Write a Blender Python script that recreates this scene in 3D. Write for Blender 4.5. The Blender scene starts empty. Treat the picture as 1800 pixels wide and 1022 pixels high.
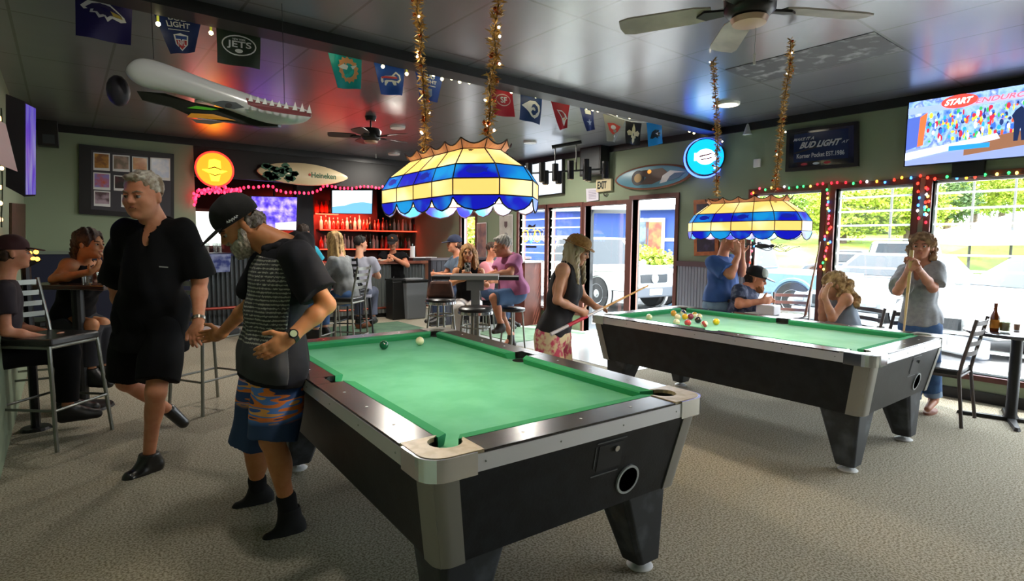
import bpy, bmesh, math, random
import numpy as np
from mathutils import Vector, Matrix
random.seed(7)
# ------------------------------------------------------------------ camera, world, sun, exposure
SC = bpy.context.scene
COL = SC.collection
F, PIT, ROL, AN = 991.5, .0854, .009, math.radians(38.5)
CAM = np.array([-6.680, -1.592, 1.456])
def _cam_axes():
    fw = np.array([0, math.cos(PIT), -math.sin(PIT)]); rt = np.array([1., 0, 0]); up = np.cross(rt, fw)
    rt, up = rt*math.cos(ROL)+up*math.sin(ROL), -rt*math.sin(ROL)+up*math.cos(ROL)
    c, s = math.cos(AN), math.sin(AN)
    R = np.array([[c, s, 0], [-s, c, 0], [0, 0, 1]])      # camera frame -> room frame
    return R@rt, R@up, R@fw, R
RT, UP_, FW, CR = _cam_axes()
FWH = CR@np.array([0, 1., 0]); RTH = CR@np.array([1., 0, 0])
cd = bpy.data.cameras.new('camera'); cam = bpy.data.objects.new('camera', cd); COL.objects.link(cam)
cd.sensor_width = 36; cd.lens = F/1800*36; cd.clip_start = .05; cd.clip_end = 300
cam.matrix_world = Matrix(((RT[0], UP_[0], -FW[0], CAM[0]), (RT[1], UP_[1], -FW[1], CAM[1]), (RT[2], UP_[2], -FW[2], CAM[2]), (0, 0, 0, 1)))
SC.camera = cam
vs = SC.view_settings; SC.display_settings.display_device = 'sRGB'
vs.view_transform = 'Standard'; vs.look = 'None'; vs.gamma = 1; vs.use_curve_mapping = False; vs.exposure = 1.0
W = bpy.data.worlds.new('world'); SC.world = W; W.use_nodes = True
bg = W.node_tree.nodes['Background']; bg.inputs[0].default_value = (.86, .94, 1, 1); bg.inputs[1].default_value = 7.5
sd = bpy.data.lights.new('sun', 'SUN'); sd.energy = 12; sd.angle = .02; sd.color = (1, .96, .88)
so = bpy.data.objects.new('sun', sd); COL.objects.link(so); so.rotation_euler = (math.radians(38), math.radians(20), 0)
def portal(y0, y1, z0, z1):
    l = bpy.data.lights.new('window_daylight', 'AREA'); l.shape = 'RECTANGLE'; l.size = z1-z0; l.size_y = y1-y0
    l.cycles.is_portal = True
    o = bpy.data.objects.new('window_daylight', l); COL.objects.link(o)
    o.location = (.14, (y0+y1)/2, (z0+z1)/2); o.rotation_euler = (0, math.radians(90), 0)
for a in ((1.25, 2.05, .25, 2.07), (.38, 1.10, .25, 2.07), (-1.9, .22, .25, 2.09), (-4.3, -2.1, .25, 2.09), (3.17, 3.93, 0, 2.1), (4.04, 4.90, 0, 2.05), (5.0, 6.6, .3, 2.06)):
    portal(*a)
FILLW = (4, 2, 6, 1, 5, 32, 8, 22, 22)  # watts of the added fill downlights
cy = SC.cycles
cy.max_bounces = 7; cy.diffuse_bounces = 4; cy.glossy_bounces = 3; cy.transmission_bounces = 4; cy.transparent_max_bounces = 12
cy.sample_clamp_indirect = 6; cy.caustics_reflective = False; cy.caustics_refractive = False
cy.use_denoising = True

# ------------------------------------------------------------------ pixel rays of the photograph -> points of the room
def ray(x, y): return FW+RT*(x-900)/F-UP_*(y-511)/F
def PZ(x, y, z): d = ray(x, y); return CAM+d*(z-CAM[2])/d[2]
def PD(x, y, dep): d = ray(x, y); return CAM+d*dep/(d@FWH)
def PX(x, y, X): d = ray(x, y); return CAM+d*(X-CAM[0])/d[0]
def PY(x, y, Y): d = ray(x, y); return CAM+d*(Y-CAM[1])/d[1]

# ------------------------------------------------------------------ materials
def lin(h):
    if isinstance(h, str):
        h = h.lstrip('#'); v = [int(h[i:i+2], 16)/255 for i in (0, 2, 4)]
        return tuple((c/12.92 if c <= .04045 else ((c+.055)/1.055)**2.4) for c in v)
    return tuple(h)
_M = {}
def mat(name, col='#888888', rough=.6, metal=0, emit=None, es=0, spec=.5, noise=None, bump=0, bscale=40, alpha=None, coat=0, sss=0, col2=None, nscale=6, nlow=.4, nhigh=.6, stretch=None, sampling=True):
    if name in _M: return _M[name]
    m = bpy.data.materials.new(name); m.use_nodes = True; nt = m.node_tree; b = nt.nodes['Principled BSDF']
    c = lin(col); b.inputs['Base Color'].default_value = (*c, 1); b.inputs['Roughness'].default_value = rough
    b.inputs['Metallic'].default_value = metal; b.inputs['Specular IOR Level'].default_value = spec
    if coat: b.inputs['Coat Weight'].default_value = coat; b.inputs['Coat Roughness'].default_value = .15
    if emit is not None: b.inputs['Emission Color'].default_value = (*lin(emit), 1); b.inputs['Emission Strength'].default_value = es
    if sss: b.inputs['Subsurface Weight'].default_value = sss; b.inputs['Subsurface Radius'].default_value = (.02, .008, .004)
    tc = None
    def coords():
        nonlocal tc
        if tc is None:
            t = nt.nodes.new('ShaderNodeTexCoord'); tc = t.outputs['Object']
            if stretch:
                mp = nt.nodes.new('ShaderNodeMapping'); mp.inputs['Scale'].default_value = stretch; nt.links.new(tc, mp.inputs[0]); tc = mp.outputs[0]
        return tc
    if col2 is not None:
        n = nt.nodes.new('ShaderNodeTexNoise'); n.inputs['Scale'].default_value = nscale; n.inputs['Detail'].default_value = 5; nt.links.new(coords(), n.inputs['Vector'])
        r = nt.nodes.new('ShaderNodeValToRGB'); r.color_ramp.elements[0].position = nlow; r.color_ramp.elements[1].position = nhigh
        r.color_ramp.elements[0].color = (*c, 1); r.color_ramp.elements[1].color = (*lin(col2), 1)
        nt.links.new(n.outputs['Fac'], r.inputs[0]); nt.links.new(r.outputs[0], b.inputs['Base Color'])
    if bump:
        n = nt.nodes.new('ShaderNodeTexNoise'); n.inputs['Scale'].default_value = bscale; n.inputs['Detail'].default_value = 3; nt.links.new(coords(), n.inputs['Vector'])
        bp = nt.nodes.new('ShaderNodeBump'); bp.inputs['Strength'].default_value = bump; bp.inputs['Distance'].default_value = .01
        nt.links.new(n.outputs['Fac'], bp.inputs['Height']); nt.links.new(bp.outputs[0], b.inputs['Normal'])
    if alpha is not None: b.inputs['Alpha'].default_value = alpha
    if not sampling: m.cycles.emission_sampling = 'NONE'
    _M[name] = m; return m
def glass_mat(name, tint=(1, 1, 1), gl=.08):
    if name in _M: return _M[name]
    m = bpy.data.materials.new(name); m.use_nodes = True; nt = m.node_tree; nt.nodes.clear()
    o = nt.nodes.new('ShaderNodeOutputMaterial'); t = nt.nodes.new('ShaderNodeBsdfTransparent'); g = nt.nodes.new('ShaderNodeBsdfGlossy'); x = nt.nodes.new('ShaderNodeMixShader')
    t.inputs[0].default_value = (*tint, 1); g.inputs['Roughness'].default_value = .03; x.inputs[0].default_value = gl
    nt.links.new(t.outputs[0], x.inputs[1]); nt.links.new(g.outputs[0], x.inputs[2]); nt.links.new(x.outputs[0], o.inputs[0])
    _M[name] = m; return m
def translucent(name, c):
    m = bpy.data.materials.new(name); m.use_nodes = True; nt = m.node_tree; nt.nodes.clear(); o = nt.nodes.new('ShaderNodeOutputMaterial'); a = nt.nodes.new('ShaderNodeBsdfTranslucent'); b = nt.nodes.new('ShaderNodeBsdfDiffuse'); x = nt.nodes.new('ShaderNodeMixShader'); a.inputs[0].default_value = b.inputs[0].default_value = (*c, 1); x.inputs[0].default_value = .35
    nt.links.new(a.outputs[0], x.inputs[1]); nt.links.new(b.outputs[0], x.inputs[2]); nt.links.new(x.outputs[0], o.inputs[0]); return m
def glow(name, col, s, sampling=False): return mat(name, col, .5, emit=col, es=s, sampling=sampling)

# ------------------------------------------------------------------ mesh builder
class B:
    def __init__(s): s.v = []; s.f = []
    def add(s, vs, fs):
        k = len(s.v); s.v += [tuple(map(float, v)) for v in vs]; s.f += [tuple(i+k for i in f) for f in fs]; return s
    def box(s, lo, hi, M=None):
        x0, y0, z0 = lo; x1, y1, z1 = hi
        vs = [(x0,y0,z0),(x1,y0,z0),(x1,y1,z0),(x0,y1,z0),(x0,y0,z1),(x1,y0,z1),(x1,y1,z1),(x0,y1,z1)]
        if M is not None: vs = [tuple(M@Vector(v)) for v in vs]
        return s.add(vs, [(0,3,2,1),(4,5,6,7),(0,1,5,4),(1,2,6,5),(2,3,7,6),(3,0,4,7)])
    def prism(s, poly, z0, z1, M=None, top=None):
        n = len(poly); tp = top or poly
        vs = [(p[0], p[1], z0) for p in poly]+[(p[0], p[1], z1) for p in tp]
        if M is not None: vs = [tuple(M@Vector(v)) for v in vs]
        return s.add(vs, [tuple(range(n))[::-1], tuple(range(n, 2*n))]+[(i, (i+1) % n, n+(i+1) % n, n+i) for i in range(n)])
    def tube(s, pts, r, n=8, caps=True):
        pts = [np.array(p, float) for p in pts]; rs = r if hasattr(r, '__len__') else [r]*len(pts); rings = []
        up0 = None
        for i, p in enumerate(pts):
            t = pts[min(i+1, len(pts)-1)]-pts[max(i-1, 0)]; t = t/(np.linalg.norm(t)+1e-12)
            if up0 is None: up0 = np.array([0, 0, 1.]) if abs(t[2]) < .9 else np.array([1., 0, 0])
            a = np.cross(up0, t); a /= np.linalg.norm(a)+1e-12; b = np.cross(t, a); up0 = b
            rings.append([p+rs[i]*(a*math.cos(2*math.pi*k/n)+b*math.sin(2*math.pi*k/n)) for k in range(n)])
        vs = [q for R_ in rings for q in R_]; fs = []
        for i in range(len(pts)-1):
            for k in range(n): fs.append((i*n+k, i*n+(k+1) % n, (i+1)*n+(k+1) % n, (i+1)*n+k))
        if caps: fs += [tuple(range(n))[::-1], tuple(range((len(pts)-1)*n, len(pts)*n))]
        return s.add(vs, fs)
    def ring(s, c, R_, r, n=28, m=6, ax=None):
        c = np.array(c, float); u, v = (np.array([1., 0, 0]), np.array([0, 1., 0])) if ax is None else ax
        pts = [c+R_*(u*math.cos(2*math.pi*k/n)+v*math.sin(2*math.pi*k/n)) for k in range(n)]; w = np.cross(u, v); vs = []; fs = []
        for k, p in enumerate(pts):
            d = (p-c)/R_
            for j in range(m): a = 2*math.pi*j/m; vs.append(p+r*(d*math.cos(a)+w*math.sin(a)))
        for k in range(n):
            for j in range(m): fs.append((k*m+j, ((k+1) % n)*m+j, ((k+1) % n)*m+(j+1) % m, k*m+(j+1) % m))
        return s.add(vs, fs)
    def lathe(s, prof, n=20, c=(0, 0, 0), ax=None):
        c = np.array(c, float); X, Y, Z = ax if ax is not None else (np.array([1., 0, 0]), np.array([0, 1., 0]), np.array([0, 0, 1.]))
        vs = []; fs = []
        for (r, z) in prof:
            for k in range(n): a = 2*math.pi*k/n; vs.append(c+X*(r*math.cos(a))+Y*(r*math.sin(a))+Z*z)
        for i in range(len(prof)-1):
            for k in range(n): fs.append((i*n+k, i*n+(k+1) % n, (i+1)*n+(k+1) % n, (i+1)*n+k))
        fs += [tuple(range(n))[::-1], tuple(range((len(prof)-1)*n, len(prof)*n))]
        return s.add(vs, fs)
    def sphere(s, c, r, n=12, m=8, M=None):
        r = r if hasattr(r, '__len__') else (r, r, r); vs = [(0, 0, 1)]; fs = []
        for i in range(1, m):
            for k in range(n): t = math.pi*i/m; a = 2*math.pi*k/n; vs.append((math.sin(t)*math.cos(a), math.sin(t)*math.sin(a), math.cos(t)))
        vs.append((0, 0, -1)); L = len(vs)-1
        for k in range(n): fs.append((0, 1+k, 1+(k+1) % n)); fs.append((L, 1+(m-2)*n+(k+1) % n, 1+(m-2)*n+k))
        for i in range(m-2):
            for k in range(n): fs.append((1+i*n+k, 1+(i+1)*n+k, 1+(i+1)*n+(k+1) % n, 1+i*n+(k+1) % n))
        out = []
        for v in vs:
            q = np.array([v[0]*r[0], v[1]*r[1], v[2]*r[2]])
            if M is not None: q = np.array(M)@q
            out.append(q+np.array(c))
        return s.add(out, fs)
    def quad(s, a, b, c, d): return s.add([a, b, c, d], [(0, 1, 2, 3)])
    def poly(s, pts): return s.add(pts, [tuple(range(len(pts)))])
    def obj(s, name, m, parent=None, smooth=False, bevel=0, world=False, kind=None):
        me = bpy.data.meshes.new(name); vs = s.v
        if world and parent is not None:
            Mi = LOCM[parent.name].inverted(); vs = [tuple(Mi@Vector(v)) for v in vs]
        me.from_pydata(vs, [], s.f)
        bm = bmesh.new(); bm.from_mesh(me); bmesh.ops.recalc_face_normals(bm, faces=bm.faces); bm.to_mesh(me); bm.free()
        ms = m if isinstance(m, (list, tuple)) else [m]
        for q in ms: me.materials.append(q)
        if smooth:
            me.polygons.foreach_set('use_smooth', [True]*len(me.polygons))
            if smooth != 'all':
                try: me.set_sharp_from_angle(angle=math.radians(42))
                except Exception: pass
        o = bpy.data.objects.new(name, me); COL.objects.link(o)
        if parent is not None: o.parent = parent
        if bevel:
            bv = o.modifiers.new('bevel', 'BEVEL'); bv.width = bevel; bv.segments = 2; bv.limit_method = 'ANGLE'
        if kind: o['kind'] = kind
        return o
LOCM = {}
def thing(name, label, cat, loc=(0, 0, 0), rz=0, group=None):
    o = bpy.data.objects.new(name, None); COL.objects.link(o); o.location = tuple(map(float, loc)); o.rotation_euler = (0, 0, rz); o.empty_display_size = .1
    LOCM[o.name] = Matrix.Translation(Vector(tuple(map(float, loc))))@Matrix.Rotation(rz, 4, 'Z')
    o['label'] = label; o['category'] = cat
    if group: o['group'] = group
    return o
def tag(o, label, cat, group=None, kind=None):
    o['label'] = label; o['category'] = cat
    if group: o['group'] = group
    if kind: o['kind'] = kind
    return o
def children(o): return list(o.children)
def copy_tree(o, parent=None):
    c = o.copy(); COL.objects.link(c); c.parent = parent
    for ch in children(o): copy_tree(ch, c)
    return c
def dup(o, loc, rz, label, group=None):
    c = copy_tree(o); c.location = tuple(map(float, loc)); c.rotation_euler = (0, 0, rz); c['label'] = label
    if group: c['group'] = group
    LOCM[c.name] = Matrix.Translation(Vector(tuple(map(float, loc))))@Matrix.Rotation(rz, 4, 'Z')
    return c
def text_mesh(body, size, fit=None, ext=.0008, bold=0):
    cu = bpy.data.curves.new('letters', 'FONT'); cu.body = body; cu.size = size; cu.extrude = ext; cu.align_x = 'CENTER'; cu.align_y = 'CENTER'; cu.offset = bold; cu.resolution_u = 3
    o = bpy.data.objects.new('letters', cu); COL.objects.link(o)
    bpy.context.view_layer.update()
    me = bpy.data.meshes.new_from_object(o.evaluated_get(bpy.context.evaluated_depsgraph_get()))
    vs = [tuple(v.co) for v in me.vertices]; fs = [tuple(p.vertices) for p in me.polygons]
    bpy.data.objects.remove(o); bpy.data.curves.remove(cu); bpy.data.meshes.remove(me)
    if fit and vs:
        a = np.array(vs); w = np.ptp(a[:, 0]); h = np.ptp(a[:, 1]); a[:, 0] = (a[:, 0]-(a[:, 0].max()+a[:, 0].min())/2)*fit[0]/w; a[:, 1] = (a[:, 1]-(a[:, 1].max()+a[:, 1].min())/2)*fit[1]/h
        vs = [tuple(v) for v in a]
    return vs, fs
def text(body, fit, o0, xd, yd, m, parent, name='lettering', world=False, shear=0, bold=0, ang=0):
    vs, fs = text_mesh(body, .1, fit, bold=bold); o0 = np.array(o0, float); xd = np.array(xd, float); yd = np.array(yd, float); zd = np.cross(xd, yd); b = B()
    if ang:
        c, s_ = math.cos(ang), math.sin(ang); xd, yd = xd*c+yd*s_, yd*c-xd*s_
    b.add([o0+xd*(v[0]+shear*v[1])+yd*v[1]+zd*(v[2]) for v in vs], fs)
    return b.obj(name, m, parent, world=world)
def deco(polys, o0, xd, yd, m, parent, name, sc=1, off=.002, world=False, th=.001):
    """flat shapes lying on a sign: polys in local units"""
    o0 = np.array(o0, float); xd = np.array(xd, float); yd = np.array(yd, float); zd = np.cross(xd, yd); b = B()
    Mx = Matrix(((xd[0], yd[0], zd[0], o0[0]), (xd[1], yd[1], zd[1], o0[1]), (xd[2], yd[2], zd[2], o0[2]), (0, 0, 0, 1)))
    for p in polys: b.prism([(q[0]*sc, q[1]*sc) for q in p], off, off+th, Mx)
    return b.obj(name, m, parent, world=world)
def ell(cx, cy, rx, ry, n=24, a0=0, a1=2*math.pi):
    return [(cx+rx*math.cos(a0+(a1-a0)*k/n), cy+ry*math.sin(a0+(a1-a0)*k/n)) for k in range(n+(0 if abs(a1-a0-2*math.pi) < 1e-6 else 1))]
def rect(x0, y0, x1, y1): return [(x0, y0), (x1, y0), (x1, y1), (x0, y1)]
def annulus(cx, cy, rx, ry, w, n=24):
    return [[(cx+rx*math.cos(a), cy+ry*math.sin(a)), (cx+rx*math.cos(b), cy+ry*math.sin(b)), (cx+(rx-w)*math.cos(b), cy+(ry-w)*math.sin(b)), (cx+(rx-w)*math.cos(a), cy+(ry-w)*math.sin(a))] for a, b in ((2*math.pi*k/n, 2*math.pi*(k+1)/n) for k in range(n))]
# wall frames: reading direction and up, seen from inside the room
WX = ((0, -1, 0), (0, 0, 1)); WY = ((1, 0, 0), (0, 0, 1))

# common materials
BLACK = mat('black_plastic', '#101112', .45); CHROME = mat('chrome', '#e8eaee', .12, 1); STEEL = mat('brushed_steel', '#9aa09c', .35, .9)
GREEN = mat('sage_green_paint', '#8c9a80', .7, bump=.05, bscale=60); WOOD = mat('reddish_brown_wood', '#6b3d33', .55, col2='#5a3028', nscale=8, stretch=(1, 1, .1))
BLKWOOD = mat('black_painted_wood', '#15161a', .5, bump=.1, bscale=30); WHITE = mat('white_paint', '#e8e8e8', .5)
GLASS = glass_mat('window_glass'); BOTTLEG = glass_mat('drinking_glass', (.93, .96, .95), .22)

# ------------------------------------------------------------------ room shell
def struct(name, b, m, **k): return b.obj(name, m, kind='structure', **k)
XL, YB, YF, CZ = -7.04, 8.0, -5.0, 2.94
fm = mat('speckled_beige_carpet', '#c4bdac', .95, spec=.1, col2='#8a826e', nscale=95, nlow=.42, nhigh=.6, bump=.5, bscale=260)
struct('floor', B().quad((XL, YF, 0), (0, YF, 0), (0, 12.6, 0), (XL, 12.6, 0)), fm)
struct('floor_tiles', B().box((-1.72, 2.5, -.05), (0, 6.4, .004)), mat('pale_glossy_tiles', '#c8ccca', .18, spec=.7))
# ceiling with a tile grid
cm = bpy.data.materials.new('black_ceiling_tiles'); cm.use_nodes = True; nt = cm.node_tree; bs = nt.nodes['Principled BSDF']
tcn = nt.nodes.new('ShaderNodeTexCoord'); mp = nt.nodes.new('ShaderNodeMapping'); mp.inputs['Location'].default_value = (.985, -.02, 0)
br = nt.nodes.new('ShaderNodeTexBrick'); br.offset = 0; br.inputs['Scale'].default_value = 1; br.inputs['Mortar Size'].default_value = .009; br.inputs['Brick Width'].default_value = .59; br.inputs['Row Height'].default_value = 1.15; br.inputs['Mortar Smooth'].default_value = 0
br.inputs['Color1'].default_value = (*lin('#5c5e66'), 1); br.inputs['Color2'].default_value = (*lin('#55575f'), 1); br.inputs['Mortar'].default_value = (*lin('#08080a'), 1)
nt.links.new(tcn.outputs['Object'], mp.inputs[0]); nt.links.new(mp.outputs[0], br.inputs[0]); nt.links.new(br.outputs[0], bs.inputs['Base Color'])
nz = nt.nodes.new('ShaderNodeTexNoise'); nz.inputs['Scale'].default_value = 1.3; bp = nt.nodes.new('ShaderNodeBump'); bp.inputs['Strength'].default_value = .12; bp.inputs['Distance'].default_value = .08
nt.links.new(tcn.outputs['Object'], nz.inputs[0]); nt.links.new(nz.outputs[0], bp.inputs['Height']); nt.links.new(bp.outputs[0], bs.inputs['Normal'])
bs.inputs['Roughness'].default_value = .34; bs.inputs['Specular IOR Level'].default_value = 1; bs.inputs['Coat Weight'].default_value = .8; bs.inputs['Coat Roughness'].default_value = .22; bs.inputs['Coat IOR'].default_value = 1.7
struct('ceiling', B().box((XL, YF, CZ), (0, 12.6, CZ+.1)), cm)
BEAMM = mat('black_beam_paint', '#17181b', .45)
struct('trim_1', B().box((XL, 2.50, 2.865), (0, 2.70, CZ+.02)), BEAMM)     # the beam across the ceiling
def wall_x(name, x0, x1, holes, z0, z1, y0, y1, m):
    b = B(); ys = sorted(holes, key=lambda h: h[0]); y = y0
    for (a, c, za, zb) in ys:
        b.box((x0, y, z0), (x1, a, z1))
        if za > z0: b.box((x0, a, z0), (x1, c, za))
        b.box((x0, a, zb), (x1, c, z1)); y = c
    b.box((x0, y, z0), (x1, y1, z1)); return struct(name, b, m)
HOLES = [(-4.3, -2.1, .25, 2.09), (-1.9, .22, .25, 2.09), (.38, 1.10, .25, 2.07), (1.25, 2.05, .25, 2.07), (3.17, 3.93, 0, 2.10), (4.04, 4.90, 0, 2.05), (5.0, 5.78, .3, 2.06), (5.87, 6.60, .3, 2.06), (8.02, 8.55, .3, 2.0)]
wall_x('wall_right', 0, .12, HOLES, 0, CZ, YF, 12.6, GREEN)
struct('wall_left', B().box((XL-.1, YF, 0), (XL, 12.6, CZ)), GREEN)
struct('wall_back', B().box((XL, 12.5, 0), (0, 12.6, CZ)), mat('dark_back_wall', '#2b2422', .8))
struct('wall_front', B().box((XL, YF-.1, 0), (0, YF, CZ)), mat('front_wall_paint', '#4c5444', .8))
struct('wall_divider', B().box((XL, YB, 0), (-5.10, YB+.12, CZ-.02)), GREEN)
struct('trim_2', B().box((XL, YB-.02, CZ-.1), (-1.2, YB-.0, CZ)), BEAMM)
struct('trim_3', B().box((-5.10, YB, 2.40), (-1.2, YB+.12, CZ)), mat('black_header_paint', '#0c0c0e', .6))
struct('baseboard_right', B().box((-.02, YF, 0), (0, 3.10, .1)), BEAMM)
struct('trim_4', B().box((-.03, YF, CZ-.09), (0, 12.5, CZ)), BEAMM)
# timber trims round the openings, window frames with glass and louvre blades
LOUV = translucent('louvre_glass_edge', (.9, .95, .95))
LOUVG = glass_mat('louvre_glass', (.93, .97, .97), .12)
wi = di = 0
for (a, c, za, zb) in HOLES:
    dr = za == 0; b = B()
    b.box((-.025, a-.055, za-(0 if dr else .05)), (.15, a, zb+.06)); b.box((-.025, c, za-(0 if dr else .05)), (.15, c+.055, zb+.06)); b.box((-.025, a, zb), (.15, c, zb+.06))
    if not dr: b.box((-.03, a, za-.05), (.15, c, za))
    if dr: di += 1; fr = struct('door_%d' % di, b, WOOD)
    else:
        wi += 1; fr = struct('window_%d' % wi, b, WOOD)
        B().box((.08, a, za), (.086, c, zb)).obj('window_pane', GLASS, fr)
        fb = B(); w = .02
        for (y0_, y1_, z0_, z1_) in ((a, a+w, za, zb), (c-w, c, za, zb), (a, c, za, za+w), (a, c, zb-w, zb)): fb.box((.06, y0_, z0_), (.1, y1_, z1_))
        fb.obj('window_frame', mat('white_aluminium', '#d8dcdc', .4), fr)
        if wi in (1, 2, 3, 5, 6):
            lb = B(); z = za+.06
            zs = []
            while z < zb-.05: zs.append(z); z += .15
            for z in zs: lb.box((.02, a+.02, z), (.055, c-.02, z+.018))
            lb.obj('louvre_blades', LOUV, fr)
# ------------------------------------------------------------------ pool tables
TW, TL, TH = 1.35, 2.36, .80
CLOTH = mat('green_felt', '#6fc09a', .95, spec=.15, col2='#64b68e', nscale=5, bump=.15, bscale=400)
CUSH = mat('cushion_felt', '#3a9a68', .9, spec=.15)
LAMI = mat('black_laminate', '#14171b', .42, bump=.06, bscale=90, col2='#1d2126', spec=.35, nscale=12)
RAILT = mat('worn_black_rail_top', '#25211f', .22, spec=.7, col2='#3a3430', nscale=14)
CAST = mat('worn_cream_casting', '#b9a888', .38, spec=.6, col2='#a08c66', nscale=20)
ALU = mat('aluminium_strip', '#e6e6ea', .38, .55); COLM = mat('silver_corner_column', '#9d9c96', .38, .55)
LEGM = mat('worn_black_leg', '#2a2e33', .5, col2='#545b62', nscale=7, nlow=.5, nhigh=.75)
def table_pt(t, x, y, z=0): return LOCM[t.name]@Vector((x, y, z))
def pool_table(camxy, ang, label, worn=True):
    p = CAM+CR@np.array([camxy[0], camxy[1], 0]); p[2] = 0
    t = thing('pool_table', label, 'pool table', p, math.radians(ang), None)
    W_, L_ = TW, TL; R = .075
    def rrect(i, r, n=6):
        pts = []
        for (cx, cy_, a0) in ((W_-i-r, L_-i-r, 0), (i+r, L_-i-r, 90), (i+r, i+r, 180), (W_-i-r, i+r, 270)):
            pts += [(cx+r*math.cos(math.radians(a0+90*k/n)), cy_+r*math.sin(math.radians(a0+90*k/n))) for k in range(n+1)]
        return pts
    zb = .40
    b = B(); b.prism(rrect(.085, .05), zb, .735, top=rrect(.025, .05)); b.obj('cabinet', LAMI, t)
    # corner columns: rounded shells a little proud of the cabinet
    for (sx, sy) in ((0, 0), (1, 0), (1, 1), (0, 1)):
        def prof(i, pr):
            r = .05+pr; c0 = i+.05; pts = [(c0+.045, i-pr)]
            for k in range(7): a = math.radians(270-90*k/6); pts.append((c0+r*math.cos(a), c0+r*math.sin(a)))
            pts += [(i-pr, c0+.045), (i+.01, c0+.045), (i+.01, i+.01), (c0+.045, i+.01)]
            return [((W_-x if sx else x), (L_-y if sy else y)) for x, y in pts]
        B().prism(prof(.085, .005), zb-.005, .737, top=prof(.025, .005)).obj('corner_column', COLM, t, smooth=True)
    # apron strip (aluminium) with chrome corner caps
    pos = rrect(0, R); n = len(pos); inn = rrect(.03, R-.03)
    b = B()
    for k in range(n):
        k2 = (k+1) % n; a0, a1, c1, c0 = pos[k], pos[k2], inn[k2], inn[k]
        if k % 7 != 6: continue
        q = [a0, a1, c1, c0]; b.prism(q, .735, .792)
    b.obj('apron_trim', ALU, t)
    for ci, (sx, sy) in enumerate(((1, 1), (0, 1), (0, 0), (1, 0))):
        arc = pos[ci*7:ci*7+7]; ext = .10
        P0 = arc[0]; P1 = arc[-1]
        d0 = (0, -1) if ci == 0 else (1, 0) if ci == 1 else (0, 1) if ci == 2 else (-1, 0)
        d1 = (-1, 0) if ci == 0 else (0, -1) if ci == 1 else (1, 0) if ci == 2 else (0, 1)
        o_ = [(P0[0]+d0[0]*ext, P0[1]+d0[1]*ext)]+arc+[(P1[0]+d1[0]*ext, P1[1]+d1[1]*ext)]
        cx, cy_ = (W_-.2 if sx else .2), (L_-.2 if sy else .2)
        def off(q, e):   # move outward from corner centre
            vx, vy = q[0]-(W_-R if sx else R), q[1]-(L_-R if sy else R); 
            nx = (1 if sx else -1) if abs(q[0]-(W_ if sx else 0)) < 1e-6 else 0; ny = (1 if sy else -1) if abs(q[1]-(L_ if sy else 0)) < 1e-6 else 0
            if nx == 0 and ny == 0: l = math.hypot(vx, vy); nx, ny = vx/l, vy/l
            elif nx and ny: nx *= .707; ny *= .707
            return (q[0]+nx*e, q[1]+ny*e)
        outer = [off(q, .004) for q in o_]; inner = [off(q, -.028) for q in o_]
        bb = B()
        for k in range(len(outer)-1): bb.prism([outer[k], outer[k+1], inner[k+1], inner[k]], .728, .801)
        bb.obj('corner_cap', CHROME, t, smooth=True)
        # casting plate with the pocket bite
        m = .175; pc = .128; rr = .058; pts = []
        pts.append((m+.03, .006)); 
        for k in range(7): a = math.radians(270-90*k/6); pts.append((.006+R+R*math.cos(a)-.0, .006+R+R*math.sin(a)))
        pts += [(.006, m+.03), (.14, m+.03)]
        for k in range(13):
            a = math.radians(100+ (350-100)*k/12); pts.append((pc+.005+rr*math.cos(a), pc+.005+rr*math.sin(a)))
        pts += [(m+.03, .14)]
        pl_ = [((W_-x if sx else x), (L_-y if sy else y)) for x, y in pts]
        bb = B().prism(pl_, .787, .803); pt = bb.obj('pocket_casting', CAST if (worn and not (sx and sy)) else mat('grey_casting', '#a9a7a0', .35, .3), t)
        lin_ = B()
        arc2 = [((W_-x if sx else x), (L_-y if sy else y)) for x, y in [(pc+.005+(rr+.001)*math.cos(math.radians(90+270*k/14)), pc+.005+(rr+.001)*math.sin(math.radians(90+270*k/14))) for k in range(15)]]
        for k in range(14):
            a_, c_ = arc2[k], arc2[k+1]; lin_.quad((a_[0], a_[1], .70), (c_[0], c_[1], .70), (c_[0], c_[1], .7995), (a_[0], a_[1], .7995))
        lin_.obj('pocket_liner', BLACK, t)
        B().lathe([(rr-.004, .7605), (rr-.004, .7612)], 20, ((W_-pc-.005 if sx else pc+.005), (L_-pc-.005 if sy else pc+.005), 0)).obj('pocket_hole', mat('pocket_black', '#020202', .9), t)
    # bed
    B().box((.06, .06, .735), (W_-.06, L_-.06, .76)).obj('bed_cloth', CLOTH if worn else mat('daylit_green_felt', '#98d2b4', .95, spec=.15, col2='#8ccaa8', nscale=5), t)  # second table: same green felt with the window daylight put into its colour
    # rails: black tops and green cushions
    segs = [((.206, .0), (W_-.206, .0), 'x0'), ((.206, L_), (W_-.206, L_), 'x1')]
    mid = L_/2
    rt = B(); 
    def rail(x0, y0, x1, y1): rt2 = B().box((x0, y0, .77), (x1, y1, .80)); return rt2.obj('rail_top', RAILT, t, bevel=.002)
    rail(.206, .004, W_-.206, .135); rail(.206, L_-.135, W_-.206, L_-.004)
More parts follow.
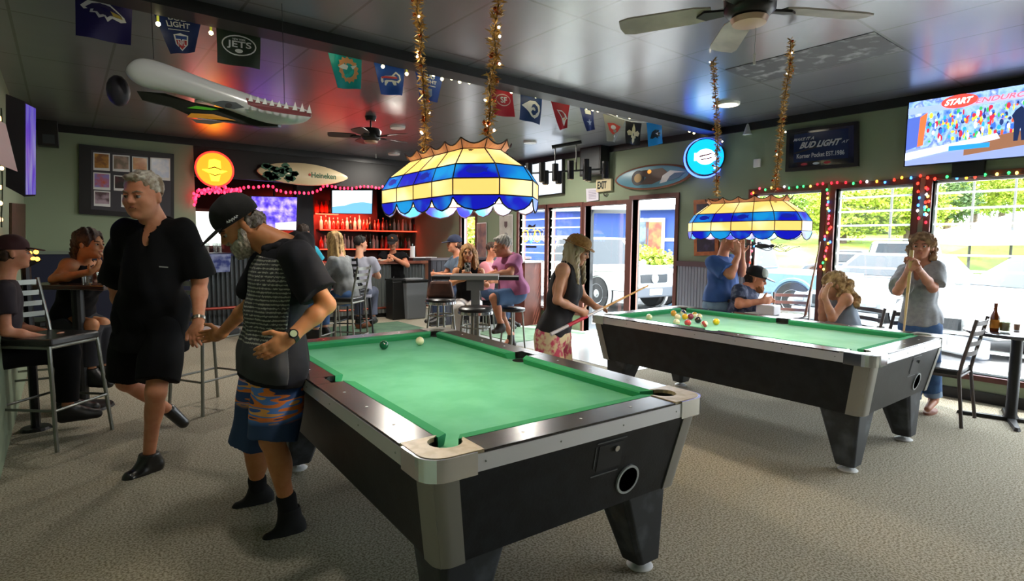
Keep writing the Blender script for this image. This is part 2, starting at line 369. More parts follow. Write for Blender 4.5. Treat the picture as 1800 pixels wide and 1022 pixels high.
    for (xa, xb) in ((.004, .135), (W_-.135, W_-.004)):
        rail(xa, .206, xb, mid-.065); rail(xa, mid+.065, xb, L_-.206)
        xo0, xo1 = (xa, xa+.075) if xa < .5 else (xb-.075, xb)
        rail(xo0, mid-.065, xo1, mid+.065)
        cxp = xa+.118 if xa < .5 else xb-.118
        sgn = 1 if xa < .5 else -1
        pts = [(cxp-sgn*.043*math.cos(math.radians(-90+180*k/12)) , mid+.062*math.sin(math.radians(-90+180*k/12))) for k in range(13)]
        lb = B()
        for k in range(12): a_, c_ = pts[k], pts[k+1]; lb.quad((a_[0], a_[1], .70), (c_[0], c_[1], .70), (c_[0], c_[1], .799), (a_[0], a_[1], .799))
        lb.obj('pocket_liner', BLACK, t)
        B().lathe([(.05, .7605), (.05, .7612)], 20, (cxp+sgn*.012, mid, 0)).obj('pocket_hole', mat('pocket_black'), t)
    def cush(p0, p1, nrm):   # p0-p1 along the rail's inner edge, nrm into the bed
        d = np.array(p1)-np.array(p0); Ln = np.linalg.norm(d); d = d/Ln; nn = np.array(nrm, float); w = .05; cut = .035
        b = B(); A_ = np.array(p0); 
        sec = [(0, .7605), (w-.012, .7605), (w, .790), (w-.004, .797), (0, .801)]
        vs = [(*(A_-d*.005+nn*s*1.0+d*(s/w)*cut), z) for s, z in sec]+[(*(A_+d*(Ln+.005)+nn*s-d*(s/w)*cut), z) for s, z in sec]
        k = len(sec); b.add(vs, [tuple(range(k))[::-1], tuple(range(k, 2*k))]+[(i, (i+1) % k, k+(i+1) % k, k+i) for i in range(k)])
        b.obj('cushion', CUSH, t)
    cush((.19, .135), (W_-.19, .135), (0, 1)); cush((.19, L_-.135), (W_-.19, L_-.135), (0, -1))
    for x, nx in ((.135, 1), (W_-.135, -1)):
        cush((x, .19), (x, mid-.06), (nx, 0)); cush((x, mid+.06), (x, L_-.19), (nx, 0))
    SIGHT = mat('sight_white', '#dddddd', .4)
    for k in range(1, 4):
        for y_ in (.07, L_-.07): B().lathe([(.006, .8003), (.006, .801)], 10, (.135+(W_-.27)*k/4, y_, 0)).obj('diamond_sight', SIGHT, t)
    for k in range(1, 8):
        if k != 4:
            for x_ in (.07, W_-.07): B().lathe([(.006, .8003), (.006, .801)], 10, (x_, .135+(L_-.27)*k/8, 0)).obj('diamond_sight', SIGHT, t)
    for k in range(2, 12, 3):
        for y_, sy in ((-.001, -1), (L_+.001, 1)): B().lathe([(.004, 0), (.002, .002)], 8, (W_*k/13, y_, .765), ax=(np.array([1., 0, 0]), np.array([0, 0, 1.]), np.array([0, sy*1., 0]))).obj('rivet', STEEL, t)
    for k in range(2, 20, 3):
        for x_, sx_ in ((-.001, -1), (W_+.001, 1)): B().lathe([(.004, 0), (.002, .002)], 8, (x_, L_*k/21, .765), ax=(np.array([0, 1., 0]), np.array([0, 0, 1.]), np.array([sx_*1., 0, 0]))).obj('rivet', STEEL, t)
    # near end: coin panel, lock and ball return (end face leans inward by .06 over .335)
    sl = .06/.335
    def E(x, z, o=.003): return (x, .025+(.735-z)*sl-o, z)
    def face_poly(pts, o0, o1, name, m):
        b = B(); k = len(pts); b.add([E(x, z, o1) for x, z in pts]+[E(x, z, o0) for x, z in pts], [tuple(range(k)), tuple(range(k, 2*k))[::-1]]+[(i, (i+1) % k, k+(i+1) % k, k+i) for i in range(k)]); return b.obj(name, m, t)
    px0 = .80
    panel = face_poly(rect(px0-.06, .585, px0+.07, .69), -.001, .002, 'coin_panel', mat('panel_black', '#1d1f22', .5))
    fr = B()
    for r4 in (rect(px0-.075, .70, px0+.085, .704), rect(px0-.085, .565, px0+.06, .569), rect(px0-.078, .60, px0-.075, .69)):
        k = 4; fr.add([E(x, z, .003) for x, z in r4]+[E(x, z, -.001) for x, z in r4], [(0, 1, 2, 3), (7, 6, 5, 4)]+[(i, (i+1) % k, k+(i+1) % k, k+i) for i in range(k)])
    fr.obj('panel_edge', mat('edge_grey', '#6a6d70', .4), t)
    face_poly(ell(px0+.03, .665, .012, .012, 16), 0, .012, 'lock', CHROME)
    # ball return ring with dark throat
    cx_, cz_, ro, ri = px0+.13, .505, .062, .052; b = B(); n_ = 32
    for k in range(n_):
        a, c = 2*math.pi*k/n_, 2*math.pi*(k+1)/n_
        q = [(cx_+ro*math.cos(a), cz_+ro*math.sin(a)), (cx_+ro*math.cos(c), cz_+ro*math.sin(c)), (cx_+ri*math.cos(c), cz_+ri*math.sin(c)), (cx_+ri*math.cos(a), cz_+ri*math.sin(a))]
        b.add([E(x, z, .008) for x, z in q]+[E(x, z, -.001) for x, z in q], [(0, 1, 2, 3), (7, 6, 5, 4), (0, 4, 5, 1), (3, 2, 6, 7)])
    b.obj('ball_return_ring', mat('ring_grey', '#b9c0c4', .35, .4), t)
    face_poly(ell(cx_, cz_, ri+.001, ri+.001, 32), -.002, .006, 'ball_return_hole', mat('throat_black', '#010101', 1, spec=0))
    # legs
    for (sx, sy) in ((0, 0), (1, 0), (1, 1), (0, 1)):
        tp = [(.13, .11), (.36, .11), (.38, .13), (.38, .30), (.34, .36), (.13, .36), (.11, .34), (.11, .13)]; bt = [(.135, .125), (.235, .125), (.255, .135), (.265, .22), (.245, .245), (.14, .245), (.12, .23), (.12, .14)]
        f = lambda L0: [((W_-x if sx else x), (L_-y if sy else y)) for x, y in L0]
        lg = B().prism(f(bt), .045, .405, top=f(tp)).obj('leg', LEGM, t, bevel=.006)
        cx_, cy_ = f([(.19, .185)])[0]
        B().lathe([(.055, 0), (.06, .008), (.045, .018), (.016, .022), (.016, .05)], 20, (cx_, cy_, 0)).obj('foot_disc', WHITE, lg, smooth=True)
    return t
T1 = pool_table((-.246, 1.614), -2.88, 'black pool table in the foreground with a cream worn pocket corner')
T2 = pool_table((2.15, 3.286), -1.05, 'black pool table beyond the first one, nearer the windows, with many balls', False)
# ------------------------------------------------------------------ balls
def ball(px, py, col, label, stripe=False, group=None):
    p = PZ(px, py, .76+.0286); m0 = mat('ball_'+col, col, .12, coat=.5); ms = [m0]
    b = B().sphere((0, 0, .0286), .0286, 20, 14)
    o = b.obj('billiard_ball', ms, smooth='all')
    if stripe:
        o.data.materials.append(mat('ball_ivory', '#efe6c4', .12, coat=.5))
        for f in o.data.polygons:
            z = sum(o.data.vertices[i].co.z for i in f.vertices)/len(f.vertices)-.0286
            f.material_index = 1 if abs(z) > .014 else 0
        o.rotation_euler = (.9, .5, px)
        o.location = (p[0], p[1], p[2])
        o.data.transform(Matrix.Translation((0, 0, -.0286)))
    else: o.location = (p[0], p[1], .7606)
    tag(o, label, 'pool ball', group); return o
ball(675, 607, '#0b5a3a', 'dark green pool ball on the foreground table'); ball(738, 600, '#f1ecc0', 'cream cue ball on the foreground table')
G2 = 'balls on the far pool table'
for a in ((1141, 558, '#efe9b8', 'cream cue ball alone at the left end of the far table', 0), (1184, 551, '#e8a02c', 'orange ball at the left of the cluster', 0), (1191, 558, '#f0d8a8', 'pale orange striped ball just below the orange ball', 0), (1189, 567, '#efe6c4', 'cream ball at the lower left of the cluster', 0),
          (1201, 550, '#1b2350', 'dark blue and white striped ball beside the corner pocket', 1), (1204, 557, '#f0b71c', 'yellow ball in the middle of the cluster', 0), (1209, 568, '#d4484f', 'red ball at the front of the cluster', 0), (1214, 557, '#8c2a4a', 'maroon ball in the middle of the cluster', 0),
          (1221, 554, '#c8a03c', 'cream and yellow striped ball behind the maroon ball', 1), (1229, 557, '#e8d9b0', 'cream ball behind the black one', 0), (1227, 563, '#1a1618', 'black ball at the right of the cluster', 0), (1238, 570, '#b0403c', 'red and white striped ball right of the cluster', 1), (1259, 566, '#e8c614', 'bright yellow ball apart at the right', 0)):
    ball(a[0], a[1], a[2], a[3], a[4], G2)

# ------------------------------------------------------------------ stained glass lamps over the tables
def sg(name, col, es): return mat(name, col, .3, emit=col, es=es, spec=.5)
def sgn(name, c1, c2, es, sc=7):
    if name in _M: return _M[name]
    m = mat(name, c1, .3); nt = m.node_tree; b = nt.nodes['Principled BSDF']; tc = nt.nodes.new('ShaderNodeTexCoord'); n = nt.nodes.new('ShaderNodeTexNoise'); n.inputs['Scale'].default_value = sc
    r = nt.nodes.new('ShaderNodeValToRGB'); r.color_ramp.elements[0].position = .42; r.color_ramp.elements[1].position = .6; r.color_ramp.elements[0].color = (*lin(c1), 1); r.color_ramp.elements[1].color = (*lin(c2), 1)
    nt.links.new(tc.outputs['Object'], n.inputs[0]); nt.links.new(n.outputs[0], r.inputs[0]); nt.links.new(r.outputs[0], b.inputs['Base Color']); nt.links.new(r.outputs[0], b.inputs['Emission Color']); b.inputs['Emission Strength'].default_value = es
    return m
AMB = sgn('amber_glass', '#ffd070', '#fff0b0', .58, 4); BLU = sgn('blue_glass', '#1418c8', '#18a0ee', .40, 5); PIN = mat('pinkish_crown_glass', '#c08a78', .35, emit='#c07a58', es=.16)
LEAD = mat('dark_lead', '#2a1420', .5)
def pool_lamp(c, rz, lx, ly, z0, label, s=1):
    """c: centre of the lamp (x, y), lx/ly: half width and half length of the widest band, z0: height of its lower edge"""
    t = thing('stained_glass_lamp', label, 'lamp', (c[0], c[1], z0), rz)
    def ringp(hx, hy, z, nx, ny, ch=.62):
        # chamfered oblong, nx / ny panels on each side plus one on each corner
        c_ = min(hx, hy)*ch; pts = []
        def seg(a, b_, n): return [(a[0]+(b_[0]-a[0])*k/n, a[1]+(b_[1]-a[1])*k/n, z) for k in range(n)]
        pts += seg((hx, -hy+c_), (hx, hy-c_), ny); pts += seg((hx, hy-c_), (hx-c_, hy), 1); pts += seg((hx-c_, hy), (-hx+c_, hy), nx); pts += seg((-hx+c_, hy), (-hx, hy-c_), 1)
        pts += seg((-hx, hy-c_), (-hx, -hy+c_), ny); pts += seg((-hx, -hy+c_), (-hx+c_, -hy), 1); pts += seg((-hx+c_, -hy), (hx-c_, -hy), nx); pts += seg((hx-c_, -hy), (hx, -hy+c_), 1)
        return pts
    nx, ny = 1, 4
    H = [0, .045, .125, .20, .295, .345]; K = [1., 1., 1., .86, .50, .60]
    H = [h*s for h in H]
    rings = [ringp(lx*k_, ly*(1-(1-k_)*.70) if i > 2 else ly*k_, h, nx, ny) for i, (h, k_) in enumerate(zip(H, K))]
    n = len(rings[0])
    def band(i0, i1, m, name, mod=None):
        b = B()
        for k in range(n): b.quad(rings[i0][k], rings[i0][(k+1) % n], rings[i1][(k+1) % n], rings[i1][k])
        o = b.obj(name, m, t); return o
    band(1, 2, AMB, 'lower_amber_band'); band(2, 3, BLU, 'blue_fish_band'); band(3, 4, AMB, 'upper_amber_band')
    # scalloped skirt and crown
    b = B()
    for k in range(n):
        p, q = np.array(rings[1][k]), np.array(rings[1][(k+1) % n]); N_ = 6; 
        for j in range(N_):
            u0, u1 = j/N_, (j+1)/N_; d0, d1 = -.062*s*math.sin(math.pi*u0)**.6-.012*s, -.062*s*math.sin(math.pi*u1)**.6-.012*s
            a_, c_ = p+(q-p)*u0, p+(q-p)*u1; b.quad(a_, c_, c_+(0, 0, d1), a_+(0, 0, d0))
    b.obj('scalloped_skirt', BLU, t)
    b = B(); eb = B()
    for k in range(n):
        p, q = np.array(rings[4][k]), np.array(rings[4][(k+1) % n]); P5, Q5 = np.array(rings[5][k]), np.array(rings[5][(k+1) % n]); N_ = 6; last = None
        for j in range(N_):
            u0, u1 = j/N_, (j+1)/N_; a_, c_ = p+(q-p)*u0, p+(q-p)*u1; t0 = P5+(Q5-P5)*u0-np.array([0, 0, .03*s*math.sin(math.pi*u0)]); t1 = P5+(Q5-P5)*u1-np.array([0, 0, .03*s*math.sin(math.pi*u1)])
            b.quad(a_, c_, t1, t0); eb.tube([t0, t1], .003, 5)
    b.obj('flared_crown', PIN, t)
    for (i0, i1) in ((1, 2), (2, 3), (3, 4), (4, 5)):
        for k in range(n): eb.tube([rings[i0][k], rings[i1][k]], .003 if i0 < 4 else .0025, 5)
    for i in (1, 2, 3, 4):
        for k in range(n): eb.tube([rings[i][k], rings[i][(k+1) % n]], .0032, 5)
    for k in range(n):
        p, q = np.array(rings[1][k]), np.array(rings[1][(k+1) % n]); pts = [p+(q-p)*u-np.array([0, 0, (.062*math.sin(math.pi*u)**.6+.012)*s]) for u in (0, .1, .25, .5, .75, .9, 1)]
        eb.tube(pts, .0035, 5)
    eb.obj('leading', LEAD, t)
    # fish shapes in the blue band
    fb = B()
    def fish(k, sc=.03):
        p, q, r_ = np.array(rings[2][k]), np.array(rings[2][(k+1) % n]), np.array(rings[3][k]); c0 = (p+q)/2*.5+(np.array(rings[3][k])+np.array(rings[3][(k+1) % n]))/2*.5
        u = (q-p)/np.linalg.norm(q-p); v = (r_-p); v = v-u*(v@u); v /= np.linalg.norm(v); w = np.cross(u, v)
        if w@c0*1 < 0 and abs(w@c0) > 1e-9: w = -w
        c0 = c0+w*.004
        out = [(sc*1.3*math.cos(a)-.0, sc*.62*math.sin(a)) for a in [math.radians(25+310*j/14) for j in range(15)]]+[(sc*1.7, -sc*.45), (sc*1.55, 0), (sc*1.7, sc*.5)]
        fb.poly([c0+u*x+v*y for x, y in out])
    for k in (0, 2, 5, 7, 9, 11): fish(k % n)
    fb.obj('fish_motifs', mat('deep_blue_glass', '#1822a8', .3, emit='#1a2ab8', es=.3), t)
    B().box((-lx*.45, -ly*.6, H[4]-.012), (lx*.45, ly*.6, H[4]-.006)).obj('top_plate', mat('lamp_top_dark', '#3a2a24', .6), t)
    for k in (-1, 0, 1):
        bl = B().sphere((0, k*ly*.5, .15*s), .03, 12, 8).obj('bulb', glow('warm_bulb', '#ffe2a8', 10), t, smooth='all')
        l = bpy.data.lights.new('lamp_bulb_light', 'POINT'); l.energy = LAMPW; l.color = (1, .9, .72); l.shadow_soft_size = .05
        lo = bpy.data.objects.new('lamp_bulb_light', l); COL.objects.link(lo); lo.parent = t; lo.location = (0, k*ly*.5, .06*s)
    return t
LAMPW = 4
# lamp 1: long side from pixel 672 (far) to 814 (near corner), end face 814 to 950
def lamp_from(px_l, px_c, px_r, y_low, dep_c, label):
    pass
c1 = PD(800, 375, 2.68); 
L1 = pool_lamp((c1[0], c1[1]), math.radians(-2.9), .215, .49, 1.605, 'lit stained-glass pool lamp hanging over the foreground table, amber and blue', .82)
c2 = PD(1310, 420, 4.25)
L2 = pool_lamp((c2[0], c2[1]), math.radians(-1), .20, .45, 1.515, 'lit stained-glass pool lamp hanging over the table by the windows', .84)
# tinsel garlands on the lamp chains
GOLD = mat('gold_tinsel', '#f4cc78', .35, .35, col2='#c8903c', nscale=60); 
def garland(pts, r, label, seed):
    rng = random.Random(seed); b = B(); P = [np.array(p) for p in pts]
    t = thing('tinsel_garland', label, 'garland', P[0]); 
    acc = 0
    for i in range(len(P)-1):
        d = P[i+1]-P[i]; L_ = np.linalg.norm(d); n = int(L_*800)
        for k in range(n):
            c = P[i]+d*(k/n); a = rng.uniform(0, 6.28); e = rng.uniform(-.9, .9); rr = r*rng.uniform(.55, 1.15); v = np.array([math.cos(a)*math.cos(e), math.sin(a)*math.cos(e), math.sin(e)]); w = np.cross(v, [rng.uniform(-1, 1), rng.uniform(-1, 1), rng.uniform(-1, 1)]); w /= np.linalg.norm(w)+1e-9; ww = rng.uniform(.0025, .005)
            tip = c+v*rr; m_ = c+v*rr*.5; b.add([c-w*ww*.5, m_-w*ww, tip, m_+w*ww], [(0, 1, 2, 3)])
    b.obj('tinsel', GOLD, t, world=True)
    B().tube(P, .004, 6).obj('chain', mat('brass_chain', '#8a6a3a', .4, .8), t, world=True)
    for i in range(len(P)-1):
        for k in range(3):
            c = P[i]+(P[i+1]-P[i])*rng.random()+np.array([rng.uniform(-1, 1), rng.uniform(-1, 1), 0])*r*.7; B().sphere(c, .009 if k else .006, 8, 6).obj('bauble' if k else 'tiny_light', mat('bauble_copper', '#d8622a', .15, .9) if k else glow('tiny_light', '#fff0d0', 4), t, world=True)
def gpath(pix, dep0, dep1): return [PD(x, y, dep0+(dep1-dep0)*i/(len(pix)-1)) for i, (x, y) in enumerate(pix)]
garland(gpath([(733, -30), (733, 20), (741, 60), (739, 100), (744, 150), (748, 200), (748, 235), (746, 268)], 2.85, 2.95), .043, 'gold tinsel garland on the far chain of the foreground lamp', 1)
garland(gpath([(878, -30), (876, 10), (868, 60), (872, 100), (860, 150), (862, 190), (858, 230), (858, 246)], 2.5, 2.45), .043, 'gold tinsel garland on the near chain of the foreground lamp', 2)
garland(gpath([(1254, 105), (1256, 150), (1260, 200), (1262, 250), (1259, 300), (1260, 345)], 4.6, 4.6), .04, 'gold tinsel garland on the left chain of the lamp by the windows', 3)
garland(gpath([(1390, 70), (1388, 120), (1378, 180), (1372, 240), (1366, 300), (1363, 335)], 4.05, 4.0), .04, 'gold tinsel garland on the right chain of the lamp by the windows', 4)
# ------------------------------------------------------------------ pennants, bunting cord and party lights behind the beam
YFL = 2.92
def pq(p): return PY(p[0], p[1], YFL)
def bil(Q, u, v): a, b, c, d = Q; return a*(1-u)*(1-v)+b*u*(1-v)+c*u*v+d*(1-u)*v    # TL TR BR BL ; v downwards
def pennant(name, label, quad, col, logos, wave=.012):
    Q = [pq(p) for p in quad]; t = thing(name, label, 'pennant', (Q[0]+Q[1])/2, 0, 'sports pennants on the cord')
    n = 10; ph = quad[0][0]
    def P(u, v, o=0): q = bil(Q, u, v); return q+np.array([0, wave*math.sin(u*7+v*3+ph)*v-o, 0])
    b = B(); vs = [P(i/n, j/n) for j in range(n+1) for i in range(n+1)]+[P(i/n, j/n, -.002) for j in range(n+1) for i in range(n+1)]
    k = (n+1)**2; fs = []
    for j in range(n):
        for i in range(n): a = j*(n+1)+i; fs += [(a, a+1, a+n+2, a+n+1), (k+a, k+a+n+1, k+a+n+2, k+a+1)]
    b.add(vs, fs).obj('cloth', mat('satin_'+col, col, .45, spec=.4), t, world=True, smooth='all')
    for li, (nm, c, polys) in enumerate(logos):
        lb = B()
        for p in polys: lb.poly([P(x, y, .003+.0015*li) for x, y in p])
        lb.obj(nm, mat('print_'+c, c, .5), t, world=True)
    def tx(body, fit, cx, cy, c, ang=0):
        vs_, fs_ = text_mesh(body, .1, fit, ext=0, bold=.002); lb = B(); lb.add([P(cx+v[0]*math.cos(ang)-v[1]*math.sin(ang), cy-v[1]*math.cos(ang)-v[0]*math.sin(ang), .009) for v in vs_], fs_)
        lb.obj('lettering', mat('print_'+c, c, .5), t, world=True)
    return t, tx
def oval(cx, cy, rx, ry, w=None):
    return annulus(cx, cy, rx, ry, w) if w else [ell(cx, cy, rx, ry)]
WH = '#e8e8ee'
bird = [(.08,.33),(.22,.20),(.40,.18),(.58,.26),(.72,.38),(.86,.50),(.90,.58),(.80,.60),(.64,.54),(.56,.62),(.50,.52),(.40,.56),(.34,.46),(.24,.46),(.26,.38),(.14,.40)]
t, tx = pennant('pennant', 'dark purple pennant with a bird head, first on the cord', [(132,-20),(234,-12),(230,80),(133,62)], '#241f5e', [('bird_outline', WH, [bird]), ('bird_head', '#2a2358', [[(.5+(x-.5)*.8, .41+(y-.42)*.62) for x, y in bird]]), ('bird_beak', '#b09a4a', [[(.6,.4),(.78,.47),(.84,.54),(.66,.5)]])])
t, tx = pennant('pennant', 'navy beer pennant with a crest, second on the cord', [(264,8),(356,28),(342,92),(300,95)], '#1b2c66', [('crest', WH, [[(.3,.58),(.42,.56),(.5,.54),(.58,.56),(.72,.58),(.72,.8),(.5,.95),(.3,.8)]]), ('crest_red', '#c03038', [[(.34,.7),(.68,.7),(.68,.8),(.5,.92),(.34,.8)]]), ('crest_blue', '#22408c', [[(.34,.6),(.68,.6),(.68,.68),(.34,.68)]]), ('rule', WH, [[(.2,.46),(.75,.46),(.75,.475),(.2,.475)]])])
tx('BUD', (.42, .12), .48, .2, WH); tx('LIGHT', (.55, .13), .48, .35, WH); tx('NFL', (.26, .12), .51, .77, WH)
t, tx = pennant('pennant', 'dark green pennant with a white oval, third on the cord', [(380,38),(458,50),(457,122),(382,110)], '#28352c', [('oval_ring', WH, oval(.5, .5, .40, .25, .03)), ('ball', WH, [ell(.5, .63, .09, .05)])])
tx('JETS', (.56, .2), .5, .5, WH); tx('NEW YORK', (.3, .05), .5, .36, WH)
t, tx = pennant('pennant', 'teal pennant with a leaping dolphin on an orange sun', [(574,82),(636,96),(634,157),(593,155)], '#18a5ab', [('sun', '#e6a070', [[(.55+(.36 if k % 2 else .3)*math.cos(k*math.pi/14), .5+(.36 if k % 2 else .3)*math.sin(k*math.pi/14)) for k in range(28)]]), ('sun_inner', '#18a5ab', oval(.55, .5, .2, .2)), ('dolphin', WH, [[(.2,.46),(.4,.36),(.6,.40),(.85,.34),(.7,.48),(.62,.58),(.5,.50),(.34,.5)]]), ('dolphin_belly', '#1fc0c4', [[(.36,.66),(.55,.58),(.7,.48),(.72,.56),(.56,.68),(.44,.72)]])])
t, tx = pennant('pennant', 'royal blue pennant with a charging bison', [(656,103),(712,108),(707,168),(669,166)], '#2450b0', [('bison', WH, [[(.12,.52),(.3,.46),(.55,.44),(.7,.32),(.84,.42),(.88,.56),(.8,.66),(.7,.62),(.72,.72),(.62,.72),(.56,.62),(.42,.62),(.3,.74),(.24,.72),(.26,.6),(.14,.68),(.1,.62)]]), ('bison_body', '#2450b0', [[(.2,.55),(.3,.5),(.58,.49),(.7,.38),(.8,.45),(.83,.55),(.74,.6),(.56,.57),(.34,.58),(.2,.62)]]), ('red_stripe', '#c43848', [[(.14,.50),(.3,.47),(.74,.48),(.74,.53),(.3,.53),(.14,.55)]])])
t, tx = pennant('pennant', 'blue beer pennant with a crest, behind the far gold garland', [(727,113),(779,132),(770,180),(740,176)], '#2348a4', [('crest', '#8fa0c8', [[(.28,.6),(.6,.6),(.6,.82),(.44,.92),(.28,.82)]]), ('rule', WH, [[(.15,.5),(.75,.5),(.75,.52),(.15,.52)]])])
tx('BUD', (.4, .12), .5, .22, WH); tx('LIGHT', (.55, .12), .5, .38, WH)
t, tx = pennant('pennant', 'red pennant with a white ringed monogram, behind the near garland', [(862,150),(900,153),(904,206),(868,203)], '#c22c3e', [('oval_ring', '#e6c8c8', oval(.52, .46, .36, .2, .03))])
tx('SF', (.34, .2), .53, .46, WH)
spiral = [(.5+(.26-.0*k)*math.cos(math.radians(a))*(1-k/40), .5+.26*math.sin(math.radians(a))*(1-k/40)) for k, a in enumerate(range(-150, 150, 15))]
t, tx = pennant('pennant', 'navy pennant with a white curled ram horn', [(915,158),(953,170),(950,219),(914,210)], '#24407a', [('horn', WH, [[(.05,.5),(.28,.36),(.45,.26),(.7,.24),(.88,.36),(.92,.54),(.84,.74),(.66,.86),(.52,.8),(.42,.66),(.3,.58)]]), ('horn_curl', '#24407a', [[(.52,.5),(.55,.38),(.66,.34),(.78,.42),(.78,.58),(.68,.68),(.6,.66),(.68,.58),(.68,.48),(.6,.46)]]), ('horn_core', WH, [ell(.64, .55, .05, .04)])])
t, tx = pennant('pennant', 'narrow red pennant with a cardinal head', [(968,176),(1002,182),(996,225),(984,229)], '#bb2436', [('bird_outline', WH, [[(.2,.3),(.5,.32),(.8,.45),(.95,.62),(.85,.66),(.7,.9),(.5,.8),(.4,.6),(.3,.45)]]), ('bird_head', '#a81c30', [[(.28,.34),(.5,.37),(.75,.48),(.86,.6),(.7,.64),(.64,.82),(.52,.72),(.44,.55)]]), ('bird_beak', '#e8b040', [[(.6,.6),(.78,.62),(.66,.7)]])])
t, tx = pennant('pennant', 'narrow navy pennant with a pale star, half furled', [(1018,185),(1043,192),(1045,228),(1032,231)], '#22367e', [('star', '#9fb0e0', [[(.5+(.3 if k % 2 == 0 else .12)*math.sin(k*math.pi/5), .66-(.16 if k % 2 == 0 else .07)*math.cos(k*math.pi/5)) for k in range(10)]]), ('plate', WH, [rect(.3, .12, .75, .3)])])
t, tx = pennant('pennant', 'light grey pennant with a red flag and football', [(1060,200),(1099,212),(1082,250),(1068,248)], '#9a9a94', [('red_flag', '#d0463c', [[(.15,.3),(.5,.24),(.9,.32),(.8,.56),(.5,.72),(.28,.56)]]), ('skull', WH, [ell(.5, .42, .14, .09), ell(.62, .78, .06, .05)])])
t, tx = pennant('pennant', 'black pennant with a cream lily emblem', [(1100,213),(1128,217),(1124,256),(1100,252)], '#17181a', [('lily', '#d4c9a4', [[(.5,.06),(.6,.28),(.62,.44),(.78,.36),(.92,.46),(.86,.62),(.66,.6),(.7,.7),(.6,.72),(.62,.84),(.5,.98),(.38,.84),(.4,.72),(.3,.7),(.34,.6),(.14,.62),(.08,.46),(.22,.36),(.38,.44),(.4,.28)]])])
t, tx = pennant('pennant', 'bright blue pennant with a black cat head, last on the cord', [(1136,212),(1163,216),(1166,252),(1141,258)], '#1c93dc', [('cat_head', '#14202c', [[(.15,.7),(.3,.44),(.5,.34),(.78,.36),(.7,.44),(.84,.5),(.72,.56),(.8,.64),(.6,.66),(.66,.74),(.45,.66),(.3,.72)]]), ('cat_highlight', WH, [[(.5,.5),(.68,.46),(.62,.52),(.66,.6),(.56,.56)]])])
cp = [(60,-25),(180,-5),(264,8),(356,28),(458,50),(520,66),(550,75),(590,86),(650,100),(700,113),(760,122),(830,138),(862,149),(915,160),(960,171),(1000,179),(1020,184),(1060,196),(1085,207),(1110,214),(1145,215),(1163,215)]
tag(B().tube([pq(p)+np.array([0, -.004, 0]) for p in cp], .006, 6).obj('bunting_cord', WHITE, smooth='all'), 'white cord the pennants hang from, along the ceiling beam', 'cord')
FW_BULB = glow('warm_white_bulb', '#fff0b0', 6)
pl_ = [(248,14),(250,2),(278,42),(371,58),(476,60),(500,68),(524,72),(568,86),(594,92),(655,103),(673,117),(715,130),(762,132),(777,139),(794,138),(808,144),(825,145),(899,162),(942,170),(957,172),(1006,181),(1031,190),(1042,193),(1051,195),(1063,195),(1074,197),(1085,202),(1107,207),(1124,208),(1197,226),(1206,228),(1212,231),(1220,234),(1230,236),(1239,236)]
YPL = 2.83
t = thing('party_light_string', 'string of round warm white bulbs under the ceiling beam', 'string lights', PY(250, 2, YPL))
sock = mat('socket_reflection', '#8c8c30', .5, emit='#b8b840', es=.35)  # olive colour and emission stand for the bulbs' reflection on the sockets
top = []
for x, y in pl_:
    c = PY(x, y, YPL); top.append(c+np.array([0, 0, .075])); B().sphere(c, .0145, 10, 7).obj('bulb', FW_BULB, t, world=True, smooth='all')
    B().tube([c+np.array([0, 0, .012]), c+np.array([0, 0, .05])], .008, 6).obj('socket', sock, t, world=True)
wire = []
for a, b_ in zip(top, top[1:]): m_ = (a+b_)/2; m_[2] += .0; wire += [a, m_]
wire.append(top[-1]); B().tube(wire, .003, 5).obj('wire', BLACK, t, world=True)

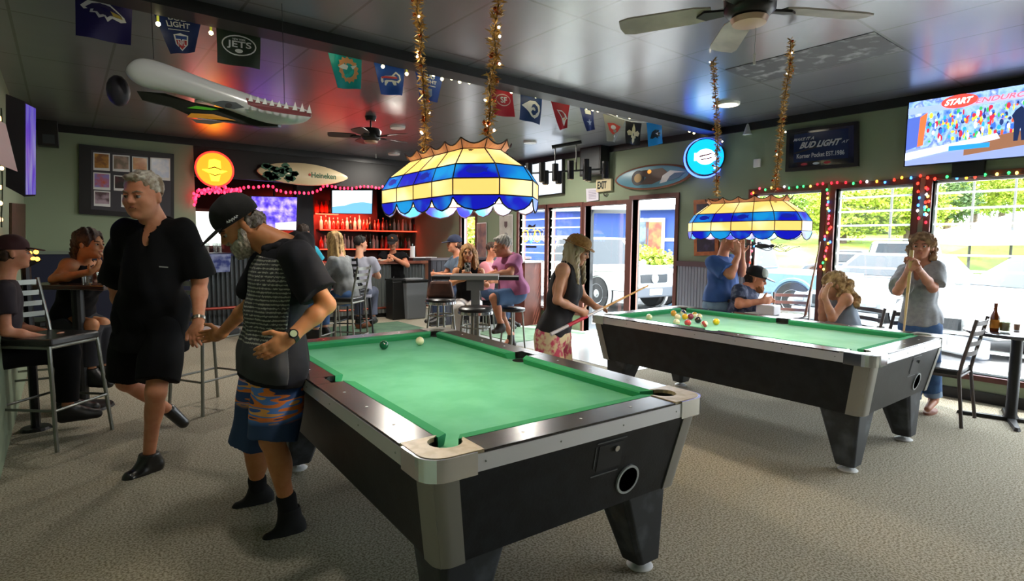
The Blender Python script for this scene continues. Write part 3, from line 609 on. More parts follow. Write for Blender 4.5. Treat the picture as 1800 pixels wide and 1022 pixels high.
# ------------------------------------------------------------------ shark-mouthed glider hull hanging from the ceiling
def craft():
    d0, d1 = 3.3, 3.75
    P = lambda x, y, dd=0: PD(x, y, d0+(d1-d0)*(x-215)/330+dd)
    t = thing('shark_mouth_hull', 'white model plane hull with shark teeth hanging under the ceiling', 'model aircraft', P(380, 160))
    top = [(232,112),(246,99),(280,107),(330,126),(380,146),(425,160),(470,177),(515,186),(540,191),(548,203)]
    bot = [(216,125),(240,154),(285,160),(330,170),(380,186),(425,203),(470,219),(510,221),(535,217),(548,206)]
    vs = []; n = 16; ms = []
    for (a, b_) in zip(top, bot):
        A_, B_ = P(*a), P(*b_); c = (A_+B_)/2; h = np.linalg.norm(A_-B_)/2; u = (A_-B_)/(2*h+1e-9); w = FWH*1.0
        for k in range(n): an = 2*math.pi*k/n; vs.append(c+u*h*math.sin(an)+w*h*.75*math.cos(an))
    fs = [(i*n+k, i*n+(k+1) % n, (i+1)*n+(k+1) % n, (i+1)*n+k) for i in range(len(top)-1) for k in range(n)]+[tuple(range(n)), tuple(range((len(top)-1)*n, len(top)*n))]
    o = B().add(vs, fs).obj('hull', mat('glossy_white_hull', '#d5d6da', .22, coat=.6), t, world=True, smooth='all'); s_ = o.modifiers.new('sub', 'SUBSURF'); s_.levels = s_.render_levels = 2
    F_ = lambda pts, dd: [P(x, y, dd) for x, y in pts]
    B().poly(F_([(432,172),(470,181),(520,190),(546,198),(547,206),(500,200),(460,193),(436,184)], -.11)).obj('mouth', mat('mouth_red', '#7a3038', .5), t, world=True)
    for k in range(9):
        x = 436+k*12.5+(3 if k > 5 else 0); y = 168+(x-432)*.2; B().poly(F_([(x, y+9), (x+5, y-2-(4 if k > 5 else 0)), (x+9, y+10)], -.115)).obj('tooth', WHITE, t, world=True)
    B().poly(F_([(372,180),(392,177),(415,180),(430,189),(412,192),(388,188)], -.12)).obj('eye_patch', mat('patch_grey', '#3c4448', .4), t, world=True)
    B().poly(F_(ell(402, 185, 6, 4), -.124)).obj('pupil', BLACK, t, world=True)
    b = B(); 
    for (x0, x1, dz) in ((250, 470, 0),):
        up = [(240,160),(290,164),(340,180),(400,192),(450,206),(490,216)]; dn = [(250,176),(300,188),(340,206),(400,214),(450,222),(488,222)]
        q = [P(x, y, .02) for x, y in up]+[P(x, y, .02) for x, y in dn[::-1]]; q2 = [p+FWH*.05 for p in q]; k = len(q)
        b.add(q+q2, [tuple(range(k)), tuple(range(k, 2*k))[::-1]]+[(i, (i+1) % k, k+(i+1) % k, k+i) for i in range(k)])
    b.obj('lower_wing', mat('dark_wing', '#20221c', .25), t, world=True)
    B().poly(F_([(328,190),(345,186),(385,192),(372,194)], .012)).obj('green_stripe', mat('lime_green', '#52c010', .4), t, world=True)
    B().poly(F_([(328,206),(336,199),(375,201),(415,212),(380,210)], .012)).obj('orange_stripe', mat('bright_orange', '#f0a020', .4), t, world=True)
    B().poly(F_([(335,209),(380,212),(400,214),(370,219),(345,216)], .012)).obj('grey_stripe', mat('stripe_grey', '#6a625e', .4), t, world=True)
    for x, y in ((270, 104), (500, 186)):
        p = P(x, y); B().tube([p, (p[0], p[1], CZ)], .002, 5).obj('hanging_wire', BLACK, t, world=True)
    p = P(208, 160, .1); B().sphere(p, (.06, .06, .09), 12, 8).obj('tail_wheel', mat('tail_dark', '#2b2733', .5), t, world=True, smooth='all')
craft()

# ------------------------------------------------------------------ screens
def quad_box(name, Q, thick, m, parent, inward):
    """Q: TL TR BR BL corners, thickness pushed along the inward vector"""
    b = B(); q2 = [q+inward*thick for q in Q]; b.add(list(Q)+q2, [(0, 1, 2, 3), (7, 6, 5, 4)]+[(i, (i+1) % 4, 4+(i+1) % 4, 4+i) for i in range(4)]); return b.obj(name, m, parent, world=True)
def screen_mat(name, cols, es, sc=6, pix=False):
    m = mat(name, '#050505', .3); nt = m.node_tree; b = nt.nodes['Principled BSDF']; tc = nt.nodes.new('ShaderNodeTexCoord'); n = nt.nodes.new('ShaderNodeTexNoise'); n.inputs['Scale'].default_value = sc; n.inputs['Detail'].default_value = 6
    r = nt.nodes.new('ShaderNodeValToRGB'); el = r.color_ramp.elements
    for i, (p, c) in enumerate(cols):
        e = el[i] if i < 2 else el.new(p)
        e.position = p; e.color = (*lin(c), 1)
    nt.links.new(tc.outputs['Object'], n.inputs[0]); nt.links.new(n.outputs[0], r.inputs[0]); nt.links.new(r.outputs[0], b.inputs['Emission Color']); b.inputs['Emission Strength'].default_value = es; return m
def inset(Q, f):
    c = sum(Q)/4; a = [c+(q-c)*(1-f) for q in Q]; return a
def plane_poly(Q, pts, name, m, parent, off, nrm):
    b = B(); b.poly([bil(Q, x, y)+nrm*off for x, y in pts]); return b.obj(name, m, parent, world=True)
def plane_text(Q, body, fit, cx, cy, m, parent, off, nrm, shear=0, bold=.002, name='lettering', ang=0):
    vs_, fs_ = text_mesh(body, .1, fit, ext=0, bold=bold); ca, sa = math.cos(ang), math.sin(ang)
    b = B(); b.add([bil(Q, cx+(v[0]+shear*v[1])*ca-v[1]*sa, cy-v[1]*ca-(v[0]+shear*v[1])*sa)+nrm*off for v in vs_], fs_); return b.obj(name, m, parent, world=True)
NX = np.array([-1., 0, 0]); NY = np.array([0, -1., 0])
# big TV on the window wall
TVX = -.12
q = [PX(1596, 178, TVX), None, None, PX(1596, 287, TVX)]
y0 = q[0][1]; zt, zb_ = 2.86, 2.235; Q = [np.array([TVX, y0, zt]), np.array([TVX, y0-1.18, zt]), np.array([TVX, y0-1.18, zb_]), np.array([TVX, y0, zb_])]
t = thing('television', 'wall television above the windows showing a motocross start', 'television', (TVX, y0-.6, zb_))
quad_box('housing', Q, .06, BLACK, t, -NX*1.0)
S = inset(Q, .022); e_ = lambda c, s_=1.0: glow('screen_'+c, c, s_)
plane_poly(S, rect(0, 0, 1, 1), 'screen', screen_mat('motocross_crowd', [(.3, '#3a66c0'), (.7, '#c8d8ff'), (.42, '#7fa8e8'), (.5, '#9fc0ff'), (.58, '#5a78c8')], .9, 9), t, .003, NX)
rng = random.Random(3); pcs = {}
for k in range(300):
    x, y = rng.uniform(.14, .98), rng.uniform(.24, .68); c = rng.choice(['#e8603a', '#3a6ae0', '#f0d040', '#40b060', '#e8e8f8', '#283a70', '#30a0e0', '#c03048'])
    pcs.setdefault(c, []).append(ell(x, y, rng.uniform(.005, .014), rng.uniform(.015, .055), 7, rng.uniform(0, 1), 6.283+rng.uniform(0, .01)))
for i, (c, ps) in enumerate(pcs.items()):
    b = B()
    for p in ps: b.poly([bil(S, *v)+NX*(.0045+.0004*i) for v in p])
    b.obj('screen_picture', e_(c, .8), t, world=True)
for ri_, (r4, c) in enumerate(((rect(0, .74, 1, 1), '#8898c8'), (rect(.0, .1, 1, .2), '#9ab0e8'), ([(0, .26), (.1, .24), (.1, .7), (0, .76)], '#5068c0'), ([(.09, .26), (.14, .2), (.12, .7), (.08, .72)], '#e87040'), ([(.4, .72), (1, .58), (1, .8), (.4, .92)], '#8a6048'), ([(0, .8), (.6, .64), (.62, .72), (.0, .92)], '#d8e4ff'), (rect(.3, .76, .56, .83), '#2a90d8'))):
    plane_poly(S, r4, 'screen_picture', e_(c, .8), t, .009+.0012*ri_, NX)
plane_poly(S, ell(.35, .1, .12, .1), 'start_banner', e_('#e84840', .9), t, .019, NX); plane_text(S, 'START', (.17, .09), .345, .1, e_('#ffffff', 1.2), t, .0205, NX, .2, .004)
plane_text(S, 'ENDUROCROSS', (.52, .075), .72, .135, e_('#f06878', 1.0), t, .0215, NX, .2, .003)
plane_poly(S, [(.70, .35), (.73, .3), (.76, .35), (.79, .45), (.775, .55), (.77, .78), (.745, .78), (.735, .6), (.725, .78), (.70, .78), (.695, .5), (.68, .42)], 'announcer_figure', e_('#1c2a50', .7), t, .021, NX)
B().box((-.07, y0-.62, 2.10), (-.01, y0-.38, 2.26)).obj('mount_box', BLACK, t, world=True)
# far TV near the entrance
Q = [PX(921, 291, -.07), PX(989, 279, -.07), PX(989, 340, -.07), PX(921, 348, -.07)]
t = thing('television', 'wall television by the entrance showing a pale snowy picture', 'television', Q[3]); quad_box('housing', Q, .05, BLACK, t, -NX)
plane_poly(inset(Q, .04), rect(0, 0, 1, 1), 'screen', screen_mat('snow_screen', [(.35, '#b0c4d8'), (.6, '#e8f0fa')], .95, 3), t, .004, NX)
# bar TVs
def bar_tv(Qp, Y, label, m):
    Q = [PY(x, y, Y) for x, y in Qp]; t = thing('television', label, 'television', Q[3]); quad_box('housing', Q, .06, BLACK, t, -NY); cq = (Q[0]+Q[1])/2; B().tube([cq+np.array([0, .04, -.05]), (cq[0], cq[1]+.04, CZ)], .02, 8).obj('ceiling_pole', BLACK, t, world=True); s_ = plane_poly(inset(Q, .05), rect(0, 0, 1, 1), 'screen', m, t, .004, NY); return t, Q
t, Q = bar_tv([(582,334),(656,334),(655,377),(582,376)], 10.2, 'television over the bar bottles showing a bright sea', screen_mat('sea_screen', [(.4, '#d8ecff'), (.6, '#ffffff')], 1.0, 3))
plane_poly(inset(Q, .05), [(0, .72), (.3, .66), (.5, .55), (.75, .5), (1, .56), (1, 1), (0, 1)], 'screen_picture', e_('#6aa8dc', .9), t, .006, NY)
t, Q = bar_tv([(440,344),(524,346),(522,406),(444,404)], 9.4, 'television left of the black column showing a violet sports crowd', screen_mat('violet_screen', [(.35, '#2a1a90'), (.7, '#c8b0ff'), (.45, '#5038c8'), (.55, '#8070f0')], 1.1, 7))
plane_poly(inset(Q, .05), [(.5, .8), (1, .74), (1, 1), (.5, 1)], 'screen_picture', e_('#f0e8ff', .9), t, .006, NY)
# TV on the left wall, seen edge-on, lit violet
a, b_, c = PD(22, 258, 3.0), PD(46, 258, 3.3), PD(62, 262, 4.1)
def vcol(px0, y0_, y1_, d): return PD(px0, y0_, d), PD(px0, y1_, d)
T_ = 1; t = thing('television', 'television hung at the left wall, seen edge-on, violet glow', 'television', PD(40, 340, 3.4))
TVB = mat('matte_black', '#070708', .85, spec=.1); T0, B0 = vcol(10, 165, 328, 3.0); T1_, B1_ = vcol(43, 178, 346, 3.2); T2_, B2_ = vcol(62, 188, 345, 4.2); T3_, B3_ = vcol(40, 200, 330, 4.0)
B().add([T0, T1_, T2_, T3_, B0, B1_, B2_, B3_], [(0, 1, 2, 3), (4, 5, 6, 7), (0, 1, 5, 4), (1, 2, 6, 5), (2, 3, 7, 6), (3, 0, 4, 7)]).obj('housing', TVB, t, world=True)
nn = np.cross(T2_-T1_, B1_-T1_); nn /= np.linalg.norm(nn); nn = nn if nn@(CAM-T1_) > 0 else -nn
B().add([p+nn*.004 for p in inset([T1_, T2_, B2_, B1_], .04)], [(0, 1, 2, 3)]).obj('screen', screen_mat('violet_glow', [(.4, '#2a18a0'), (.65, '#6a70a8')], .6, 4), t, world=True)
# speaker boxes
def boxthing(name, label, cat, lo, hi, m, bevel=.008): 
    lo, hi = np.minimum(lo, hi), np.maximum(lo, hi); c = (lo+hi)/2; t = thing(name, label, cat, (c[0], c[1], lo[2])); B().box(lo, hi).obj('box', m, t, world=True, bevel=bevel); return t, lo, hi
p, p2 = PY(63, 203, 7.75), PY(104, 258, 7.75); t, lo, hi = boxthing('speaker', 'black speaker box in the top corner of the green wall', 'speaker', p, p2+np.array([0, .2, 0]), BLACK)
B().box((lo[0]+.05, lo[1]-.006, lo[2]+.03), (hi[0]-.04, lo[1], lo[2]+.14)).obj('grille', mat('speaker_grille', '#3a4044', .5), t, world=True)
p, p2 = PX(1035, 262, -.02), PX(1071, 308, -.02); t, lo, hi = boxthing('speaker', 'black speaker box on the wall above the exit sign', 'speaker', p, p2+np.array([-.2, 0, 0]), BLACK)
B().box((lo[0]-.005, lo[1]+.03, lo[2]+.03), (lo[0], hi[1]-.03, hi[2]-.03)).obj('grille', mat('speaker_grille'), t, world=True)

# ------------------------------------------------------------------ wall decorations
# photo board on the divider wall
YD = 7.955
Q = [PY(139, 253, YD), PY(306, 271, YD), PY(306, 387, YD), PY(139, 376, YD)]
t = thing('photo_board', 'black framed board of snapshots on the green divider wall', 'photo board', Q[3]); quad_box('frame', Q, .045, mat('dark_frame', '#17171b', .4), t, -NY)
def IQ(x, y): return PY(x, y, YD)
B().poly([IQ(160, 264)+NY*.004, IQ(300, 277)+NY*.004, IQ(300, 380)+NY*.004, IQ(160, 368)+NY*.004]).obj('mounting_board', mat('charcoal_card', '#3c3a42', .6), t, world=True)
pc = [('#d89a3c', '#8a5a30'), ('#7a6a58', '#b09080'), ('#c8783c', '#e0a860'), ('#9a8ad0', '#d06040'), ('#4a1420', '#180c10'), ('#b8a0b0', '#5a4048'), ('#e0dcd0', '#b0a040'), ('#f4f6ff', '#d8e4f8')]  # last pair is white glare painted as the colour of a snapshot
cells = [(164,268,193,301),(198,272,228,303),(232,275,260,304),(164,303,194,335),(200,308,226,337),(165,335,194,364),(213,342,228,366),(264,277,299,318)]
for (c1_, c2_), (x0, y0_, x1, y1_) in zip(pc, cells):
    ph = B().poly([IQ(x0, y0_)+NY*.006, IQ(x1, y0_+2)+NY*.006, IQ(x1, y1_)+NY*.006, IQ(x0, y1_-2)+NY*.006]).obj('snapshot', WHITE, t, world=True)
    B().poly([IQ(x0+2, y0_+2)+NY*.008, IQ(x1-2, y0_+4)+NY*.008, IQ(x1-2, y1_-5)+NY*.008, IQ(x0+2, y1_-6)+NY*.008]).obj('snapshot_picture', mat('snap_'+c1_, c1_, .3, col2=c2_, nscale=9, coat=.3, emit=c1_ if 0 else None), t, world=True)
# round orange neon with a hat
YH = 7.93
t = thing('neon_sign', 'round orange neon sign with a yellow hat figure, above the bar', 'neon sign', PY(377, 333, YH))
c = PY(377, 298, YH); r_ = abs(PY(411, 298, YH)[0]-PY(343, 298, YH)[0])/2
AX = (np.array([1., 0, 0]), np.array([0, 0, 1.]), NY)
B().lathe([(r_*1.0, -.06), (r_*1.02, 0), (r_*.98, .01)], 36, c, ax=AX).obj('drum', mat('sign_drum', '#3a1018', .5), t, world=True)
B().lathe([(r_*.93, .005), (r_*.93, .014)], 36, c, ax=AX).obj('lit_face', glow('orange_face', '#f08018', 1.25), t, world=True)
B().ring(c+NY*.015, r_*.97, r_*.05, 40, 8, ax=(AX[0], AX[1])).obj('neon_tube', glow('red_neon', '#ff2018', 3), t, world=True, smooth='all')
hat = [[(-.33, -.02), (-.28, .5), (0, .58), (.3, .5), (.33, -.02), (.66, -.06), (.3, -.24), (.2, -.66), (-.2, -.66), (-.3, -.24), (-.66, -.06)]]
deco(hat, c+NY*.016, AX[0], AX[1], glow('yellow_figure', '#ffe030', 1.6), t, 'hat_figure', sc=r_, world=True)
deco([[(-.34, .03), (0, .16), (.34, .03), (.34, -.03), (0, .09), (-.34, -.03)], [(-.3, -.22), (0, -.32), (.3, -.22), (.3, -.27), (0, -.38), (-.3, -.27)]], c+NY*.019, AX[0], AX[1], mat('orange_detail', '#d06010', .5), t, 'hat_band', sc=r_, world=True)
# cream beer surfboard
def sboard(c, hl, hh, xd, yd, nrm, m, t, name='board', tip=1.6, thick=.04, edge=None, edgem=None):
    pts = []
    for k in range(40):
        a = 2*math.pi*k/40; x = math.cos(a); y = math.sin(a)*(abs(math.sin(a))**.12); y *= (1-.28*max(x, 0)**2*tip/1.6); pts.append((x*hl, y*hh))
    f = lambda s_, o: [c+np.array(xd)*p[0]*s_+np.array(yd)*p[1]*s_+nrm*o for p in pts]
    b = B(); k = 40; rings = [f(.93, 0), f(1, thick*.4), f(.985, thick*.8), f(.93, thick)]
    vs = [p for r in rings for p in r]; fs = [tuple(range(k))[::-1], tuple(range(3*k, 4*k))]+[(i*k+j, i*k+(j+1) % k, (i+1)*k+(j+1) % k, (i+1)*k+j) for i in range(3) for j in range(k)]
    return b.add(vs, fs).obj(name, m, t, world=True, smooth=True)
c = PY(535, 307, YH); hl = abs(PY(614, 307, YH)[0]-PY(455, 307, YH)[0])/2; hh = abs(PY(535, 288, YH)[2]-PY(535, 327, YH)[2])/2
t = thing('surfboard_sign', 'cream surfboard with green foliage print and red star, above the bar', 'surfboard', c)
sboard(c, hl, hh, (1, 0, 0), (0, 0, 1), NY, mat('cream_board', '#d8c49c', .3, coat=.4), t)
rng = random.Random(5); lv = []
for k in range(26):
    x, y = rng.uniform(-.85, -.2), rng.uniform(-.62, .68); 
    if x*x+y*y < .9: lv.append([(x+rng.uniform(.05, .13)*math.cos(a), y+rng.uniform(.12, .34)*math.sin(a)) for a in (0, 1, 2, 3, 4, 5)])
B_ = B()
for p in lv: B_.poly([c+np.array([v[0]*hl, 0, v[1]*hh])+NY*.0415 for v in p])
B_.obj('leaf_print', mat('leaf_green', '#1f5a3c', .5), t, world=True)
deco([[(.18*math.sin(k*math.pi/5)*(1 if k % 2 == 0 else .45), .18*math.cos(k*math.pi/5)*(1 if k % 2 == 0 else .45)) for k in range(10)]], c+np.array([.1*hl, 0, 0])+NY*.041, (1, 0, 0), (0, 0, 1), mat('star_red', '#b83020', .5), t, 'star', sc=hh, world=True)
text('Heineken', (hl*.56, hh*.5), c+np.array([.42*hl, 0, 0])+NY*.042, (1, 0, 0), (0, 0, 1), mat('leaf_green'), t, world=True, bold=.002)
# framed surfboard picture on the window wall
c = PX(1153, 311, -.03); hl = (PX(1085, 311, 0)[1]-PX(1222, 311, 0)[1])/2; c[1] = (PX(1085, 311, 0)[1]+PX(1222, 311, 0)[1])/2; hh = (PX(1153, 289, 0)[2]-PX(1153, 333, 0)[2])/2
t = thing('surfboard_sign', 'surfboard-shaped wooden sign with wave painting, over the entrance windows', 'surfboard', c)
c0 = c
sboard(c, hl, hh, (0, -1, 0), (0, 0, 1), NX, mat('board_rim_wood', '#7a4a34', .4), t, 'rim', tip=0)
sboard(c+NX*.03, hl*.93, hh*.86, (0, -1, 0), (0, 0, 1), NX, mat('sky_blue_paint', '#5e94a8', .35), t, 'painted_face', tip=0, thick=.016)
D_ = lambda ps, m, n, o=.05: deco(ps, c0+NX*o, (0, -1, 0), (0, 0, 1), m, t, n, sc=1, off=0, world=True)
D_([ell(-.32*hl, 0, .17*hl, .62*hh)], mat('dark_disc', '#24282e', .5), 'round_emblem'); D_([ell(-.32*hl, 0, .10*hl, .36*hh)], mat('gold_disc', '#a8843c', .4), 'emblem_centre', .052)
D_([[(-.32*hl, .3*hh), (-.25*hl, .55*hh), (.3*hl, .6*hh), (.45*hl, .2*hh), (.3*hl, -.3*hh), (.05*hl, -.6*hh), (-.25*hl, -.55*hh), (-.1*hl, 0)]], mat('sunset_brown', '#5f4a42', .5), 'painted_scene', .0505)
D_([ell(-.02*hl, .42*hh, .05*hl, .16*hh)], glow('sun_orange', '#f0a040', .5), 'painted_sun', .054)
D_([[(.25*hl, -.6*hh), (.32*hl, 0), (.5*hl, .35*hh), (.86*hl, .1*hh), (.6*hl, .12*hh), (.5*hl, -.1*hh), (.42*hl, -.5*hh)]], WHITE, 'wave_foam', .056); D_([[(.42*hl, -.5*hh), (.5*hl, -.1*hh), (.62*hl, .1*hh), (.84*hl, .08*hh), (.7*hl, -.3*hh)]], mat('wave_blue', '#1f5a86', .4), 'wave', .057)
# round blue beer neon
c = PX(1240, 276, -.2); t = thing('neon_sign', 'round blue neon bottle-cap sign on the wall right of the surfboard', 'neon sign', c)
an_ = math.radians(40); nd = np.array([-math.cos(an_), -math.sin(an_), .0]); xd = np.array([math.sin(an_), -math.cos(an_), 0.]); zd = np.array([0, 0, 1.]); r_ = .235
B().lathe([(r_, -.11), (r_*1.03, -.03), (r_*.97, 0)], 36, c, ax=(xd, zd, nd)).obj('drum', mat('navy_drum', '#141c40', .3), t, world=True)
B().lathe([(r_*.95, .0), (r_*.93, .012)], 36, c, ax=(xd, zd, nd)).obj('lit_face', glow('cyan_face', '#0a9cf0', 1.1), t, world=True)
B().ring(c-nd*.1, r_*1.05, .012, 36, 6, ax=(xd, zd)).obj('neon_tube', glow('blue_neon', '#4060ff', 3), t, world=True)
deco([ell(0, 0, .12, .10, 20), rect(-.14, -.05, .14, .05)], c+nd*.013, xd, zd, glow('white_badge', '#e8f4ff', 1.3), t, 'badge', world=True); deco([[(-.09, -.01), (.07, .03), (.09, .05), (-.07, .015)], [(-.06, -.045), (.08, -.02), (.08, -.005), (-.06, -.03)]], c+nd*.017, xd, zd, mat('print_red', '#c04038', .5), t, 'badge_marks', world=True)
# exit sign, notice, horseshoe
Q = [PX(1048, 316, -.05), PX(1074, 314, -.05), PX(1074, 335, -.05), PX(1048, 338, -.05)]; t = thing('exit_sign', 'small cream EXIT sign above the open door', 'sign', Q[3]); quad_box('housing', Q, .045, mat('exit_cream', '#cfc29c', .5), t, -NX)
plane_text(Q, 'EXIT', (.62, .62), .40, .47, mat('exit_letter', '#14201a', .5), t, .003, NX, bold=.004)
Q = [PX(1030, 332, -.02), PX(1052, 331, -.02), PX(1052, 352, -.02), PX(1031, 355, -.02)]; t = thing('notice_sheet', 'white paper notice taped over the door frame below the exit sign', 'notice', Q[3]); quad_box('sheet', Q, .004, mat('paper', '#d0ccd8', .7), t, -NX)
for k in range(6): plane_poly(Q, rect(.2, .18+k*.12, .82, .21+k*.12), 'text_line', mat('ink', '#6a6480', .7), t, .002, NX)
c = PX(1064, 342, -.02); tag(B().tube([c+np.array([0, .035*math.cos(a), -.04*math.sin(a)+.02]) for a in [math.pi*k/12 for k in range(13)]], .008, 6).obj('horseshoe', mat('rusty_iron', '#4a4440', .6, .6), smooth='all'), 'iron horseshoe hung under the exit sign', 'horseshoe')
# orange-framed picture
Q = [PX(1219, 352, -.03), PX(1262, 349, -.03), PX(1262, 449, -.03), PX(1220, 450, -.03)]; t = thing('framed_picture', 'dark poster in an orange wooden frame behind the man in blue', 'picture', Q[3]); quad_box('frame', Q, .03, mat('orange_wood', '#b8693a', .45, col2='#9a5228', nscale=10), t, -NX)
plane_poly(Q, rect(.13, .08, .87, .93), 'print', mat('poster_violet', '#241f34', .4, col2='#5a5078', nscale=6, nlow=.5, nhigh=.7), t, .003, NX)
# beer mirror
Q = [PX(1383, 229, -.05), PX(1508, 213, -.05), PX(1508, 292, -.05), PX(1380, 302, -.05)]; t = thing('bar_mirror', 'framed dark beer mirror with white lettering above the windows', 'mirror', Q[3]); quad_box('frame', Q, .045, mat('dark_frame'), t, -NX)
plane_poly(Q, rect(.05, .08, .95, .92), 'mirror_glass', mat('navy_glass', '#11182c', .08, spec=1), t, .002, NX); plane_poly(Q, rect(.12, .13, .88, .8), 'printed_panel', mat('navy_panel', '#1c2c54', .2), t, .003, NX)
WL = mat('silver_print', '#c0c6d0', .4)
plane_text(Q, 'MAKE IT A', (.3, .07), .27, .26, WL, t, .005, NX, .3); plane_text(Q, 'BUD LIGHT', (.55, .15), .5, .41, WL, t, .005, NX, .3, .004); plane_text(Q, 'AT', (.08, .06), .84, .42, WL, t, .005, NX, .3); plane_text(Q, 'Korner Pocket EST.1986', (.66, .11), .5, .66, WL, t, .005, NX)
plane_poly(Q, [(.12, .57), (.8, .33), (.8, .37), (.14, .6)], 'swoosh', mat('swoosh_dark', '#05080f', .4), t, .004, NX)
for x, c_ in ((.28, '#a83040'), (.45, '#c0c6d0'), (.6, '#a83040')): plane_poly(Q, ell(x, .86, .05, .03, 10), 'badge', mat('print_'+c_, c_, .5), t, .004, NX)
# small wall fittings
c = PX(1331, 287, -.015); tag(B().box(c-np.array([.01, .045, .05]), c+np.array([.012, .045, .05])).obj('thermostat', WHITE, bevel=.006), 'small white box on the green wall left of the mirror', 'thermostat')
c = PX(1314, 228, -.03); tag(B().lathe([(.055, 0), (.045, .02), (.018, .11), (.008, .13)], 16, c-np.array([0, 0, .06])).obj('wall_sconce_shade', WHITE, smooth=True), 'small white cone fitting high on the green wall by the corner', 'fitting')
t = thing('wooden_plaque', 'narrow brown wooden plaque on the left wall', 'plaque', PX(40, 418, XL+.01)); 
Q = [PX(21, 357, XL+.02), PX(45, 359, XL+.02), PX(45, 419, XL+.02), PX(21, 417, XL+.02)]; quad_box('board', Q, .018, mat('plaque_wood', '#4a3220', .6, col2='#38240f', nscale=12), t, NX)
# wainscots
wc = B()
for k in range(46):
    y = 2.06+k*.0235
    if y > 3.08: break
    wc.box((-.012-.006*(k % 2), y, 0), (0, y+.0235, 1.16))
struct('trim_5', wc, mat('grey_corrugated_panel', '#8c8f9a', .45, .2)); struct('trim_6', B().box((-.04, 2.05, 1.15), (0, 3.11, 1.22)), mat('dusty_brown_trim', '#5a4448', .5))
zc = PY(100, 447, YB)[2]
struct('trim_7', B().box((XL, YB-.03, 0), (-5.10, YB, zc)), mat('navy_wainscot', '#141a38', .5)); struct('trim_8', B().box((XL, YB-.05, zc), (-5.09, YB, zc+.04)), mat('cap_grey_green', '#7a8578', .5))
# posters and banner on the far right wall
def wposter(q, X, label, c1_, c2_, nm='poster', cat='poster'):
    Q = [PX(x, y, X) for x, y in q]; t = thing(nm, label, cat, Q[3]); quad_box('sheet', Q, .006, WHITE, t, -NX); plane_poly(Q, rect(.04, .03, .96, .97), 'print', mat('print_'+label[:12].replace(' ', '_'), c1_, .5, col2=c2_, nscale=5), t, .002, NX); return t, Q
wposter([(838,392),(855,391),(855,455),(838,456)], -.03, 'pinkish grey poster beside the last window', '#7a6a70', '#b08a80')
t, Q = wposter([(878,378),(901,377),(901,444),(878,445)], -.03, 'tall white banner with a small shield between windows', '#b8b8b0', '#c8c8c0', 'wall_banner', 'banner')
plane_poly(Q, [(.38, .18), (.62, .18), (.62, .3), (.5, .36), (.38, .3)], 'shield', mat('shield_grey', '#6a5a5a', .5), t, .004, NX); plane_poly(Q, ell(.5, .55, .16, .08), 'ring_mark', mat('shield_pale', '#9a9a98', .5), t, .004, NX)
# neon crest in the entrance window
t = thing('neon_sign', 'crest-shaped beer neon with gold lions in the side window', 'neon sign', PX(935, 440, .0)); c = PX(934, 418, -.012); B().tube([c+np.array([.01, -.3, .1]), c+np.array([.01, .3, .1])], .012, 6).obj('mount_bar', BLACK, t, world=True)
s_ = .30
for nm, m, ps in (('gold_scroll', glow('neon_gold', '#ffc838', 1.3), [annulus(-.55, .1, .33, .38, .07), annulus(.55, .1, .33, .38, .07), annulus(0, .3, .4, .3, .06)]), ('blue_shield', glow('neon_blue', '#58b0ff', 1.2), [[[(-.2, .1), (.2, .1), (.2, -.15), (0, -.35), (-.2, -.15)]]]), ('dark_script', mat('print_dark', '#20242c', .5), [[rect(-.5, -.62, .5, -.5), [(-.4, .62), (-.2, .8), (.1, .7), (.4, .82), (.35, .62), (0, .6)]]]), ('white_figure', glow('neon_white', '#fff4d8', 1.3), [[ell(0, -.02, .12, .16), rect(-.6, -.42, .6, -.4)]])):
    allp = [p for g in ps for p in g]; deco(allp, c, (0, -1, 0), (0, 0, 1), m, t, nm, sc=s_, world=True)
# hanging spotlight bar
t = thing('spotlight_bar', 'black ceiling bar with a row of cylinder spotlights near the exit', 'chandelier', PZ(996, 254, CZ))
DC = 8.3
a, b_ = PD(970, 259, DC), PD(1022, 250, DC); B().tube([a, b_], .03, 8).obj('canopy', BLACK, t, world=True)
for x, ya, yb in ((976, 258, 303), (1013, 252, 300)): B().tube([PD(x, ya, DC), PD(x, yb, DC)], .009, 6).obj('rod', BLACK, t, world=True)
B().tube([PD(928, 305, DC), PD(1068, 297, DC)], .014, 6).obj('rail', BLACK, t, world=True)
SPM = mat('spot_cylinder', '#17181b', .35)
for x, y, h in ((930, 300, 13), (953, 303, 17), (959, 312, 12), (976, 303, 15), (982, 312, 11), (1003, 299, 16), (1030, 298, 18), (1034, 306, 12), (1064, 299, 15)):
    p0, p1_ = PD(x, y-h, DC), PD(x, y+h, DC); sp = B().tube([p0, p1_], .048, 14).obj('spotlight', SPM, t, world=True, smooth=True)
    B().tube([p1_, p1_-np.array([0, 0, .01])], .036, 12).obj('spot_lens', mat('lens_warm', '#c8b088', .4), t, world=True)
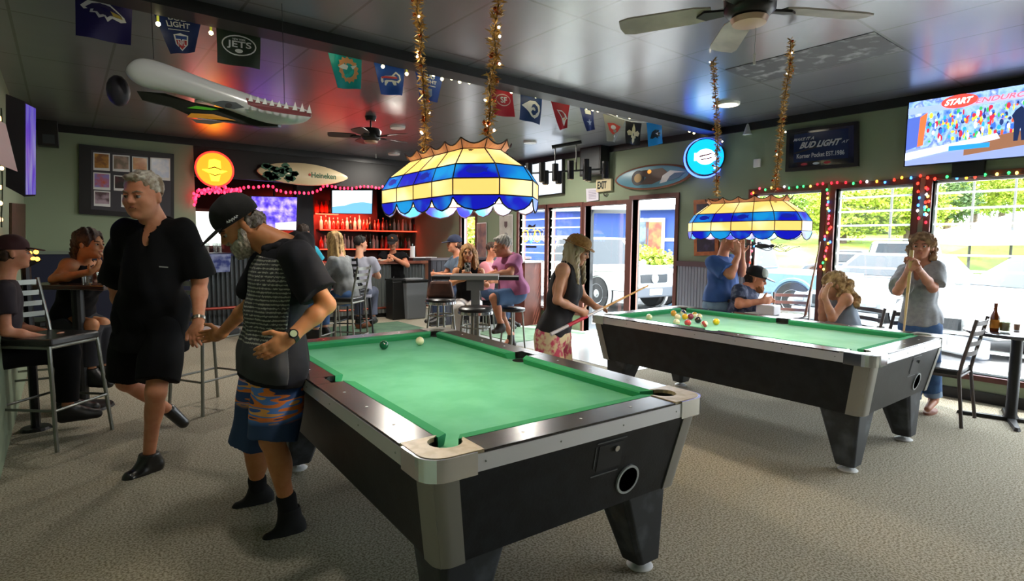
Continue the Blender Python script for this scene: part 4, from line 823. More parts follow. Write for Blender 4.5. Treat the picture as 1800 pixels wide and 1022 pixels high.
# ceiling fittings: downlight, fans
c = PZ(1280, 181, CZ); t = thing('downlight', 'round white downlight in the ceiling by the window wall', 'downlight', (c[0], c[1], CZ-.02))
B().lathe([(.115, -.004), (.12, .02)], 30).obj('trim_ring', WHITE, t); B().lathe([(.098, -.008), (.098, 0)], 30).obj('diffuser', glow('soft_white', '#fff2d8', 1.0), t)
def fan(c, R_, a0, label, bladem, s=1):
    t = thing('ceiling_fan', label, 'ceiling fan', c)
    B().lathe([(.012, .05), (.012, CZ-c[2])], 10).obj('downrod', BLACK, t); B().lathe([(.055, CZ-c[2]-.05), (.07, CZ-c[2])], 20).obj('canopy', BLACK, t, smooth=True)
    B().lathe([(.03, -.055), (.09, -.045), (.115, -.02), (.12, .06), (.1, .09), (.02, .1)], 28).obj('motor', mat('dark_motor', '#151312', .35), t, smooth=True)
    B().lathe([(.012, -.085), (.075, -.078), (.085, -.055), (.03, -.05)], 28).obj('switch_cap', mat('copper_cap', '#c8a890', .35, .3), t, smooth=True)
    for k in range(5):
        a = a0+k*2*math.pi/5; M = Matrix.Rotation(a, 4, 'Z')@Matrix.Rotation(math.radians(11), 4, 'X')
        w = .065; pts = [(.17, -.045), (.25, -w), (R_-.06, -w*1.12), (R_-.01, -w*.9), (R_, 0), (R_-.01, w*.9), (R_-.06, w*1.12), (.25, w), (.17, .045)]
        B().prism(pts, -.004, .004, M).obj('blade', bladem, t); B().prism([(.09, -.02), (.2, -.035), (.24, 0), (.2, .035), (.09, .02)], -.016, -.005, M).obj('blade_iron', BLACK, t)
    B().tube([(.06, 0, -.07), (.062, .0, -.2)], .0012, 5).obj('pull_chain', STEEL, t); B().tube([(.062, 0, -.2), (.062, 0, -.25)], .006, 8).obj('pull_knob', WHITE, t)
    return t
c = PD(1318, 12, 2.75); fan(c, .62, math.radians(-29), 'large ceiling fan with weathered blades over the far pool table', mat('weathered_blade', '#c4bcb0', .5, col2='#a49c92', nscale=5))
c = PD(652, 240, 6.9); fan(c, .50, math.radians(10), 'small dark ceiling fan in front of the bar', mat('dark_blade', '#4a3a34', .45))
# patched tile on the ceiling
q = [PZ(1400, 135, CZ-.004), PZ(1590, 92, CZ-.004), PZ(1632, 115, CZ-.004), PZ(1440, 165, CZ-.004)]
x0, x1 = min(p[0] for p in q), max(p[0] for p in q); y0_, y1_ = min(p[1] for p in q), max(p[1] for p in q)
struct('ceiling_patch', B().box((-2.19, 0.03, CZ-.004), (-1.61, 1.16, CZ)), mat('flaking_grey', '#3a3b3f', .55, col2='#8c8d90', nscale=9, nlow=.52, nhigh=.66, stretch=(1, 1, 1)))

# ------------------------------------------------------------------ light strings
def light_string(label, path, cols, n, r=.012, name='light_string', jitter=.012, emit=2.4, wirem=None, seed=1):
    P = [np.array(p) for p in path]; t = thing(name, label, 'string lights', P[0]); B().tube(P, .003, 5).obj('wire', wirem or mat('wire_green', '#1a2a1a', .6), t, world=True)
    L = [0]
    for a, b_ in zip(P, P[1:]): L.append(L[-1]+np.linalg.norm(b_-a))
    rng = random.Random(seed)
    for k in range(n):
        s = L[-1]*(k+.5)/n; i = max(j for j in range(len(L)) if L[j] <= s); i = min(i, len(P)-2); p = P[i]+(P[i+1]-P[i])*((s-L[i])/(L[i+1]-L[i]))
        p = p+np.array([rng.uniform(-jitter, jitter) for _ in range(3)]); c = cols[k % len(cols)] if len(cols) < 3 else rng.choice(cols)
        B().sphere(p, (r, r, r*1.3), 8, 6).obj('bulb', glow('bulb_'+c, c, emit), t, world=True, smooth='all')
    return t
MC = ['#ff3020', '#ffa030', '#30c860', '#4080ff', '#ff4050', '#ffd060', '#f0f0ff', '#ff2030']
XS = -.045
light_string('coloured fairy lights along the top of the windows', [PX(x, y, XS) for x, y in ((1320, 340), (1332, 333), (1380, 330), (1440, 326), (1465, 320), (1500, 322), (1560, 318), (1605, 311), (1640, 312), (1680, 314), (1720, 310), (1765, 306), (1799, 303))], MC, 34, seed=2)
light_string('coloured fairy lights down the left side of the first window', [PX(x, y, XS) for x, y in ((1322, 335), (1321, 380), (1324, 430), (1319, 470), (1319, 478))], MC, 14, seed=3)
light_string('coloured fairy lights winding down the post between the first two windows', [PX(x, y, XS) for x, y in ((1452, 330), (1454, 345), (1457, 350), (1450, 363), (1459, 372), (1455, 392), (1461, 402), (1452, 410), (1447, 420), (1459, 425), (1450, 440), (1452, 455), (1442, 466), (1450, 476))], MC, 24, seed=4)
light_string('coloured fairy lights winding down the post between the last two windows', [PX(x, y, XS) for x, y in ((1613, 318), (1616, 331), (1614, 342), (1611, 375), (1620, 386), (1631, 360), (1628, 364), (1632, 378), (1632, 335), (1626, 325), (1630, 396))], MC, 20, seed=5)
RB = ['#ff1838', '#ff3050']
YR = 7.9
light_string('red fairy lights looping along the header over the bar', [PY(x, y, YR) for x, y in ((424,331),(435,329),(450,330),(465,327),(478,328),(487,335),(497,337),(506,339),(517,339),(535,340),(552,338),(562,335),(567,328),(577,327),(586,329),(604,332),(623,331),(640,328),(650,328),(666,331),(676,328))], RB, 34, .02, jitter=.006, seed=6)
light_string('tangle of red fairy lights beside the round neon sign', [PY(x, y, YR) for x, y in ((424,334),(400,331),(376,330),(352,334),(343,341),(342,350),(341,360),(344,345),(360,340),(380,337),(400,339),(420,336),(424,331),(390,334),(365,335),(350,341),(342,347))], RB, 60, .019, jitter=.02, seed=7)
light_string('amber fairy lights hanging down the left wall', [PD(x, y, 3.0) for x, y in ((2,190),(4,218),(3,262),(4,330),(4,356),(2,383),(3,400))], ['#ffb060', '#ffc878'], 7, .009, emit=5, seed=8)
# flag on the left wall
t = thing('small_flag', 'small red, white and blue striped flag hanging at the left wall', 'flag', PD(15, 250, 2.9)); fq = [PD(-14, 205, 2.7), PD(10, 218, 2.95), PD(31, 302, 3.1), PD(-12, 285, 2.7)]
b = B(); b.add(fq, [(0, 1, 2, 3)]); b.obj('cloth', mat('flag_white', '#d8b8b8', .7), t, world=True)
for k in range(5): B().add([bil(fq, .12+k*.18, .3)-FWH*.004, bil(fq, .21+k*.18, .3)-FWH*.004, bil(fq, .21+k*.18, 1)-FWH*.004, bil(fq, .12+k*.18, 1)-FWH*.004], [(0, 1, 2, 3)]).obj('stripe', mat('flag_red', '#a04050', .7), t, world=True)
B().add([bil(fq, 0, 0)-FWH*.006, bil(fq, 1, 0)-FWH*.006, bil(fq, 1, .28)-FWH*.006, bil(fq, 0, .28)-FWH*.006], [(0, 1, 2, 3)]).obj('canton', mat('flag_blue', '#2a3048', .7), t, world=True)
# ------------------------------------------------------------------ bar
CORR = mat('galvanised_sheet', '#8a9092', .32, .75); BARTOP = mat('varnished_bar_top', '#7a4638', .2, coat=.6, col2='#8f5a48', nscale=4)
def corrugate(b, p0, p1, z0, z1, out, pitch=.07, amp=.018):
    p0, p1, out = np.array(p0, float), np.array(p1, float), np.array(out, float); L_ = np.linalg.norm(p1-p0); n = int(L_/pitch*6); vs = []; fs = []
    for i in range(n+1):
        q = p0+(p1-p0)*i/n+out*amp*math.cos(2*math.pi*i/6); vs += [(q[0], q[1], z0), (q[0], q[1], z1)]
    for i in range(n): fs.append((2*i, 2*i+2, 2*i+3, 2*i+1))
    b.add(vs, fs); return b
BX0, BX1, BY = -3.1, -1.02, 8.35
t = thing('bar_counter', 'bar counter with corrugated metal front and reddish wooden top', 'bar counter', (BX0, BY, 0))
b = B(); corrugate(b, (BX0, BY, 0), (BX1, BY, 0), .08, 1.0, (0, -1, 0)); corrugate(b, (BX1, BY, 0), (BX1, BY+1.2, 0), .08, 1.0, (1, 0, 0)); b.obj('corrugated_front', CORR, t, world=True, smooth='all')
B().box((BX0, BY+.03, .0), (BX1-.03, BY+.35, 1.02)).obj('body', BLKWOOD, t, world=True); B().box((BX1-.35, BY+.03, 0), (BX1-.03, BY+1.2, 1.02)).obj('body', BLKWOOD, t, world=True)
B().prism([(BX0, BY-.12), (BX1+.1, BY-.12), (BX1+.1, BY+1.2), (BX1-.4, BY+1.2), (BX1-.4, BY+.4), (BX0, BY+.4)], 1.02, 1.075).obj('bar_top', BARTOP, t, world=True, bevel=.01)
B().tube([(BX0, BY-.16, .2), (BX1, BY-.16, .2)], .022, 8).obj('foot_rail', mat('copper_rail', '#7a3a28', .3, .6), t, world=True)
# left wing of the bar with banner
t = thing('drink_ledge_bar', 'left wing of the bar with corrugated front and a red foot rail', 'bar counter', (-5.0, 8.6, 0))
zL = PY(420, 445, 8.6)[2]
b = B(); corrugate(b, (-5.08, 8.6, 0), (-3.3, 8.6, 0), .05, zL-.04, (0, -1, 0)); b.obj('corrugated_front', mat('dark_galvanised', '#5a6064', .4, .6), t, world=True, smooth='all')
B().box((-5.08, 8.5, zL-.045), (-3.3, 8.95, zL)).obj('bar_top', mat('navy_laminate', '#20284c', .3), t, world=True)
B().box((-5.08, 8.63, 0), (-3.3, 8.7, zL-.05)).obj('body', BLKWOOD, t, world=True)
B().tube([(-5.05, 8.42, .35), (-3.4, 8.42, .35)], .025, 8).obj('foot_rail', mat('red_rail', '#8a3428', .35, .4), t, world=True)
Q = [PY(360, 447, 8.45), PY(406, 447, 8.45), PY(404, 478, 8.45), PY(366, 480, 8.45)]
t = thing('banner', 'blue and white banner draped over the left wing of the bar', 'banner', Q[3]); quad_box('cloth', Q, .01, mat('banner_blue', '#2a3a80', .7, col2='#8a98c0', nscale=9), t, -NY)
# back wall of the bar, red lit
RW = mat('dark_red_back_wall', '#5a1c18', .7)
YK = 10.75
xa, xb = PY(535, 400, YK)[0], PY(742, 400, YK)[0]
struct('wall_bar_back', B().box((XL, YK, 0), (PY(1, 0, YK)[0]*0+(-.9), YK+.1, CZ)), mat('back_bar_wall', '#3a1a18', .75))
t = thing('black_column', 'black square column at the left end of the bottle shelves', 'column', (PY(534, 400, 9.9)[0], 9.9, 0)); B().box((-.16, -.12, 0), (.16, .12, CZ-.03)).obj('shaft', BLKWOOD, t)
# corrugated red lit end panel
t = thing('corrugated_panel', 'red-lit rusty corrugated panel at the right end of the shelves', 'panel', (PY(735, 400, 10.6)[0], 10.6, 0)); b = B(); corrugate(b, (-.18, 0, 0), (.30, 0, 0), 0, 2.3, (0, -1, 0), .08); b.obj('sheet', mat('rusty_sheet', '#4a3430', .5, .4), t)
# window far left behind the bar
Q = [PY(338, 371, YK-.02), PY(386, 373, YK-.02), PY(386, 432, YK-.02), PY(338, 432, YK-.02)]; fr = struct('window_6', B().box(Q[3]+np.array([-.06, -.01, -.06]), Q[1]+np.array([.06, .02, .06])), WOOD)
B().box(Q[3]+np.array([0, -.03, 0]), Q[1]+np.array([0, -.012, 0])).obj('daylit_pane', glow('daylight_pane', '#eef4ee', 1.1, True), fr)
# shelves and bottles
SHM = mat('dark_shelf', '#1c1210', .5); RED = glow('red_led', '#ff2a18', 5)
shelves = []
rng = random.Random(11)
def shelf(x0, x1, y, label, dy=.24):
    a, c = PY(x0, y, YK-.02), PY(x1, y, YK-.02); z = (a[2]+c[2])/2; t = thing('bottle_shelf', label, 'shelf', ((a[0]+c[0])/2, YK-dy/2, z-.03)); 
    B().box((a[0], YK-dy, z-.03), (c[0], YK, z)).obj('board', SHM, t, world=True); B().box((a[0], YK-dy-.012, z-.026), (c[0], YK-dy, z-.008)).obj('led_strip', RED, t, world=True); shelves.append((a[0], c[0], z)); return t
shelf(548, 588, 376, 'short red-lit shelf left of the bar television'); shelf(556, 745, 405, 'long red-lit bottle shelf under the bar television'); shelf(556, 720, 437, 'lowest red-lit bottle shelf behind the bartender'); 
def bottle_proto(kind, col, lab, h, r, neck):
    pr = [(r*.96, 0), (r, .01), (r, h*neck), (r*.36, h*(neck+.16)), (r*.34, h*.97), (r*.4, h*.975), (r*.4, h)]
    o = B().lathe(pr, 12).obj('bottle', mat('bottle_'+col, col, .12, spec=.8, coat=.3), smooth=True); o['category'] = 'bottle'; o['label'] = lab; return o
protos = [bottle_proto(0, '#c8c0b8', 'clear liquor bottle', .30, .038, .62), bottle_proto(1, '#6a3010', 'amber liquor bottle', .28, .042, .6), bottle_proto(2, '#183020', 'dark green bottle', .31, .036, .58), bottle_proto(3, '#a02818', 'red liquor bottle', .26, .045, .64)]
first = set()
def put_bottle(k, x, y, z, label, group, s=1):
    if k in first: o = protos[k].copy(); COL.objects.link(o)
    else: o = protos[k]; first.add(k)
    o.location = (x, y, z); o.scale = (s, s, s); o.rotation_euler = (0, 0, 0); tag(o, label, 'bottle', group); return o
ORD = 'first second third fourth fifth sixth seventh eighth ninth tenth eleventh twelfth thirteenth'.split()
nm = ['clear', 'amber', 'dark green', 'red']
for si, (x0, x1, z) in enumerate(shelves):
    pos = ['short shelf beside the bar television', 'long shelf under the bar television', 'lowest shelf behind the bartender'][si]
    x = x0+.07; cnt = [0]*4
    while x < x1-.05:
        k = rng.randrange(4); put_bottle(k, x, YK-.12-rng.uniform(-.02, .03), z, '%s %s bottle from the left on the %s' % (ORD[cnt[k]], nm[k], pos), 'bottles on the '+pos+' '+nm[k], rng.uniform(.8, 1.1)); x += rng.uniform(.085, .12); cnt[k] += 1
# right-hand cooler
c = PY(771, 425, 10.3); t = thing('drinks_cooler', 'glass fronted grey drinks cooler beside the bar back wall', 'cooler', (c[0], 10.3, 0)); B().box((-.28, 0, 0), (.28, .4, 1.8)).obj('cabinet', mat('cooler_grey', '#7a8288', .4, .3), t)
B().box((-.22, -.01, .9), (.06, 0, 1.72)).obj('glass_door', mat('cooler_glass', '#1a2426', .1, emit='#4a6a68', es=.25), t); 
for k in range(5): put_bottle(0, c[0]-.17+k*.045, 10.26, 1.35, ORD[k]+' clear bottle from the left in the drinks cooler', 'bottles in the cooler', .6)
B().box((-.23, -.06, 1.33), (.08, 0, 1.35)).obj('cooler_shelf', STEEL, t)
B().box((-.23, -.06, 1.0), (.08, 0, 1.02)).obj('cooler_shelf', STEEL, t)
# things on the bar top
def tumbler(loc, label, r=.035, h=.11, fill=None, group=None, m=None):
    t = thing('drinking_glass', label, 'glass', loc, 0, group); B().lathe([(r*.8, 0), (r*.86, .004), (r, h), (r*.94, h), (r*.78, .01), (.001, .01)], 18).obj('glass', m or BOTTLEG, t, smooth=True)
    if fill: B().lathe([(r*.76, .012), (r*.86, h*.6)], 16).obj('drink', mat('drink_'+fill, fill, .1), t, smooth=True)
    return t
def onY(px, py, Y, z): p = PY(px, py, Y); p[2] = z; return p
tumbler(onY(712, 450, 8.42, 1.0755), 'tall glass of orange drink on the bar before the bartender', .04, .15, '#e0902c'); tumbler(onY(703, 450, 8.46, 1.0755), 'clear glass on the bar beside the orange drink', .035, .12)
p = onY(678, 457, 8.4, 1.0755); tag(B().prism(rect(-.16, -.1, .12, .1), 0, .03, Matrix.Translation(Vector(p))).obj('folded_bar_towel', mat('towel', '#c8b8a8', .9), bevel=.01), 'pale folded towel on the bar top left of the bartender', 'towel')
p = onY(745, 455, 8.5, 1.0755); t = thing('serving_tray', 'long white tray with dark caddies on the bar end', 'tray', p); B().box((-.3, -.1, 0), (.3, .1, .05)).obj('tray', BLACK, t); B().box((-.28, -.11, .05), (.24, .11, .065)).obj('tray_lid', WHITE, t)
p = onY(760, 455, 8.75, 1.0755); p[0] = min(p[0], BX1-.05); t = thing('paper_towel_stand', 'white paper roll stand on the bar end', 'paper roll', p); B().lathe([(.05, 0), (.05, .28)], 16).obj('roll', WHITE, t, smooth=True); B().lathe([(.012, .28), (.012, .33)], 8).obj('post', STEEL, t)
for k, x in enumerate((352, 364, 378, 386)): tumbler(onY(x, 440, 8.7, zL), ORD[k]+' small clear jar from the left on the left wing of the bar', .04, .16, '#c8c0b8' if k % 2 else None, 'jars on the left wing of the bar')
# trash cans
c = PY(728, 558, 7.85); t = thing('trash_can', 'tall grey trash can with black rim against the bar', 'trash can', (c[0], 7.9, 0)); 
B().prism(rect(-.19, -.15, .19, .15), 0, .70, top=rect(-.23, -.19, .23, .19)).obj('bin', mat('slate_plastic', '#7a8088', .55), t, bevel=.02); B().prism(rect(-.25, -.21, .25, .21), .70, .74).obj('rim', BLACK, t, bevel=.01)
B().prism(ell(0, 0, .2, .16, 20), .741, .76).obj('bin_liner', mat('liner_grey', '#8c9094', .4), t)
c = PY(698, 558, 8.0); t = thing('trash_can', 'black bin left of the grey trash can', 'trash can', (c[0]-.02, 8.0, 0)); B().prism(rect(-.14, -.15, .14, .15), 0, .72).obj('bin', BLACK, t, bevel=.02); B().prism(rect(-.15, -.16, .15, .16), .72, .76).obj('lid', BLACK, t, bevel=.01)
# rug on the floor in front of the bar
q = [PZ(x, y, 0) for x, y in ((556, 588), (640, 558), (770, 572), (800, 600), (560, 604))]; xs = [p[0] for p in q]; ys = [p[1] for p in q]
tag(B().box((-4.05, 6.3, .001), (-2.0, 7.6, .014)).obj('floor_mat', mat('green_mat', '#5a7a62', .9, col2='#4c6a55', nscale=5)), 'green rubber mat on the floor before the bar', 'mat')
tag(B().box((-1.6, 4.7, .0045), (-.1, 5.8, .016)).obj('door_mat', mat('pale_green_mat', '#7f9c80', .9, col2='#6f8c72', nscale=5)), 'pale green mat inside the open doorway', 'mat')
p = PZ(640, 578, 0); t = thing('leather_roll', 'brown leather cylinder bag lying on the floor mat', 'bag', (p[0], p[1], .014)); B().tube([(-.12, -.05, .085), (.12, .05, .075)], [.085, .075], 18).obj('body', mat('brown_leather', '#8a4a30', .5), t, smooth=True); B().ring((.12, .05, .075), .07, .008, 20, 6, ax=(np.array([-.4, .9, 0]), np.array([0, 0, 1.]))).obj('rim', mat('dark_leather', '#5a2c1c', .5), t)

# ------------------------------------------------------------------ booth wall, host stand
YW = 6.75
xa, xb = PY(758, 455, YW)[0], PY(932, 455, YW)[0]; zt = PY(820, 453, YW)[2]
t = thing('booth_partition', 'low black partition with narrow top rail behind the high-top table', 'partition', (xa, YW, 0)); B().box((xa, YW, 0), (xb, YW+.1, zt-.04)).obj('panel', mat('black_beadboard', '#1b1a22', .5), t, world=True); B().box((xa-.03, YW-.04, zt-.04), (xb, YW+.14, zt)).obj('top_rail', mat('rail_grey_brown', '#4c4448', .35), t, world=True)
for k in range(18): B().box((xa+.02+k*.09, YW-.006, .05), (xa+.085+k*.09, YW, zt-.06)).obj('board', mat('beadboard_strip', '#23222c', .5), t, world=True) if xa+.085+k*.09 < xb else None
YS = 5.9
x1 = min(PY(968, 520, YS)[0], -.08); x0 = x1-.36; zt2 = PY(945, 459, YS)[2]
t = thing('host_stand', 'reddish wooden cabinet with white top near the entrance', 'cabinet', ((x0+x1)/2, YS, 0)); B().box((x0, YS, 0), (x1+.02, YS+.4, zt2-.03)).obj('cabinet_body', mat('cabinet_mahogany', '#6a3a30', .4, col2='#5a2e26', nscale=4), t, world=True); B().box((x0-.02, YS-.03, zt2-.03), (x1+.04, YS+.42, zt2)).obj('counter_top', mat('pale_top', '#c8c6c8', .3), t, world=True)
p = PY(925, 459, YS+.6); p[0] = min(p[0], -.62); t = thing('point_of_sale_box', 'black equipment box on the shelf beside the host stand', 'box', (p[0], YS+.47, 0)); B().box((-.16, 0, 0), (.16, .28, 1.05)).obj('cabinet', BLKWOOD, t); B().prism([(-.16, 0), (.16, 0), (.2, .2), (-.12, .2)], 1.05, 1.20).obj('terminal', mat('terminal_black', '#26252c', .4), t, bevel=.02)
t = thing('plant_pot', 'low metal pot of small plants on the counter by the side window', 'plant', (p[0]+.30, YS+.62, 0)); B().box((-.12, -.1, 0), (.12, .1, 1.06)).obj('stand', BLKWOOD, t); B().lathe([(.10, 1.06), (.12, 1.16)], 16).obj('pot', STEEL, t)
b = B(); 
for k in range(60):
    a = rng.uniform(0, 6.28); r = rng.uniform(.02, .13); h = rng.uniform(.05, .16); b.add([(r*math.cos(a), r*math.sin(a), 1.15), (r*1.3*math.cos(a+.2), r*1.3*math.sin(a+.2), 1.15+h*.6), (r*1.4*math.cos(a), r*1.4*math.sin(a), 1.15+h)], [(0, 1, 2)])
b.obj('foliage', mat('small_leaves', '#3a5a34', .6), t)

# ------------------------------------------------------------------ stools, chairs, tables
VINYL = mat('black_vinyl', '#0e0e10', .35, coat=.3); FRAMEM = mat('pewter_frame', '#8b8d86', .35, .85)
def round_stool(loc, label):
    t = thing('bar_stool', label, 'bar stool', loc, 0, None)
    B().lathe([(.17, .70), (.185, .715), (.185, .745), (.16, .765), (.0, .77)], 28).obj('seat', VINYL, t, smooth=True); B().lathe([(.186, .685), (.192, .69), (.192, .718), (.186, .72)], 28).obj('seat_band', CHROME, t, smooth=True)
    for k in range(4): a = math.pi/4+k*math.pi/2; B().tube([(.14*math.cos(a), .14*math.sin(a), .69), (.21*math.cos(a), .21*math.sin(a), 0)], .014, 8).obj('leg', FRAMEM, t, smooth=True)
    B().ring((0, 0, .27), .185, .011, 32, 6).obj('foot_ring', FRAMEM, t, smooth='all'); B().ring((0, 0, .55), .155, .009, 32, 6).obj('upper_ring', FRAMEM, t, smooth='all'); return t
def ladder_chair(loc, rz, label, sh=.75, bh=1.13, nsl=4, w=.21, fm_=None, seatm=None, group=None, ring=True, slatm=None):
    """a chair facing local -y, back at +y"""
    fm_ = fm_ or FRAMEM; t = thing('bar_chair' if sh > .6 else 'dining_chair', label, 'chair', loc, rz, group); d = .2
    B().prism([(-w*.9, -d), (w*.9, -d), (w, -d*.8), (w*.95, d), (-w*.95, d), (-w, -d*.8)], sh-.05, sh).obj('seat', seatm or VINYL, t, bevel=.012)
    for sx in (-1, 1):
        B().tube([(sx*w*.9, -d*.9, sh-.05), (sx*w*1.08, -d*1.15, 0)], .0135, 8).obj('leg', fm_, t, smooth=True)
        B().tube([(sx*w*1.1, d*1.25, 0), (sx*w*.95, d*1.02, sh-.04), (sx*w*.95, d*1.08, sh+.05), (sx*w*.97, d*1.45, bh)], .0135, 8).obj('back_post', fm_, t, smooth=True)
    for k in range(nsl):
        f = (k+.6)/nsl; z = sh+.08+(bh-sh-.08)*f; y = d*(1.08+.37*f); pts = []
        n = 8; vs = []
        for i in range(n+1): x = -w*.95+2*w*.95*i/n; yy = y+.03*(1-(2*i/n-1)**2); vs += [(x, yy, z-.018), (x, yy, z+.018), (x, yy+.006, z-.018), (x, yy+.006, z+.018)]
        fs = []
        for i in range(n): a = i*4; fs += [(a, a+4, a+5, a+1), (a+2, a+3, a+7, a+6), (a+1, a+5, a+7, a+3), (a, a+2, a+6, a+4)]
        B().add(vs, fs).obj('back_slat', slatm or fm_, t)
    if ring: B().tube([(-w*1.02, -d*1.08, .28), (w*1.02, -d*1.08, .28), (w*1.04, d*1.2, .28), (-w*1.04, d*1.2, .28), (-w*1.02, -d*1.08, .28)], .010, 6).obj('foot_rail', fm_, t)
    b = B(); b.tube([(-w*.9, -d*.9, sh-.06), (w*.9, -d*.9, sh-.06), (w*.93, d, sh-.06), (-w*.93, d, sh-.06), (-w*.9, -d*.9, sh-.06)], .012, 6); b.obj('seat_rail', fm_, t)
    return t
camrot = AN   # yaw offset: facing directions are given relative to the camera
def face(yaw):  # yaw 0 = facing the camera, +90 = facing image right ; returns rz for a chair facing local -y
    return math.radians(yaw)-AN
round_stool((*PZ(775, 524, .76)[:2], 0), 'round black stool with a brown bag on it, left of the high-top table'); round_stool((*PZ(836, 540, .76)[:2], 0), 'round black backless stool before the steel high-top table')
def G0(x, y): p = PZ(x, y, 0); return (p[0], p[1], 0)
ladder_chair(G0(100, 772), face(85), 'silver-framed bar chair in the left foreground', .77, 1.16, 4, .22)
ladder_chair(G0(372, 714), face(158), 'silver ladder-back bar chair behind the two shaking men', .68, 1.13, 5, .18)
CH2 = ladder_chair((*PD(604, 590, 7.0)[:2], 0), face(-100), 'bar chair under the blonde woman in grey', .76, 1.15, 4, .19)
ladder_chair((*PD(622, 560, 8.2)[:2], 0), face(172), 'black ladder-back bar chair of the man with the shoulder strap', .76, 1.22, 5, .19, fm_=mat('dark_frame_metal', '#2a2c30', .4, .6))
ladder_chair((*PD(560, 560, 8.0)[:2], 0), face(150), 'bar chair under the man in the teal shirt', .76, 1.15, 4, .19)
ladder_chair((*PD(42, 640, 4.75)[:2], 0), face(120), 'bar chair at the left edge of the picture with pale slats', .76, 1.14, 4, .2, slatm=mat('pale_slats', '#b8bab8', .4))
BRN = mat('brown_wood_chair', '#4c4240', .5)
def low(px, dep, rz, label, **k): p = PD(px, 560, dep); return ladder_chair((p[0], p[1], 0), rz, label, .46, .88, 4, .2, ring=False, **k)
low(1545, 5.35, face(-160), 'low brown slatted chair between the seated blonde woman and the woman with the cue', fm_=BRN)
low(1650, 4.75, face(-140), 'low brown slatted chair behind the far end of the second table', fm_=BRN)
low(1478, 5.3, face(-80), 'low chair under the blonde woman hiding her face', fm_=BRN); low(1316, 6.2, face(95), 'low chair under the man in the pale cap', fm_=BRN); low(1395, 6.5, face(-20), 'low brown chair at the far side of the window table', fm_=BRN, slatm=mat('reddish_slats', '#6a4440', .5))
# steel-edged high-top table
c = PZ(836, 483, 1.08); t = thing('high_top_table', 'steel-edged square high-top table on a square post', 'table', (c[0], c[1], 0), -AN)
B().box((-.27, -.24, 1.03), (.27, .24, 1.08)).obj('table_top', mat('steel_edge', '#8c8e90', .35, .6), t, bevel=.006); B().box((-.5, -.05, 1.02), (.5, .3, 1.06)).obj('dark_board', BLKWOOD, t)
B().box((-.05, -.05, .04), (.05, .05, 1.03)).obj('post', mat('post_steel', '#7c7e80', .4, .7), t); B().prism([(-.1, -.06), (.1, -.06), (.06, .02), (-.06, .02)], .9, 1.03).obj('gusset', mat('post_steel'), t); B().box((-.26, -.26, 0), (.26, .26, .03)).obj('base_plate', BLKWOOD, t)
tumbler((*PZ(822, 478, 1.081)[:2], 1.0815), 'patterned pint glass on the steel high-top table', .04, .115, m=mat('patterned_glass', '#c8ccc8', .15, col2='#3a4440', nscale=30, nlow=.48, nhigh=.52))
p = PZ(775, 524, .76); t = thing('handbag', 'brown leather handbag sitting on the left round stool', 'handbag', (p[0], p[1], .7705), -AN)
B().prism([(-.17, -.08), (.17, -.08), (.17, .08), (-.17, .08)], 0, .2, top=[(-.13, -.04), (.13, -.04), (.13, .04), (-.13, .04)]).obj('bag_body', mat('tan_leather', '#6a4030', .5, col2='#503024', nscale=8), t, bevel=.03); B().tube([(-.1, 0, .19), (-.08, 0, .27), (.08, 0, .27), (.1, 0, .19)], .008, 6).obj('handle', mat('dark_leather'), t)
# left high-top table
c = PD(135, 500, 4.75); zt_ = PD(140, 502, 4.5)[2]; LT = (c[0], c[1]); t = thing('high_top_table', 'dark wooden high-top table by the green wall', 'table', (c[0], c[1], 0), -AN); 
B().box((-.30, -.24, zt_-.04), (.40, .24, zt_)).obj('table_top', mat('dark_table_wood', '#3a241c', .25, coat=.4), t, bevel=.008); B().tube([(0, 0, .03), (0, 0, zt_-.04)], .045, 12).obj('post', BLACK, t); B().lathe([(.22, 0), (.21, .02), (.05, .04)], 24).obj('base', BLACK, t)
def onT(px, dep, z): p = PD(px, 480, dep); return (p[0], p[1], z+.0005)
tumbler(onT(153, 4.55, zt_), 'clear tumbler nearest the woman at the left high-top table', .042, .12); tumbler(onT(178, 4.6, zt_), 'short glass with dark drink on the left high-top table', .036, .10, '#4a2a14')
c = PD(44, 450, 4.2); t = thing('table_lamp', 'glowing amber cluster lamp at the left', 'lamp', (c[0], c[1], .0)); B().tube([(0, 0, .02), (0, 0, c[2]-.06)], .03, 8).obj('post', BLACK, t); B().lathe([(.10, 0), (.09, .02)], 20).obj('base', BLACK, t); B().lathe([(.03, c[2]-.08), (.09, c[2]-.04), (.1, c[2]-.03)], 16).obj('bowl', BLACK, t)
for k in range(16): B().sphere((rng.uniform(-.09, .09), rng.uniform(-.09, .09), c[2]+rng.uniform(-.03, .05)), .016, 8, 6).obj('amber_light', glow('amber_glow', '#ff9a30', 5), t, smooth='all')
# round window tables
def round_table(loc, r, label, h=.74, hh=None):
    t = thing('pedestal_table', label, 'table', loc, .3); B().lathe([(r-.01, h-.03), (r, h-.02), (r, h-.004), (r-.008, h)], 44).obj('table_top', mat('speckled_table', '#4a4a52', .15, coat=.6), t, smooth=True)
    B().lathe([(.055, .03), (.04, .06), (.04, h-.04), (.09, h-.03)], 16).obj('post', BLACK, t, smooth=True)
    for k in range(4): a = k*math.pi/2; B().prism([(0, -.03), (.34, -.022), (.36, 0), (.34, .022), (0, .03)], .004, .03, Matrix.Rotation(a, 4, 'Z'), top=[(0, -.03), (.33, -.015), (.35, 0), (.33, .015), (0, .03)]).obj('foot', BLACK, t)
    return t
cR = PZ(1776, 740, 0); RT_ = round_table((cR[0], cR[1], 0), .36, 'round dark pedestal table at the right edge with a beer bottle', .755)
c = PD(1350, 545, 5.9); RTm = round_table((min(c[0], -.56), c[1], 0), .38, 'round window table of the man in the pale cap', .74)
def onR(px, dep, z): p = PD(px, 560, dep); return (p[0], p[1], z+.0005)
